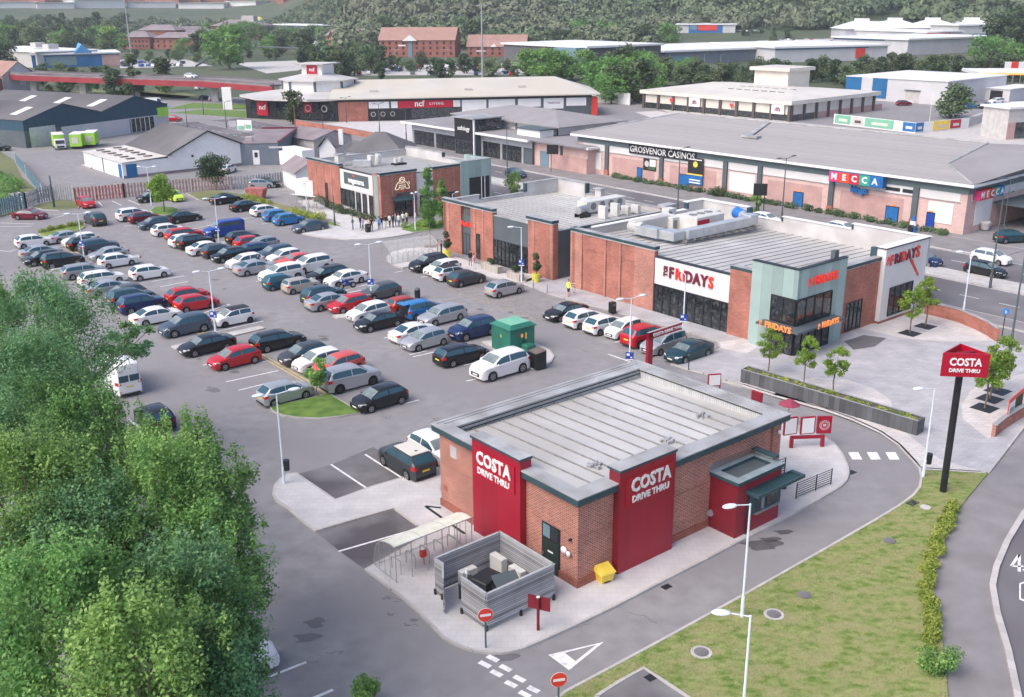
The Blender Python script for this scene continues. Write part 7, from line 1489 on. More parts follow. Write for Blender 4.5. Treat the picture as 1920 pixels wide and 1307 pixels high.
for k in range(2):
    x0 = k*hw; b = MB(); b.add([(x0-.2,-.5,5.6),(x0+hw/2,-.5,8.25),(x0+hw/2,45,8.25),(x0-.2,45,5.6),(x0+hw+.2,-.5,5.6),(x0+hw+.2,45,5.6)],[(0,1,2,3),(1,4,5,2)]); r = b.build('roof',M['oldroof'],T)
    for y0 in (5,17,29):
        b = MB(); f1, f2 = .55, .8; b.add([(x0+hw/2+hw/2*.3,y0,8.28-2.65*.3),(x0+hw/2+hw/2*.75,y0,8.28-2.65*.75),(x0+hw/2+hw/2*.75,y0+2.2,8.28-2.65*.75),(x0+hw/2+hw/2*.3,y0+2.2,8.28-2.65*.3)],[(0,1,2,3)]); b.build('skylight',M['whiteroof'],r)
        b = MB(); b.add([(x0+hw/2*.25,y0,5.66+2.65*.25),(x0+hw/2*.7,y0,5.66+2.65*.7),(x0+hw/2*.7,y0+2.2,5.66+2.65*.7),(x0+hw/2*.25,y0+2.2,5.66+2.65*.25)],[(0,1,2,3)]); b.build('skylight',M['whiteroof'],r)
bx(T,'pale_wall','paleclad',(9,LW,-.08,0,0,3.4)); bx(T,'roller_door','duct',(1.2,7.5,-.12,0,0,4.0)); bx(T,'shopfront','glass_lit',(LW*.7,LW*.88,-.16,0,0.2,3.2))
for x in range(5): bx(T,'frame_post','white',(LW*.705+x*1.35,LW*.705+x*1.35+.12,-.22,-.16,.2,3.2))
bx(T,'green_sign','leafY' if 0 else 'greensign',(LW*.915,LW-.1,-.3,-.06,2.9,5.0)) if M.setdefault('greensign', mat('lime_green_sign',(.33,.62,.05),(.4,.7,.1),1,.6)) else None
# white building with dark pitched roof
p0 = G(232,335); p1 = G(453,310); ang = math.degrees(math.atan2(p1[1]-p0[1],p1[0]-p0[0])); L = math.hypot(p1[0]-p0[0],p1[1]-p0[1]); Vf = Fr(*p0, ang)
T = thing('workshop','white workshop with a low cream-roofed wing and a dark pitched roof','building', Vf.o, R_(ang))
x1 = L*.42; b = MB(); b.box(0,x1,0,19,0,2.7); b.build('wing_wall',M['white'],T)
b = MB(); b.add([(-.3,-.3,2.7),(x1,-.3,3.1),(x1,19.3,3.1),(-.3,19.3,2.7)],[(0,1,2,3)]); wr = b.build('wing_roof',M['creamroof'],T)
for k in range(6):
    for xx in (.18,.52): bx(wr,'roof_light','brown',(x1*xx,x1*(xx+.16),2+k*2.9,2.5+k*2.9,2.83+.4*xx,2.95+.4*xx))
gx = x1+(L-x1)*.52
b = MB(); b.add([(x1-1,-.05,0),(L,-.05,0),(L,-.05,4.0),(gx,-.05,6.6),(x1-1,-.05,3.2)],[(0,1,2,3,4)]); b.add([(L,-.05,0),(L,19,0),(L,19,4),(L,-.05,4)],[(0,1,2,3)]); b.build('gable_wall',M['white'],T)
b = MB(); b.add([(x1-1.2,-.4,3.15),(gx,-.4,6.65),(gx,19.4,6.65),(x1-1.2,19.4,3.15),(L+.3,-.4,3.95),(L+.3,19.4,3.95)],[(0,1,2,3),(1,4,5,2)]); b.build('pitched_roof',M['oldroof'],T)
b = MB(); b.tube((x1-1.2,-.42,3.15),(gx,-.42,6.68),.13); b.tube((gx,-.42,6.68),(L+.3,-.42,3.95),.13); b.build('verge_trim',M['dark'],T)
bx(T,'end_door','doorblue',(-.03,.03,.4,1.9,0,2.3)); bx(T,'side_door','blueclad',(.6,2.4,-.12,0,0,2.3)); bx(T,'base_band','greyroof',(0,L,-.1,-.05,0,.45)); bx(T,'wing_post','fan',(-.1,0,9,9.3,0,2.7)); bx(T,'vent_hole','dark',(x1+3.2,x1+3.6,-.1,-.05,2.4,2.8))
p2 = G(524,309); f3 = math.atan2(p2[1]-p1[1],p2[0]-p1[0]); L3 = math.hypot(p2[0]-p1[0],p2[1]-p1[1])
T = thing('annex','flat-roofed blue-grey annex with a white door and red roof edge','building', p1, f3); M['bluegreywall'] = mat('blue_grey_wall',(.13,.155,.19),(.16,.185,.22),.5,.8)
bx(T,'wall','bluegreywall',(0.05,L3,0,22,0,3.9)); bx(T,'roof','greyroof',(0,L3+.1,-.1,22,3.9,4.0)); bx(T,'roof_edge','letter_dark',(-.1,L3+.2,21.8,22.2,4.0,4.3),(L3-.1,L3+.3,0,21.8,4.0,4.25)); p = bx(T,'door','white',(2.2,3.4,-.08,0,.1,2.7)); bx(p,'door_pane','glass',(2.5,3.1,-.1,-.08,1.4,2.3)); text('workspace', .7, M['plaza_light'], T, face('y-',6.9,-.04,3.2), depth=.01) if 0 else bx(T,'name_lettering','paleclad',(5.2,8.6,-.05,0,3.0,3.35))
bx(T,'air_unit','plaza_light',(.4,1.6,3,4,4,4.7))
# white gabled cottages beside the far restaurant
T, L = shed('cottage','white gabled cottage with dark slate roofs behind the far restaurant',(600,305),(630,305),7,2.6,'white','greyroof','gable',2.2,ridge='y',feats=(('chimney','white',(3.3,4.1,2,2.8,3,5.8)),))
T, L = shed('cottage','dark hipped roof showing above the far restaurant parapet',(650,306),(752,308),10,2.2,'white','oldroof','hip',3.0)
T, L = shed('cottage','small white gable beside the parked box trailer',(557,360),(578,358),7,2.9,'white','greyroof','gable',1.8,ridge='y',wid=5)
T, L = shed('outbuilding','low grey-roofed outbuilding beyond the blue-grey annex',(548,285),(590,292),9,3.0,'concrete','greyroof','gable',1.5)
# far retail park
BG = [('retail_shed','glass-ended retail shed with brown slatted wall, right of centre background',(1100,132),(1238,124),60,9.0,'wood_v','whiteroof',(('glass_end','blueglass',(-6,0,0,14,0,9.3)),('white_fin','white',(0,.8,-.3,0,0,9.2)))),
('retail_shed','low shed with pale roof and dark blue window band behind the tree belt',(1246,122),(1470,112),60,5.5,'bluegreywall','whiteroof',(('window_band','blueglass',(3,20,-.1,0,.5,3.8)),('red_post','officebrick',(16,18,-.15,0,.2,4.2)))),
('retail_shed','long white-roofed shed with blue eaves carrying a red letter sign',(1452,118),(1662,112),60,6.4,'paleclad','whiteroof',(('blue_eaves','blueclad',(0,50,-.4,0,5.8,6.4)),('red_sign','letter_red',(43,48,-.7,-.4,1.2,5.6)))),
('retail_shed','white-roofed shed with grey gable end behind the red letter sign shed',(1560,97),(1700,104),70,7.5,'paleclad','whiteroof',(('blue_eaves','blueclad',(0,36,-.3,0,6.8,7.5)),)),
('retail_shed','broad white shed with a red roof edge near the right edge',(1735,92),(1800,90),60,9,'paleclad','whiteroof',(('red_edge','letter_red',(0,17,-.3,0,8.2,8.9)),)),
('retail_shed','grey shed with dark and red store fronts below the wood',(1268,68),(1378,68),28,8,'paleclad','whiteroof',(('dark_front','doorblue',(9,34,-.3,0,0,8.5)),('red_sign','letter_red',(16,30,-.6,-.3,4,8)),('pale_sign','blueglass',(10,15,-.6,-.3,4.5,8)))),
('retail_shed','long shed with blue windows and a pyramid roof at the upper right',(1795,78),(1890,76),30,10,'paleclad','whiteroof',(('glass_band','blueglass',(0,34,-.3,0,1,5)),)),
('retail_shed','open-fronted dark blue shed below the pyramid roofs',(1628,62),(1690,61),22,7,'blueclad','whiteroof',()),
('retail_shed','small low shed right of the dark red store fronts',(1408,72),(1460,70),16,5,'white','whiteroof',()),
('fast_food_hut','low grey-roofed restaurant with a yellow arched sign among trees',(1130,72),(1208,74),20,5,'concrete','greyroof',()),
('leisure_centre','pale blue and white hall left of the brown offices, far off',(505,66),(600,70),26,9,'blueglass','whiteroof',(('grey_end','bluegreywall',(22,34,-.2,0,0,9)),))]
for nm,lab,A,B,dep,h,wm,rm,ft in BG: shed(nm,lab,A,B,dep,h,wm,rm,'flat' if 'grey-roofed rest' not in lab else 'hip',2.5,over=1,feats=ft,eave=.8)
for k,(x,y) in enumerate(((1655,60),(1720,58),(1795,58),(1873,58))):
    a = G(x,y+20); w_ = 32; T = thing('pyramid_roof_hall','white pyramid-roofed hall, %s of four in the far right row' % ['first','second','third','last'][k],'building',(a[0],a[1]+30,0),0,'pyramid-roofed halls'); bx(T,'wall','paleclad',(-w_/2,w_/2,0,w_,0,8)); b = MB(); b.add([(-w_*.55,-2,8),(w_*.55,-2,8),(w_*.55,w_,8),(-w_*.55,w_,8),(-4,w_/2-4,13),(4,w_/2-4,13),(4,w_/2+4,13),(-4,w_/2+4,13)],[(0,1,5,4),(1,2,6,5),(2,3,7,6),(3,0,4,7),(4,5,6,7)]); r = b.build('roof',M['whiteroof'],T); bx(r,'roof_lantern','whiteroof',(-4,4,w_/2-4,w_/2+4,13,14.6))
text('54', 3.5, M['white'], None, Matrix.Translation((0,0,-50))) if 0 else None
# filling station canopy
a = G(1832,172); T = thing('filling_station','flat filling station canopy with a yellow and red edge at the right','canopy',(a[0],a[1],0),R_(-8)); bx(T,'canopy_roof','whiteroof',(0,46,0,20,5.0,5.9)); bx(T,'canopy_edge','yellow',(-.1,46,-.15,0,5.1,5.6)); bx(T,'canopy_stripe','letter_red',(-.12,46,-.2,-.15,5.0,5.12))
for x in (4,16,28,40): bx(T,'canopy_post','white',(x,x+.6,8,8.6,0,5))
for k,(x,mm) in enumerate(((1885,'white'),(1897,'letter_red'),(1911,'white'))): a = G(x,160); t = thing('price_sign',['white board with a red mark over the filling station canopy','small red board over the filling station canopy','tall narrow white board over the filling station canopy'][k],'sign',(*a,0)); bx(t,'board',mm,(-1.1,1.1,-.2,.2,4.5,7.6)); bx(t,'post','grey_metal',(-.15,.15,-.1,.1,0,4.5))
# grey unit at right edge
T, L = shed('corner_unit','grey-panelled unit with dark glazing cut by the right edge',(1885,262),(1990,255),7,6.2,'concrete','whiteroof','flat',feats=(('glazing','glass',(2.2,20,-.15,0,.2,3.4)),('brick_end','brick_rose',(0,2,-.1,0,0,3.4))))
# banners wall
q0 = G(1563,232); q1 = G(1715,250); q2 = G(1815,240); t = thing('hoarding','white hoarding carrying a row of coloured advertising banners','hoarding',(*q0,0),0)
d0 = (q1[0]-q0[0], q1[1]-q0[1]); d2 = (q2[0]-q1[0], q2[1]-q1[1]); b = MB(); b.wall([(0,0),d0,(d0[0]+d2[0],d0[1]+d2[1])],.15,0,2.3); b.build('panel',M['white'],t)
for (f0,f1,mm,seg,nm) in ((.02,.22,'green_top',0,'green'),(.24,.38,'plaza_light',0,'pale'),(.40,.75,'green_top',0,'green'),(.86,1.0,'doorblue',0,'navy'),(.0,.14,'doorblue',1,'navy'),(.32,.62,'yellow',1,'yellow'),(.64,.84,'sign_red',1,'red')):
    o_ = (0,0) if seg == 0 else d0; d = d0 if seg == 0 else d2; l = math.hypot(*d); nx, ny = d[1]/l*.12, -d[0]/l*.12
    b = MB(); u = (o_[0]+d[0]*f0+nx,o_[1]+d[1]*f0+ny); v = (o_[0]+d[0]*f1+nx,o_[1]+d[1]*f1+ny); b.wall([u,v],.04,.3,2.2); bb_ = b.build('banner',M[mm],t)
    b = MB(); b.wall([(u[0]+(v[0]-u[0])*.25+nx*.4,u[1]+(v[1]-u[1])*.25+ny*.4),(u[0]+(v[0]-u[0])*.8+nx*.4,u[1]+(v[1]-u[1])*.8+ny*.4)],.02,.8,1.4); b.build('banner_strip',M['cream' if mm != 'plaza_light' else 'brown'],bb_)
# very far sheds and hillside houses at the left
for k,(x0,x1,y) in enumerate(((-20,70,16),(70,140,17),(140,235,16),(240,330,15),(335,420,17),(425,480,14))):
    shed('far_shed',['leftmost of the long white sheds below the horizon hills','second long white shed from the left below the hills','white shed with raised roof left of the tall mast, far off','white shed right of the tall mast, far off','long white shed above the brick offices, far off','last white shed of the far row, right end'][k],(x0,y),(x1,y),60,8 if k != 2 else 11,'whiteroof','whiteroof','flat',over=2,grp='far white sheds')
rs = np.random.RandomState(11)
hT, hL = shed('far_house','one of the small brick houses scattered over the far left hillside',(520,9),(532,9),9,5.5,'officebrick','officeroof','gable',3.5,grp='houses on the far hillside')
for k in range(85):
    x = rs.uniform(-10,690); y = rs.uniform(.5,11+rs.uniform(-3,3)) if x > 470 else rs.uniform(.5,6)
    d = RM.T @ np.array([(x-CX)/FPX, (y-CY)/FPX, 1.0]); p = GT(x,y)
    dup(hT, (p[0],p[1],p[2]), rs.uniform(-.5,.5), scale=rs.uniform(1.0,1.9))
t = thing('arched_sign','yellow arched letter on a small red board above the trees','sign',(*G(1150,84),0)); bx(t,'post','grey_metal',(-.4,.4,-.3,.3,0,8)); p = bx(t,'board','letter_red',(-3,3,-.4,.4,7.5,11)); b = MB()
for s_ in (-1,1): b.path([(s_*1.2+1.1*math.cos(R_(a)),-.6,8.6+3.6*math.sin(R_(a))) for a in range(0,181,20)],.32,5)
b.build('arch_letter',M['yellow'],p)
t = thing('totem_board','small red totem with a white cap among trees, right of centre background','sign',(*G(1262,84),0)); bx(t,'board','letter_red',(-1.2,1.2,-.4,.4,0,6)); bx(t,'cap','white',(-2.2,2.2,-.6,.6,6,8))
t = thing('balloon_ball','multicoloured round inflatable above the large brick office','inflatable',(*G(488,70),0)); b = MB(); b.ell((0,0,13),4.2,4.2,4,12,8); b.build('ball',mat('rainbow_ball',(.05,.45,.42),(.75,.6,.1),.35,.6,ramp=(.45,.55)),t,smooth=True); b = MB(); b.tube((0,0,0),(0,0,9),.3); b.build('pole',M['slate'],t)
# vans and trailers in the yards
for i,(x,y,a,lab) in enumerate(((112,278,-62,'white-cabbed green liveried delivery van by the blue roller door'),)):
    c = G(x,y); t = thing('delivery_van',lab,'van',(c[0],c[1],0),R_(a),'green delivery vehicles'); bx(t,'cargo_box','greensign',(-3.4,1.4,-1.05,1.05,.5,2.9),ch=True); bx(t,'cab','white',(1.4,3.2,-1.0,1.0,.4,2.1),ch=True); bx(t,'box_roof','white',(-3.4,1.9,-1.05,1.05,2.9,3.0)); bx(t,'windscreen','glass',(3.15,3.22,-.85,.85,1.25,1.95)); bx(t,'grille','dark',(3.2,3.25,-.7,.7,.5,.85))
    for xx in (-2,2.3):
        for s_ in (-1,1): b = MB(); b.tube((xx,s_*.85,.38),(xx,s_*1.05,.38),.38,.38,12); b.build('wheel',M['tyre'],t)
for i,(x,y) in enumerate(((148,277),(173,274))):
    c = G(x,y); t = thing('box_trailer','green patterned box trailer, %s one of the pair beside the delivery van' % ['left','right'][i],'trailer',(c[0],c[1],0),R_(-78),'green delivery vehicles'); bx(t,'cargo_box','greensign',(-2.6,2.6,-1.15,1.15,.6,3.0),ch=True); bx(t,'box_roof','white',(-2.6,2.6,-1.15,1.15,3.0,3.08)); bx(t,'door_print','cream',(2.6,2.63,-.7,.5,1.2,2.4)); bx(t,'chassis','dark',(-2.3,2.4,-1,1,.3,.6))
c = G(581,372); t = thing('box_trailer','plain white box trailer beside the far restaurant shrubs','trailer',(c[0],c[1],0),R_(-35)); bx(t,'cargo_box','white',(-1.9,1.9,-1.1,1.1,.5,2.9),ch=True); p = bx(t,'rear_door','paleclad',(1.9,1.94,-.75,.85,.7,2.7)); bx(p,'door_print','dark',(1.94,1.96,-.3,.1,1.4,2.0)); bx(t,'chassis','dark',(-1.7,1.7,-.9,.9,.25,.5))
c = G(562,318); t = thing('lorry','white box lorry standing beyond the blue-grey annex','lorry',(c[0],c[1],0),R_(-50)); bx(t,'cargo_box','white',(-3.5,3.5,-1.2,1.2,.8,3.8),ch=True); bx(t,'cab','white',(-5.2,-3.6,-1.1,1.1,.5,2.9),ch=True); bx(t,'blue_bag','brightbag' if 'brightbag' in M else 'doorblue',(3.5,3.7,-.9,.4,.4,1.2)); bx(t,'chassis','dark',(-3.5,3.5,-1,1,.4,.8))
shelter(G(546,392), -30, 4.4, 2.2, 2.1, 'curved cycle shelter with a pale roof beside the white box trailer',5,z=.02,racks=3)
shelter(G(806,474,.12), 212, 6.2, 2.6, 2.2, 'curved perspex cycle shelter at the middle restaurant pavement tip',7,z=.12,racks=9)
# fences
def slats(pts, h, lab, m, n=60, gap=.45):
    c = pts[0]; t = thing('fence', lab, 'fence', (c[0],c[1],0), 0, None); L = [(p[0]-c[0],p[1]-c[1]) for p in pts]; b = MB()
    for u,v in zip(L,L[1:]):
        l = math.hypot(v[0]-u[0],v[1]-u[1]); k = max(1,int(l/gap)); dx,dy = (v[0]-u[0])/k,(v[1]-u[1])/k
        for i in range(k): x,y = u[0]+dx*(i+.5),u[1]+dy*(i+.5); b.wall([(x-dx*.3,y-dy*.3),(x+dx*.3,y+dy*.3)],.06,.08,h+(.08 if i%2 else 0))
    b.build('slats',M[m],t); b = MB(); b.wall([(x,y+.08) for x,y in L],.05,h*.3,h*.36); b.wall([(x,y+.08) for x,y in L],.05,h*.75,h*.81); b.build('rails',M['grey_metal'],t)
    for p in L: bx(t,'post','concrete',(p[0]-.09,p[0]+.09,p[1]-.09,p[1]+.09,0,h+.15))
M['redslat'] = mat('red_slats',(.34,.10,.09),(.48,.18,.15),2,.8); M['brownslat'] = mat('brown_slats',(.26,.17,.15),(.40,.28,.25),2,.8); M['blueslat'] = mat('blue_palisade',(.10,.20,.26),(.17,.28,.34),2,.6); M['greyslat'] = mat('grey_palisade',(.24,.25,.27),(.34,.34,.35),2,.6)
slats(P((140,379),(180,376),(234,371)),2.1,'red slatted fence behind the red hatchback','redslat')
slats(P((234,371),(300,365),(360,360),(434,355)),2.1,'brown slatted wooden fence behind the round trees','brownslat')
slats(P((434,355),(480,352),(540,345),(560,342)),2.0,'grey palisade fence between the wooden fence and the annex yard','greyslat')
slats(P((-60,420),(0,405),(30,396),(50,392)),2.3,'blue palisade fence at the far left edge','blueslat')
slats(P((50,392),(72,382),(100,376),(140,379)),2.3,'blue-grey mesh fence behind the dark lamp post','greyslat')
slats(P((30,305),(50,330),(80,368)),1.8,'blue-green fence running back up the left yard','blueslat',gap=.7)
slats(P((1815,240),(1860,222),(1885,215)),2.0,'pale palisade fence right of the banner hoarding','greyslat',gap=.8)
c = G(482,372); t = thing('skip','red metal skip behind the dark fence near the annex','skip',(c[0],c[1],0),R_(-10)); b = MB(); b.add([(-1,-.8,0),(1,-.8,0),(1,.8,0),(-1,.8,0),(-1.5,-.9,1.6),(1.5,-.9,1.6),(1.5,.9,1.6),(-1.5,.9,1.6)],[(3,2,1,0),(0,1,5,4),(1,2,6,5),(2,3,7,6),(3,0,4,7),(4,5,6,7)]); b.build('body',M['rustred'] if 'rustred' in M else M['redslat'],t)
t = thing('rubble_heap','pale rubble and sheeting heaped by the blue fence at the left edge','rubble',(*G(38,375),0)); rs2 = random.Random(4); b = MB()
for k in range(26): x,y,s_ = rs2.uniform(-3,3),rs2.uniform(-2,2),rs2.uniform(.2,.7); b.box(x-s_,x+s_,y-s_*.7,y+s_*.7,0,s_*rs2.uniform(.6,1.6),rs2.uniform(0,3),(rs2.uniform(-1,1),rs2.uniform(-1,1)))
b.build('pile',M['concrete'],t)
t = thing('rubble_heap','small heap of pale boards at the corner of the workshop wing','rubble',(*G(172,312),0)); b = MB()
for k in range(16): x,y,s_ = rs2.uniform(-2.5,2.5),rs2.uniform(-1.2,1.2),rs2.uniform(.2,.6); b.box(x-s_*1.6,x+s_*1.6,y-s_*.5,y+s_*.5,0,s_*.6,rs2.uniform(0,3),(0,0))
b.build('pile',M['concrete'],t)
# more parked cars beyond
FARC = [(490,344,10,'silver','silver hatchback in the yard by the blue-grey annex','hatch'),(427,316,80,'white','white hatchback by the white workshop wall','hatch'),(502,343,0,'black','black car at the annex yard fence','hatch'),(-1,276,0,'black','black car at the left edge by the warehouse','hatch'),
 (404,184,20,'white','white car on the roundabout approach, right of two','hatch'),(386,183,10,'black','black car on the roundabout approach, left of two','hatch'),(376,164,60,'white','white car near the traffic lights beyond the roundabout','hatch'),(398,160,40,'coral','pinkish car beyond the roundabout','hatch'),(286,190,10,'blue','blue car at the roundabout beside a white van','hatch'),(292,196,10,'white','white van at the roundabout beside the blue car','bigvan'),(325,222,-10,'red','red car at the warehouse corner','hatch'),
 (1320+15,187,20,'maroon','dummy','hatch'),(1695,193,10,'maroon','maroon car beside the cream showroom end','hatch'),(1822,198,20,'brightblue','bright blue car in the trade yard','hatch'),(1845,198,200,'black','black car in front of the white van in the trade yard','hatch'),(1865,200,200,'navy','dark blue car right of the black one in the trade yard','suv'),(1868,190,200,'white','white off-roader in the trade yard','suv'),(1858,182,190,'white','white van in the trade yard','van'),(1880,213,200,'white','white car in the yard nearest the corner unit','hatch'),(1905,205,190,'white','white caravan-like van near the corner unit','bigvan'),
 (1898,443,10,'darkteal','dark car behind the pink boundary wall','hatch')]
for x,y,a,cl,lab,k in FARC:
    if lab == 'dummy': continue
    car(x,y,a,k,cl,lab,'cars on the roads beyond')
def smallcar(x,y,a,cl,lab,grp,z=0):
    c = CARS['hatch']; P_ = carparts('hatch'); p = GT(x,y) if y < 70 else (*G(x,y,.7),0); t = bpy.data.objects.new('distant_car', P_['body']); col.objects.link(t); t.location = (p[0],p[1],p[2]+z); t.rotation_euler = (0,0,R_(a)); t.material_slots[0].link='OBJECT'; t.material_slots[0].material = paint(cl); tag(t,lab,'car',grp)
rr = random.Random(8)
for k in range(70):
    x = rr.uniform(1430,1640); y = rr.uniform(71,88); smallcar(x,y,rr.choice((0,90)),rr.choice(('white','silver','grey','black','red','navy')),'tiny parked car in the far retail car park below the wood','cars in the far retail car park')
for k in range(46):
    x = rr.uniform(650,1080); y = rr.choice((124,130,137))+rr.uniform(-1,1); smallcar(x,y,rr.choice((0,90)),rr.choice(('white','silver','grey','black','red','navy')),'small parked car in the tree-lined car park before the brown offices','cars before the brown offices')
for k in range(22):
    x = rr.uniform(225,345); y = rr.choice((117,122))+rr.uniform(-1,1); smallcar(x,y,rr.choice((0,90)),rr.choice(('white','silver','grey','black','blue')),'small parked car beside the hall beyond the flyover','cars beyond the flyover')
for nm,pts,mm in (('far_car_park',((640,122),(1090,118),(1100,140),(640,142)),'concrete'),('far_car_park',((225,112),(350,112),(400,124),(225,128)),'concrete'),('far_car_park',((1430,70),(1640,68),(1660,90),(1400,90)),'concrete'),('far_road',((548,74),(582,70),(622,100),(598,106)),'concrete'),('far_road',((440,118),(600,112),(560,132),(500,138)),'concrete'),('far_meadow',((1570,48),(1660,46),(1640,58),(1560,58)),'roughgrass')):
    q = [GT(*p) if p[1] < 70 else (*G(*p),.0) for p in pts]; b = MB(); b.add([(x,y,z_+.05) for x,y,z_ in q],[tuple(range(len(q)-1,-1,-1))]); o = b.build(nm,M[mm]); struct(o)
# ================================================================= vegetation
def cloud(rs, blobs, n, size, flat=.0, lump=.35, bias=.55):
    """leaf quads through the outer part of a set of ellipsoids"""
    B = np.array(blobs, float); vol = (B[:,3]*B[:,4]*B[:,5])**(2/3); k = rs.choice(len(B), n, p=vol/vol.sum())
    d = rs.normal(size=(n,3)); d /= np.linalg.norm(d,axis=1)[:,None]
    r = 1-np.abs(rs.normal(0,lump,n)); r = np.clip(r,.15,1.12)
    c = B[k,:3]+d*B[k,3:6]*r[:,None]
    nrm = d*bias+rs.normal(size=(n,3))*.6+np.array([0,0,.35]); nrm /= np.linalg.norm(nrm,axis=1)[:,None]
    t = np.cross(nrm, rs.normal(size=(n,3))); t /= np.linalg.norm(t,axis=1)[:,None]; u = np.cross(nrm,t)
    s = (size*rs.uniform(.6,1.35,n))[:,None]
    V = np.stack([c-t*s, c-u*s*.6, c+t*s, c+u*s*.6],1).reshape(-1,3)
    return V, np.arange(n*4).reshape(-1,4)
def crownblobs(rs, R0, H0, H1, n, r=.4, taper=.0, lean=(0,0)):
    out = []; vz = 1.15 if taper < 0 else .8
    for i in range(n):
        t = rs.uniform(0,1); z = H0+(H1-H0)*t; prof = math.sqrt(max(.05,1-(2*t-1)**2))*(1-taper*t); a = rs.uniform(0,6.283); q = R0*prof*rs.uniform(.35,.85)
        br = R0*r*rs.uniform(.55,1.45); out.append((q*math.cos(a)+lean[0]*t, q*math.sin(a)+lean[1]*t, z, br, br, br*vz))
    if taper < 0:
        for i in range(int(n*.3)):
            a = rs.uniform(0,6.283); q = R0*rs.uniform(.1,.95); zt = H0+(H1-H0)*(.55+.5*math.sqrt(max(0,1-(q/R0)**2))); out.append((q*math.cos(a), q*math.sin(a), zt, R0*.10, R0*.10, R0*rs.uniform(.18,.4)))
    return out
def treemesh(seed, R0, H0, H1, nb, nl, size, lm, r=.4, taper=0, lump=.35, trunk=.16, limbs=5):
    rs = np.random.RandomState(seed); bl = crownblobs(rs,R0,H0,H1,nb,r,taper)
    V,F_ = cloud(rs,bl,nl,size,lump=lump); cm = npmesh('crown',V,F_,lm)
    b = MB(); zt = H0+(H1-H0)*.35; b.tube((0,0,0),(.05,.03,H0*.7),trunk*1.25,trunk,8); b.tube((.05,.03,H0*.7),(0,0,zt),trunk,trunk*.6,8)
    for i in range(min(limbs,len(bl))): q = bl[i]; b.tube((0,0,H0*.8+(zt-H0*.8)*rs.uniform(0,1)),(q[0],q[1],q[2]),trunk*.5,trunk*.15,6)
    o = b.build('trunk',M['bark']); tm = o.data; bpy.data.objects.remove(o); return tm, cm
def plant(name, lab, cat, meshes, loc, rz=0, scale=1, group=None, lm=None):
    t = thing(name, lab, cat, loc, rz, group); t.scale = scale if hasattr(scale,'__len__') else (scale,)*3
    o1 = put(meshes[0],'trunk',t) if meshes[0] else None; o2 = put(meshes[1],'crown' if meshes[0] else 'foliage',t,m=lm); return t
def atz(px,py,z): return G(px,py,z)
# foreground trees
FG = [(92,672,8.4,4.1,'B','large spreading tree at the left edge whose top rises beside the far parked cars'),(-25,650,8.0,3.2,'A','tree cut by the left edge at the level of the middle parked cars'),
(66,800,8.0,4.0,'B','dark bluish tree at the left edge halfway down the photo'),(175,870,7.3,3.0,'A','tree standing below the white panel van'),
(335,885,8.3,2.3,'C','tree with ragged yellow-green top reaching towards the grass island'),(408,935,7.5,1.9,'A','tree at the right edge of the wood just left of the twin lamp post'),(300,985,8.6,2.9,'C','pale yellow-green tree in the middle of the front wood'),(398,1070,7.5,2.3,'A','tree on the right edge of the wood opposite the timber bin store'),
(60,1000,8.8,3.4,'C','pale yellow-green tree at the left edge in the lower quarter'),(178,1065,7.8,3.0,'B','dark green tree between the two pale ones in the front wood'),(345,1185,8.2,2.7,'B','bluish green tree near the bottom in the middle of the wood'),(110,1235,8.6,3.1,'A','tree at the lower left corner of the photo'),
(405,1195,6.5,1.95,'A','low bushy tree at the bottom right corner of the wood'),(250,1310,8.8,2.8,'C','pale tree cut by the bottom edge left of centre of the wood'),(415,1335,6.4,2.0,'B','low tree at the bottom edge beside the half hidden white car')]
for i,(px,py,z,r,mk,lab) in enumerate(FG):
    p = G(px,py,z); tmesh = treemesh(100+i, r*1.08, z-r*1.05, z+r*1.0, 90, int(34000*(r/3)**1.7), .068, M['leaf'+mk], r=.23, lump=.6, taper=-.02, trunk=.17, limbs=22)
    plant('broadleaf_tree', lab, 'tree', tmesh, (p[0],p[1],0), i*1.3, 1, 'trees of the front wood')
# reaching spray of thin branches on the left tree
rs = np.random.RandomState(77); p = G(250,640,7.4); q = G(150,690,7.0)
bl = [((p[0]+rs.uniform(-1.3,1.2)), p[1]+rs.uniform(-1.2,1.2), 7.4+rs.uniform(-.9,1.2), .5,.5,.35) for _ in range(16)]
V,F_ = cloud(rs, bl, 2600, .1, lump=.6); b = MB(); b.tube((q[0],q[1],0),(q[0]+.2,q[1],6),.14,.09,8); [b.tube((q[0]+.2,q[1],5.6),(x,y,z_),.06,.02,5) for x,y,z_,*_ in bl[:9]]
t = thing('broadleaf_tree','thin open-branched tree reaching over the white panel van','tree',(q[0],q[1],0),0,'trees of the front wood'); o = b.build('trunk',M['bark'],t); o.location = (-q[0],-q[1],0); o = put(npmesh('crown',V,F_,M['leafB']),'crown',t,(-q[0],-q[1],0))
sh = treemesh(300,.8,.4,1.4,14,2200,.06,M['leafC'],r=.4,trunk=.05)
p = G(690,1330); plant('bush','small yellow-green bush rising from the bottom edge near the dashed markings','bush',sh,(p[0],p[1],0),0,(1,1,1.0))
p = G(1760,1262); plant('bush','sprawling yellow-green shrub at the lower end of the hedge','bush',treemesh(301,.85,.1,1.1,12,2000,.06,M['leafC'],r=.42,trunk=.05),(p[0],p[1],.1),0,1)
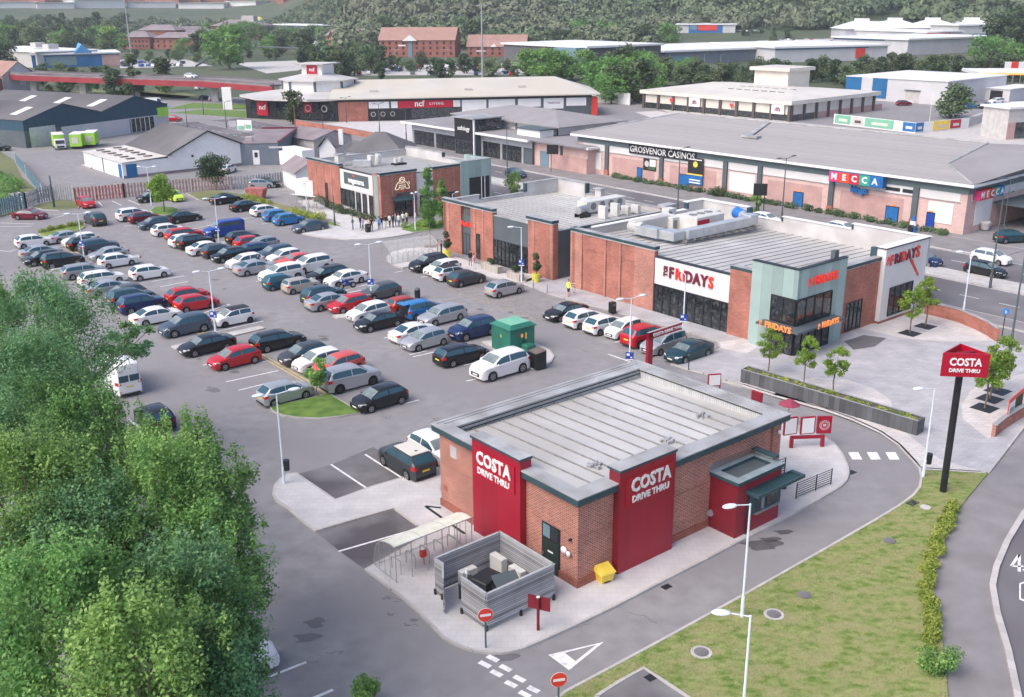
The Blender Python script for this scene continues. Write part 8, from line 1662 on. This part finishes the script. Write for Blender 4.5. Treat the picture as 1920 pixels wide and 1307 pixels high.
# plaza and island young trees
yt = [treemesh(200+i, 1.1, 1.45, 3.8, 26, 3800, .075, M['leafY'], r=.26, lump=.75, trunk=.05, limbs=6) for i in range(3)]
YT = [(1440,700,1.0,.95,'young plaza tree at the left end of the plank planter'),(1507,722,1.0,1.0,'young plaza tree second along the plank planter'),(1562,738,.98,.95,'young plaza tree third along the plank planter'),
(1706,625,1.1,1.12,'young plaza tree left of the pair by the white end wall'),(1735,612,1.1,1.15,'young plaza tree right of the pair by the white end wall'),
(1846,765,1.15,1.05,'young plaza tree nearest the crimson totem, front of three'),(1856,748,1.15,1.05,'young plaza tree in the middle of the three behind the totem'),(1871,733,1.15,1.1,'young plaza tree at the back of the three by the right edge')]
for i,(px,py,s1,s2,lab) in enumerate(YT):
    p = G(px,py,.12); t = plant('young_tree',lab,'tree',yt[i%3],(p[0],p[1],.12),i*1.1,(s1,s1,s2*1.0),'young plaza trees')
    if i > 2:
        b = MB(); b.box(-.75,.75,-.75,.75,.006,.02); tag(b.build('tree_grille',M['dark'],None,(p[0],p[1],.12),R_(39)),'dark square grille under the '+lab.replace('young plaza ','').replace('in the middle of the three','middle'),'tree grille','tree grilles')
p = G(593,741,.2); plant('young_tree','young yellow-green tree with reddish tips on the near grass island','tree',treemesh(210,.95,1.0,2.9,14,2000,.1,M['leafC'],r=.36,lump=.5,trunk=.045),(p[0],p[1],.2))
p = G(308,397,.2); plant('round_tree','round bright green tree on the oval grass island','tree',treemesh(211,2.1,1.6,4.6,22,4200,.14,M['leafY'],r=.4,trunk=.08),(p[0],p[1],.2))
p = G(406,354); plant('round_tree','round dark green tree by the wooden fence','tree',treemesh(212,2.5,1.7,5.0,24,4200,.16,M['leafD'],r=.4,trunk=.1),(p[0],p[1],0))
p = G(805,428,.12); plant('slim_tree','tall slim pale green tree between the far and middle restaurants','tree',treemesh(213,1.75,.7,7.3,70,15000,.085,M['leafA'],r=.28,taper=.6,trunk=.08,lump=.7),(p[0],p[1],.1),0,(1,1,1.05))
p = G(830,415,.12); plant('slim_tree','thinner yellowish tree beside the tall slim one','tree',treemesh(214,1.1,.8,5.6,40,6000,.085,M['leafC'],r=.36,taper=.5,trunk=.06,lump=.6),(p[0],p[1],.1))
for px,py,lab,s_ in ((807,462,'bare young sapling in the paving by the middle cycle shelter',1.0),): p = G(px,py,.12); b = MB(); b.tube((0,0,0),(0,0,2.6),.045); tt = thing('sapling',lab,'tree',(p[0],p[1],.12)); b.build('trunk',M['bark'],tt); b = MB(); b.sheet([(-.7,-.7),(.7,-.7),(.7,.7),(-.7,.7)],.02); b.build('soil_square',M['soil'],tt)
for px,py,lab in ((838,483,'yellow tub with an olive-like bush at the left corner of the middle restaurant'),(1005,528,'yellow tub with an olive-like bush by the middle restaurant corner pier')):
    p = G(px,py,.12); t = thing('planter_tub',lab,'planter',(p[0],p[1],.12),0,'yellow planter tubs'); b = MB(); b.tube((0,0,0),(0,0,.85),.38,.5,14); b.build('tub',mat('tub_yellow_green',(.62,.58,.08),(.7,.64,.1),2,.5) if 'tub_yellow_green' not in bpy.data.materials else bpy.data.materials['tub_yellow_green'],t)
    tm = treemesh(215,.6,1.3,2.9,16,3000,.07,M['leafD'],r=.5,trunk=.04,lump=.7); put(tm[0],'stem',t,(0,0,.3)); put(tm[1],'foliage',t,(0,0,.0))
p = G(888,375); plant('slim_tree','yellow-green tree in front of the teal box of the far restaurant','tree',treemesh(216,1.3,.8,4.2,14,2000,.12,M['leafC'],r=.4,trunk=.06),(p[0],p[1],0)); p = G(965,372); plant('slim_tree','yellow-green tree behind the middle restaurant parapet','tree',treemesh(217,1.4,.8,4.0,14,2000,.12,M['leafC'],r=.4,trunk=.06),(p[0],p[1],0))
p = G(1418,400); plant('bush','yellow-green bush behind the raised parapet of the big restaurant','bush',treemesh(218,.9,.4,2.6,10,1200,.1,M['leafC'],r=.4,trunk=.05),(p[0],p[1],0))
def shrubs(name, lab, pts, h, m, dens=260, wd=1.0, size=.09, kind=None, cat='hedge', lobes=1.0):
    rs = np.random.RandomState(abs(hash(lab)) % 9999 if 0 else len(lab)*7+int(pts[0][0]*10)%97); bl = []; n = 0
    for u,v in zip(pts,pts[1:]):
        l = math.hypot(v[0]-u[0],v[1]-u[1]); k = max(1,int(l/(wd*.55)))
        for i in range(k):
            t = (i+rs.uniform(0,1))/k; hh = h*rs.uniform(.65,1.1)*lobes; bl.append((u[0]+(v[0]-u[0])*t+rs.uniform(-.25,.25)*wd, u[1]+(v[1]-u[1])*t+rs.uniform(-.25,.25)*wd, hh*.5, wd*.55*rs.uniform(.7,1.1), wd*.55*rs.uniform(.7,1.1), hh*.55)); n += dens
    V,F_ = cloud(rs,bl,n,size,lump=.3); c = pts[0]; V[:,0] -= c[0]; V[:,1] -= c[1]
    o = bpy.data.objects.new(name, npmesh(name,V,F_,m)); col.objects.link(o); o.location = (c[0],c[1],.05); tag(o,lab,cat); 
    if kind: o['kind'] = kind
    return o
shrubs('hedge','yellow-green clipped hedge curving between the grass verge and the footpath',PZ((1792,950),(1770,982),(1752,1030),(1741,1080),(1740,1130),(1746,1180),(1752,1225)),.62,M['hedge'],340,.8,.06)
shrubs('hedge','dark green planting in front of the far restaurant terrace',P((594,376),(612,388),(640,400),(675,410),(700,418)),1.1,M['leafD'],200,1.4,.1)
shrubs('hedge','low dark hedge along the bingo hall wall',[Kf.w(60,1.2),Kf.w(45,1.4),Kf.w(30,1.6),Kf.w(16,1.7),Kf.w(1,2.2)],.9,M['leafD'],150,1.3,.12)
shrubs('bush','rounded dark bush in front of the bingo hall blank window',[Kf.w(37,2.4),Kf.w(36,2.4)],1.6,M['leafD'],600,2.0,.12,cat='bush')
shrubs('shrub_bed','mixed green and brown shrubs beside the two blue hatchbacks',P((545,402),(570,408),(600,417)),1.3,M['hedge'],260,1.8,.1,cat='shrubs')
shrubs('shrub_bed','low shrubs filling the leftmost planting bed',P((76,439),(110,431),(152,423)),.7,M['hedge'],260,1.2,.09,cat='shrubs')
shrubs('shrub_bed','low bright shrubs at the foot of the tall slim tree',P((762,428),(790,427),(828,424)),.8,M['leafY'],260,1.3,.09,cat='shrubs')
shrubs('shrub_bed','shrubs on the grass strip before the grey palisade',P((460,373),(480,378),(505,386)),.9,M['hedge'],240,1.4,.1,cat='shrubs')
shrubs('scrub','tangled green scrub behind the blue fence at the left edge',P((-20,330),(10,345),(20,365),(5,385),(-20,395)),1.6,M['leafA'],500,3.2,.13,cat='scrub',kind='stuff')
V = PLT.location; a = PLT.rotation_euler.z
rs = np.random.RandomState(9); bl = [(rs.uniform(.2,PLL-.2), rs.uniform(.25,.75), 1.0, .25,.2,.16) for _ in range(60)]; Vv,F_ = cloud(rs,bl,3000,.06,lump=.4); put(npmesh('low_plants',Vv,F_,M['hedge']),'low_plants',PLT)
# gabion planters by the middle restaurant
for i,(x0,y0,x1,y1,lab) in enumerate(((906,503,938,513,'pale slatted planter box nearest the middle restaurant door'),(955,519,978,527,'pale slatted planter box beside the lamp post at the middle restaurant'))):
    u, v = G(x0,y0,.12), G(x1,y1,.12); t = thing('slatted_planter',lab,'planter',(u[0],u[1],.12),math.atan2(v[1]-u[1],v[0]-u[0]),'slatted planters'); l = math.hypot(v[0]-u[0],v[1]-u[1]); bx(t,'slats',M.setdefault('paleslat', lines('pale_slats',(.46,.42,.37),(.2,.17,.14),.13,.035,3,.8,noise=.2)),(0,l,-.35,.35,0,.75),ch=True); tm = treemesh(230+i,.5,.6,1.2,8,900,.07,M['leafD'],r=.5,trunk=.03); put(tm[1],'foliage',t,(l*.5,0,.15))
# mid and far trees: shared shapes, copied
base = {}
def far(kind): return base[kind]
VR = {}
for k,(nm,lm,R0,H0,H1,nb,nl,sz,tp) in enumerate((('a','leafF',3.6,1.6,8.5,26,1500,.34,0),('b','leafD',3.4,1.4,8.5,24,1500,.34,.1),('c','leafC',3.4,1.3,7.5,24,1500,.32,0),('d','leafF',4.2,1.5,7.5,28,1600,.36,0),('e','leafP',3.4,1.0,6.5,20,1200,.32,0),('f','leafD',2.2,1.0,9.5,20,1300,.3,.5),('g','leafA',3.8,1.2,8.0,26,1600,.3,0))):
    VR[nm] = treemesh(400+k,R0,H0,H1,nb,nl,sz,M[lm],r=.38,taper=tp,trunk=.22,limbs=4,lump=.38)
KIND = {'a':'mid green tree','b':'dark green tree','c':'yellow-green tree','d':'broad green tree','e':'dark purple-leaved tree','f':'tall narrow dark tree','g':'pale green tree'}
rt = random.Random(21); NT = [0]
def ft(px,py,k,s=1.0,lab=None,where='',grp=None):
    p = G(px,py) if py > 70 else GT(px,py); z_ = p[2] if len(p) == 3 else 0; sx = s*1.3*rt.uniform(.9,1.1)
    plant('tree', lab or (KIND[k]+' '+where), 'tree', VR[k], (p[0],p[1],z_), rt.uniform(0,6), (sx,sx,s*rt.uniform(.92,1.1)), grp)
for px,py,k,s,lab in ((550,233,'b',.85,'round dark tree before the black corner wing of the furniture shop'),(1783,222,'d',.95,'round olive tree in the trade yard'),(217,186,'b',1.0,'dark tree left of the pair in front of the flyover'),(252,186,'f',1.35,'tall dark conifer-like tree right of the pair in front of the flyover'),(310,172,'b',1.15,'very dark tree under the flyover'),(20,140,'b',1.5,'dark green tree behind the gable-ended house'),
    (430,130,'g',2.1,'large pale rounded tree beyond the flyover'),(528,103,'b',1.25,'round dark tree right of the large pale one'),(503,106,'c',1.1,'narrow tree between the large pale tree and the round dark one'),(1655,178,'e',.8,'purple-leaved tree before the blue-fronted unit'),(1682,183,'b',.55,'small bush tree at the corner of the blue-fronted unit'),(1122,178,'b',1.2,'conical dark tree right of the furniture shop roof end'),(1130,84,'g',1.6,'large pale tree right of the tall central mast')):
    ft(px,py,k,s,lab)
def belt(x0,x1,y0,y1,n,kinds,s0,s1,where,grp):
    n = max(3,int(n*.66))
    for i in range(n):
        x = x0+(x1-x0)*(i+rt.uniform(.1,.9))/n; y = rt.uniform(y0,y1); k = rt.choice(kinds); ft(x,y,k,rt.uniform(s0,s1),None,where,grp)
belt(1130,1215,160,195,16,'ggabc',1.0,1.5,'between the furniture shop and the cream showroom','trees between the two showrooms')
belt(985,1100,146,156,12,'cccde',1.1,1.5,'behind the right half of the furniture shop roof','trees behind the furniture shop')
belt(1205,1600,150,168,40,'bbaad',.7,.95,'in the belt behind the cream showroom','tree belt behind the cream showroom')
belt(1600,1925,140,156,34,'bbbda',.75,1.05,'in the belt behind the blue-fronted unit','tree belt behind the trade unit')
belt(1110,1300,136,150,18,'abdg',.7,1.0,'before the slatted retail shed','trees before the slatted retail shed')
belt(640,980,126,150,30,'bbad',.55,.85,'in the car park before the brown offices','trees before the brown offices')
belt(560,720,112,152,24,'bbda',.9,1.3,'left of the brown offices car park','trees left of the brown offices')
belt(0,235,80,98,40,'abcdg',1.2,1.9,'behind the pale-roofed hall at the left','trees behind the leisure halls')
belt(-10,240,58,80,36,'abdf',1.4,2.2,'deeper in the left background wood','trees in the left background wood')
belt(380,620,70,104,40,'abdcg',1.1,1.7,'around the far brick offices','trees around the far offices')
belt(850,1110,88,104,14,'bbad',1.2,1.7,'right behind the brown offices','trees behind the brown offices')
belt(700,900,84,92,10,'abd',1.8,2.3,'above the long office roof','trees above the long office')
belt(1080,1270,74,92,14,'abg',1.3,1.8,'around the low grey-roofed restaurant','trees around the grey-roofed restaurant')
belt(1380,1480,72,84,9,'bbf',.9,1.2,'at the edge of the far retail car park','trees at the far retail car park')
belt(1870,1925,92,112,8,'bb',2.0,2.6,'at the upper right edge','trees at the upper right edge')
belt(1830,1925,118,132,6,'ggc',1.1,1.5,'with pale leaves near the right edge','pale trees near the right edge')
belt(225,640,108,120,20,'bad',.45,.8,'among the roads beyond the flyover','trees among the far roads')
belt(60,330,166,178,12,'bag',.35,.6,'on the grass before the flyover','bushes before the flyover')
belt(340,460,104,112,8,'ggb',1.0,1.5,'below the far brick offices','trees below the far offices')
belt(70,210,150,166,14,'bba',.6,.85,'under the flyover hedge line','trees along the flyover')
# the wood on the hills: one mass
rs = np.random.RandomState(33); N0 = 21000; a = rs.uniform(R_(-31),R_(31),N0); r = np.sqrt(rs.uniform(610**2,1750**2,N0)); a[15000:] = rs.uniform(R_(-31),R_(-7),6000); r[15000:] = np.sqrt(rs.uniform(1800**2,3000**2,6000)); X = r*np.sin(a); Y = r*np.cos(a); keep = []
for i in range(N0):
    x,y = X[i],Y[i]; d = math.hypot(x,y); ad = math.degrees(a[i]); px = CX+FPX*math.tan(a[i])
    lim = 805 if px > 1240 else (640 if ad > -9 else (800 if px < 225 or px > 620 else 900))
    if px > 1560 and px < 1700: lim = 860
    if d < lim+12*math.sin(ad*1.7): continue
    if ad < -9 and 1210 < d < 1800: continue
    if px > 1240 and px < 1500 and d < 830: continue
    keep.append(i)
keep = keep[:15000]; q = np.array([(X[i],Y[i],th(X[i],Y[i])) for i in keep]); n = len(q); nl = 90
R0 = rs.uniform(4.5,8.5,n); R0 = np.where(q[:,0]/q[:,1] < -.16, R0*.7, R0); Hh = R0*rs.uniform(1.2,1.8,n)
d = rs.normal(size=(n,nl,3)); d[:,:,2] = np.abs(d[:,:,2])*1.1-.25; d /= np.linalg.norm(d,axis=2)[:,:,None]
c = q[:,None,:]+np.stack([d[:,:,0]*R0[:,None], d[:,:,1]*R0[:,None], Hh[:,None]*(.55+.5*d[:,:,2])],2)*1.0
nr = d+rs.normal(size=d.shape)*.45; nr /= np.linalg.norm(nr,axis=2)[:,:,None]; t_ = np.cross(nr,rs.normal(size=d.shape)); t_ /= np.linalg.norm(t_,axis=2)[:,:,None]; u_ = np.cross(nr,t_); s_ = (R0[:,None]*.17*rs.uniform(.7,1.3,(n,nl)))[:,:,None]
Vw = np.stack([c-t_*s_-u_*s_*.6, c+t_*s_-u_*s_*.6, c+t_*s_+u_*s_*.6, c-t_*s_+u_*s_*.6],2).reshape(-1,3)
M['wood_mass'] = mat('wood_foliage',(.05,.09,.045),(.17,.215,.11),.06,.8,c3=(.15,.165,.10),s3=.011,detail=4)
wd_ = bpy.data.objects.new('far_wood', npmesh('far_wood',Vw,np.arange(len(Vw)).reshape(-1,4),M['wood_mass'])); col.objects.link(wd_); tag(wd_,'dense mixed wood covering the hills across the top of the photo','wood'); wd_['kind'] = 'stuff'
# grass tufts on the near verge: ground cover
vp = np.array(verge[:]); lo = vp.min(0); hi = vp.max(0); rs = np.random.RandomState(2)
def inside(x,y,poly):
    c_ = np.zeros(len(x),bool); n_ = len(poly)
    for i in range(n_):
        x0,y0 = poly[i]; x1,y1 = poly[(i+1)%n_]; c_ ^= ((y0 > y) != (y1 > y)) & (x < (x1-x0)*(y-y0)/(y1-y0+1e-12)+x0)
    return c_
gx_ = rs.uniform(lo[0],hi[0],240000); gy_ = rs.uniform(30,hi[1],240000); ok = inside(gx_,gy_,verge) & ~inside(gx_,gy_,nk); gx_,gy_ = gx_[ok],gy_[ok]
n_ = len(gx_); an = rs.uniform(0,6.28,n_); hh = rs.uniform(.015,.045,n_); w_ = .02
Vg = np.stack([np.stack([gx_-w_*np.cos(an),gy_-w_*np.sin(an),np.full(n_,.095)],1),np.stack([gx_+w_*np.cos(an),gy_+w_*np.sin(an),np.full(n_,.095)],1),np.stack([gx_+w_*.4*np.cos(an)+.02,gy_+w_*.4*np.sin(an),.1+hh],1),np.stack([gx_-w_*.4*np.cos(an)+.02,gy_-w_*.4*np.sin(an),.1+hh],1)],1).reshape(-1,3)
go = bpy.data.objects.new('grass_tufts', npmesh('grass_tufts',Vg,np.arange(len(Vg)).reshape(-1,4),M['grass'])); col.objects.link(go); tag(go,'short patchy grass blades covering the verge beside the lane','grass'); go['kind'] = 'stuff'
# ================================================================= people
def skin_mesh(name, nodes, edges, mats):
    """one continuous body grown from joints: nodes = [(x,y,z,rx,ry)]"""
    me = bpy.data.meshes.new(name); me.from_pydata([n[:3] for n in nodes], edges, [])
    o = bpy.data.objects.new(name, me); col.objects.link(o)
    sm = o.modifiers.new('s','SKIN'); sm.use_smooth_shade = True
    sk = me.skin_vertices[0].data
    for i,n in enumerate(nodes): sk[i].radius = (n[3], n[4] if len(n) > 4 else n[3]); sk[i].use_root = (i == 0)
    ss = o.modifiers.new('u','SUBSURF'); ss.levels = 1; ss.render_levels = 1
    dg = bpy.context.evaluated_depsgraph_get(); m2 = bpy.data.meshes.new_from_object(o.evaluated_get(dg)); bpy.data.objects.remove(o)
    m2.materials.clear()
    for q in mats: m2.materials.append(q)
    m2.polygons.foreach_set('use_smooth', [True]*len(m2.polygons)); return m2
SKIN = mat('skin', (.52,.32,.24), (.60,.38,.29), 3, .6)
def cloth(name, c): 
    k = 'cloth_'+name
    return bpy.data.materials[k] if k in bpy.data.materials else mat(k, c, tuple(min(1,v*1.3) for v in c), 6, .9)
CL = {'black':(.015,.015,.018),'navy':(.02,.035,.09),'white':(.66,.64,.62),'blue':(.12,.30,.62),'denim':(.06,.12,.26),'red':(.5,.02,.03),'green':(.05,.12,.06),'purple':(.28,.2,.42),'grey':(.2,.2,.21),'hivis':(.62,.78,.08),'beige':(.45,.38,.3),'skin':(.52,.32,.24),'pinkstripe':(.6,.35,.42)}
def person(px, py, face_deg, top, leg, label, stride=.08, arms=0, z=.12, hair=(.05,.03,.02), s=1.0, shorts=False, long_=False, pos=None):
    c = pos or G(px,py,z); t = thing('person', label, 'person', (c[0],c[1],z), R_(face_deg), 'people around the restaurants'); t.scale = (s,s,s)
    # x forward
    a = .12+.25*arms
    N = [(0,0,.95,.15,.12),(0,0,1.12,.145,.11),(0,0,1.34,.16,.115),(0,0,1.46,.07,.06),(.015,0,1.52,.052,.052),(.02,0,1.62,.085,.075),(.015,0,1.70,.08,.072),(.0,0,1.755,.045,.045)]
    E = [(0,1),(1,2),(2,3),(3,4),(4,5),(5,6),(6,7)]
    for sg in (-1,1):
        st = stride*sg; b0 = len(N)
        N += [(0,sg*.095,.88,.085,.085),(st*.6+.02,sg*.10,.48,.058,.058),(st-.02,sg*.10,.09,.04,.04),(st+.12,sg*.11,.04,.042,.03)]
        E += [(0,b0),(b0,b0+1),(b0+1,b0+2),(b0+2,b0+3)]
        b0 = len(N); f = a if sg > 0 else a*.4
        N += [(0,sg*.19,1.40,.055,.055),(-.02-st*.5,sg*.235,1.13,.042,.042),(f-st*.5,sg*.22,.92+.1*arms,.033,.033),(f+.07-st*.5,sg*.215,.83+.14*arms,.03,.018)]
        E += [(2,b0),(b0,b0+1),(b0+1,b0+2),(b0+2,b0+3)]
    body = skin_mesh('body', N, E, [SKIN, cloth(top,CL[top]), cloth(leg,CL[leg]), cloth('shoe',(.03,.03,.03))])
    co = np.empty(len(body.vertices)*3); body.vertices.foreach_get('co', co); co = co.reshape(-1,3)
    mi = []
    for p in body.polygons:
        v = co[list(p.vertices)].mean(0); zz = v[2]; m_ = 0
        if zz < .085: m_ = 3
        elif zz < (.93 if not long_ else .7): m_ = 2 if (not shorts or zz > .5) and abs(v[1]) < .17 else (0 if shorts or abs(v[1]) >= .17 else 2)
        elif zz < 1.465: m_ = 1
        if abs(v[1]) > .185 and zz < .90: m_ = 0
        mi.append(m_)
    body.polygons.foreach_set('material_index', mi)
    o = bpy.data.objects.new('body', body); col.objects.link(o); o.parent = t
    b = MB(); b.ell((-.012,0,1.70),.105,.088,.10,10,7); hm = mat('hair_%02d' % int(hair[0]*99), hair, None, 1, .8) if 'hair_%02d' % int(hair[0]*99) not in bpy.data.materials else bpy.data.materials['hair_%02d' % int(hair[0]*99)]
    b.build('hair', hm, t, smooth=True)
    b = MB(); b.ell((.10,0,1.63),.018,.014,.02,6,4); b.build('nose', SKIN, t, smooth=True)
    for sg in (-1,1):
        b = MB(); h = (.17 if arms else .14)
        hx, hy, hz = N[11 if sg<0 else 19][:3]
        for k in range(4): b.tube((hx+.02*k-.03,hy,hz-.01),(hx+.02*k-.02,hy-sg*.01,hz-.085+.006*abs(k-1.5)),.009,.007,5)
        b.tube((hx+.02,hy,hz+.01),(hx+.055,hy-sg*.012,hz-.035),.01,.008,5); b.build('fingers', SKIN, t)
    return t
PL = [(662,431,210,'green','denim','person in a dark green top and blue trousers standing apart left of the queue',.12,0),
(676,428,30,'black','black','person in black just behind the two walkers',.1,0),(681,432,200,'purple','black','walker in a pale purple top beside the litter bin',.16,0),
(692,434,240,'beige','black','person in a beige top next to the litter bin',.1,.5),(697,433,100,'black','black','person all in black behind the litter bin',.1,0),
(711,431,150,'blue','navy','person in a pale blue jacket at the head of the queue corner',.05,.4),(716,429,110,'black','denim','person in a black coat beside the pale blue jacket',.05,0),
(724,427,90,'black','beige','person in black top and beige trousers in the queue',.04,0),(731,426,60,'white','black','person in a white shirt left of the dark entrance glass',.05,.3),
(737,427,40,'black','black','tallest person in black in the middle of the queue',.04,0),(742,424,20,'grey','navy','person in grey half hidden in the queue',.03,0),
(748,425,70,'white','denim','person in a white top and jeans near the doorway',.05,.5),(756,422,80,'white','black','person in a white top and black trousers under the awning',.05,0),
(763,420,60,'beige','black','person in beige by the right door jamb',.05,.2),(779,419,200,'white','beige','person in pale clothes right of the doorway wall',.05,0),
(821,477,200,'red','black','person in a red coat behind the black car',.05,0),(828,479,180,'black','black','person in black next to the person in red',.05,0),
(882,498,-60,'black','grey','person in black at the middle restaurant pillar',.1,0),(889,505,-40,'pinkstripe','white','person in pink and white between the cars and the planters',.12,0),
(1066,556,230,'hivis','black','person in a bright yellow vest and black shorts at the brick corner',.06,.8),(485,505,60,'navy','black','person leaning at the open door of the silver saloon',.05,.5)]
for px,py,fd,tp_,lg,lab,stv,ar in PL: person(px,py,fd,tp_,lg,lab,stv,ar,z=0 if py==505 and px==485 else .12, shorts='shorts' in lab, s=1.05 if 'tallest' in lab else 1, hair=(.05,.03,.02) if px%2 else (.16,.1,.05))
c = G(1072,551,.12); t = thing('cycle','upright pale bicycle held by the person in the yellow vest','bicycle',(c[0],c[1],.12),R_(60))
for x in (-.5,.5): b = MB(); [b.tube((x+.32*math.cos(R_(a)),0,.33+.32*math.sin(R_(a))),(x+.32*math.cos(R_(a+30)),0,.33+.32*math.sin(R_(a+30))),.02,.02,4) for a in range(0,360,30)]; b.build('wheel', M['tyre'], t)
b = MB(); b.path([(-.5,0,.33),(-.15,0,.8),(.35,0,.82),(.5,0,.33)],.02); b.path([(-.15,0,.8),(0,0,.33),(.35,0,.82)],.02); b.tube((.35,-.25,1.0),(.35,.25,1.0),.015); b.build('frame', M['white'], t)
# ================================================================= air
hz = mat('haze_air', (1,1,1)); n = hz.node_tree.nodes; hz.node_tree.links.clear(); n.remove(n['Principled BSDF'])
pv = n.new('ShaderNodeVolumePrincipled'); pv.inputs['Color'].default_value = (.86,.92,1,1); pv.inputs['Density'].default_value = .00015; pv.inputs['Anisotropy'].default_value = .1
hz.node_tree.links.new(pv.outputs[0], n['Material Output'].inputs['Volume'])
b = MB(); b.box(-7600,7600,-7600,7600,-8,300); h_ = b.build('haze', hz); h_['kind'] = 'stuff'; tag(h_, 'faint bluish summer haze lying over the whole retail park and hills', 'haze')
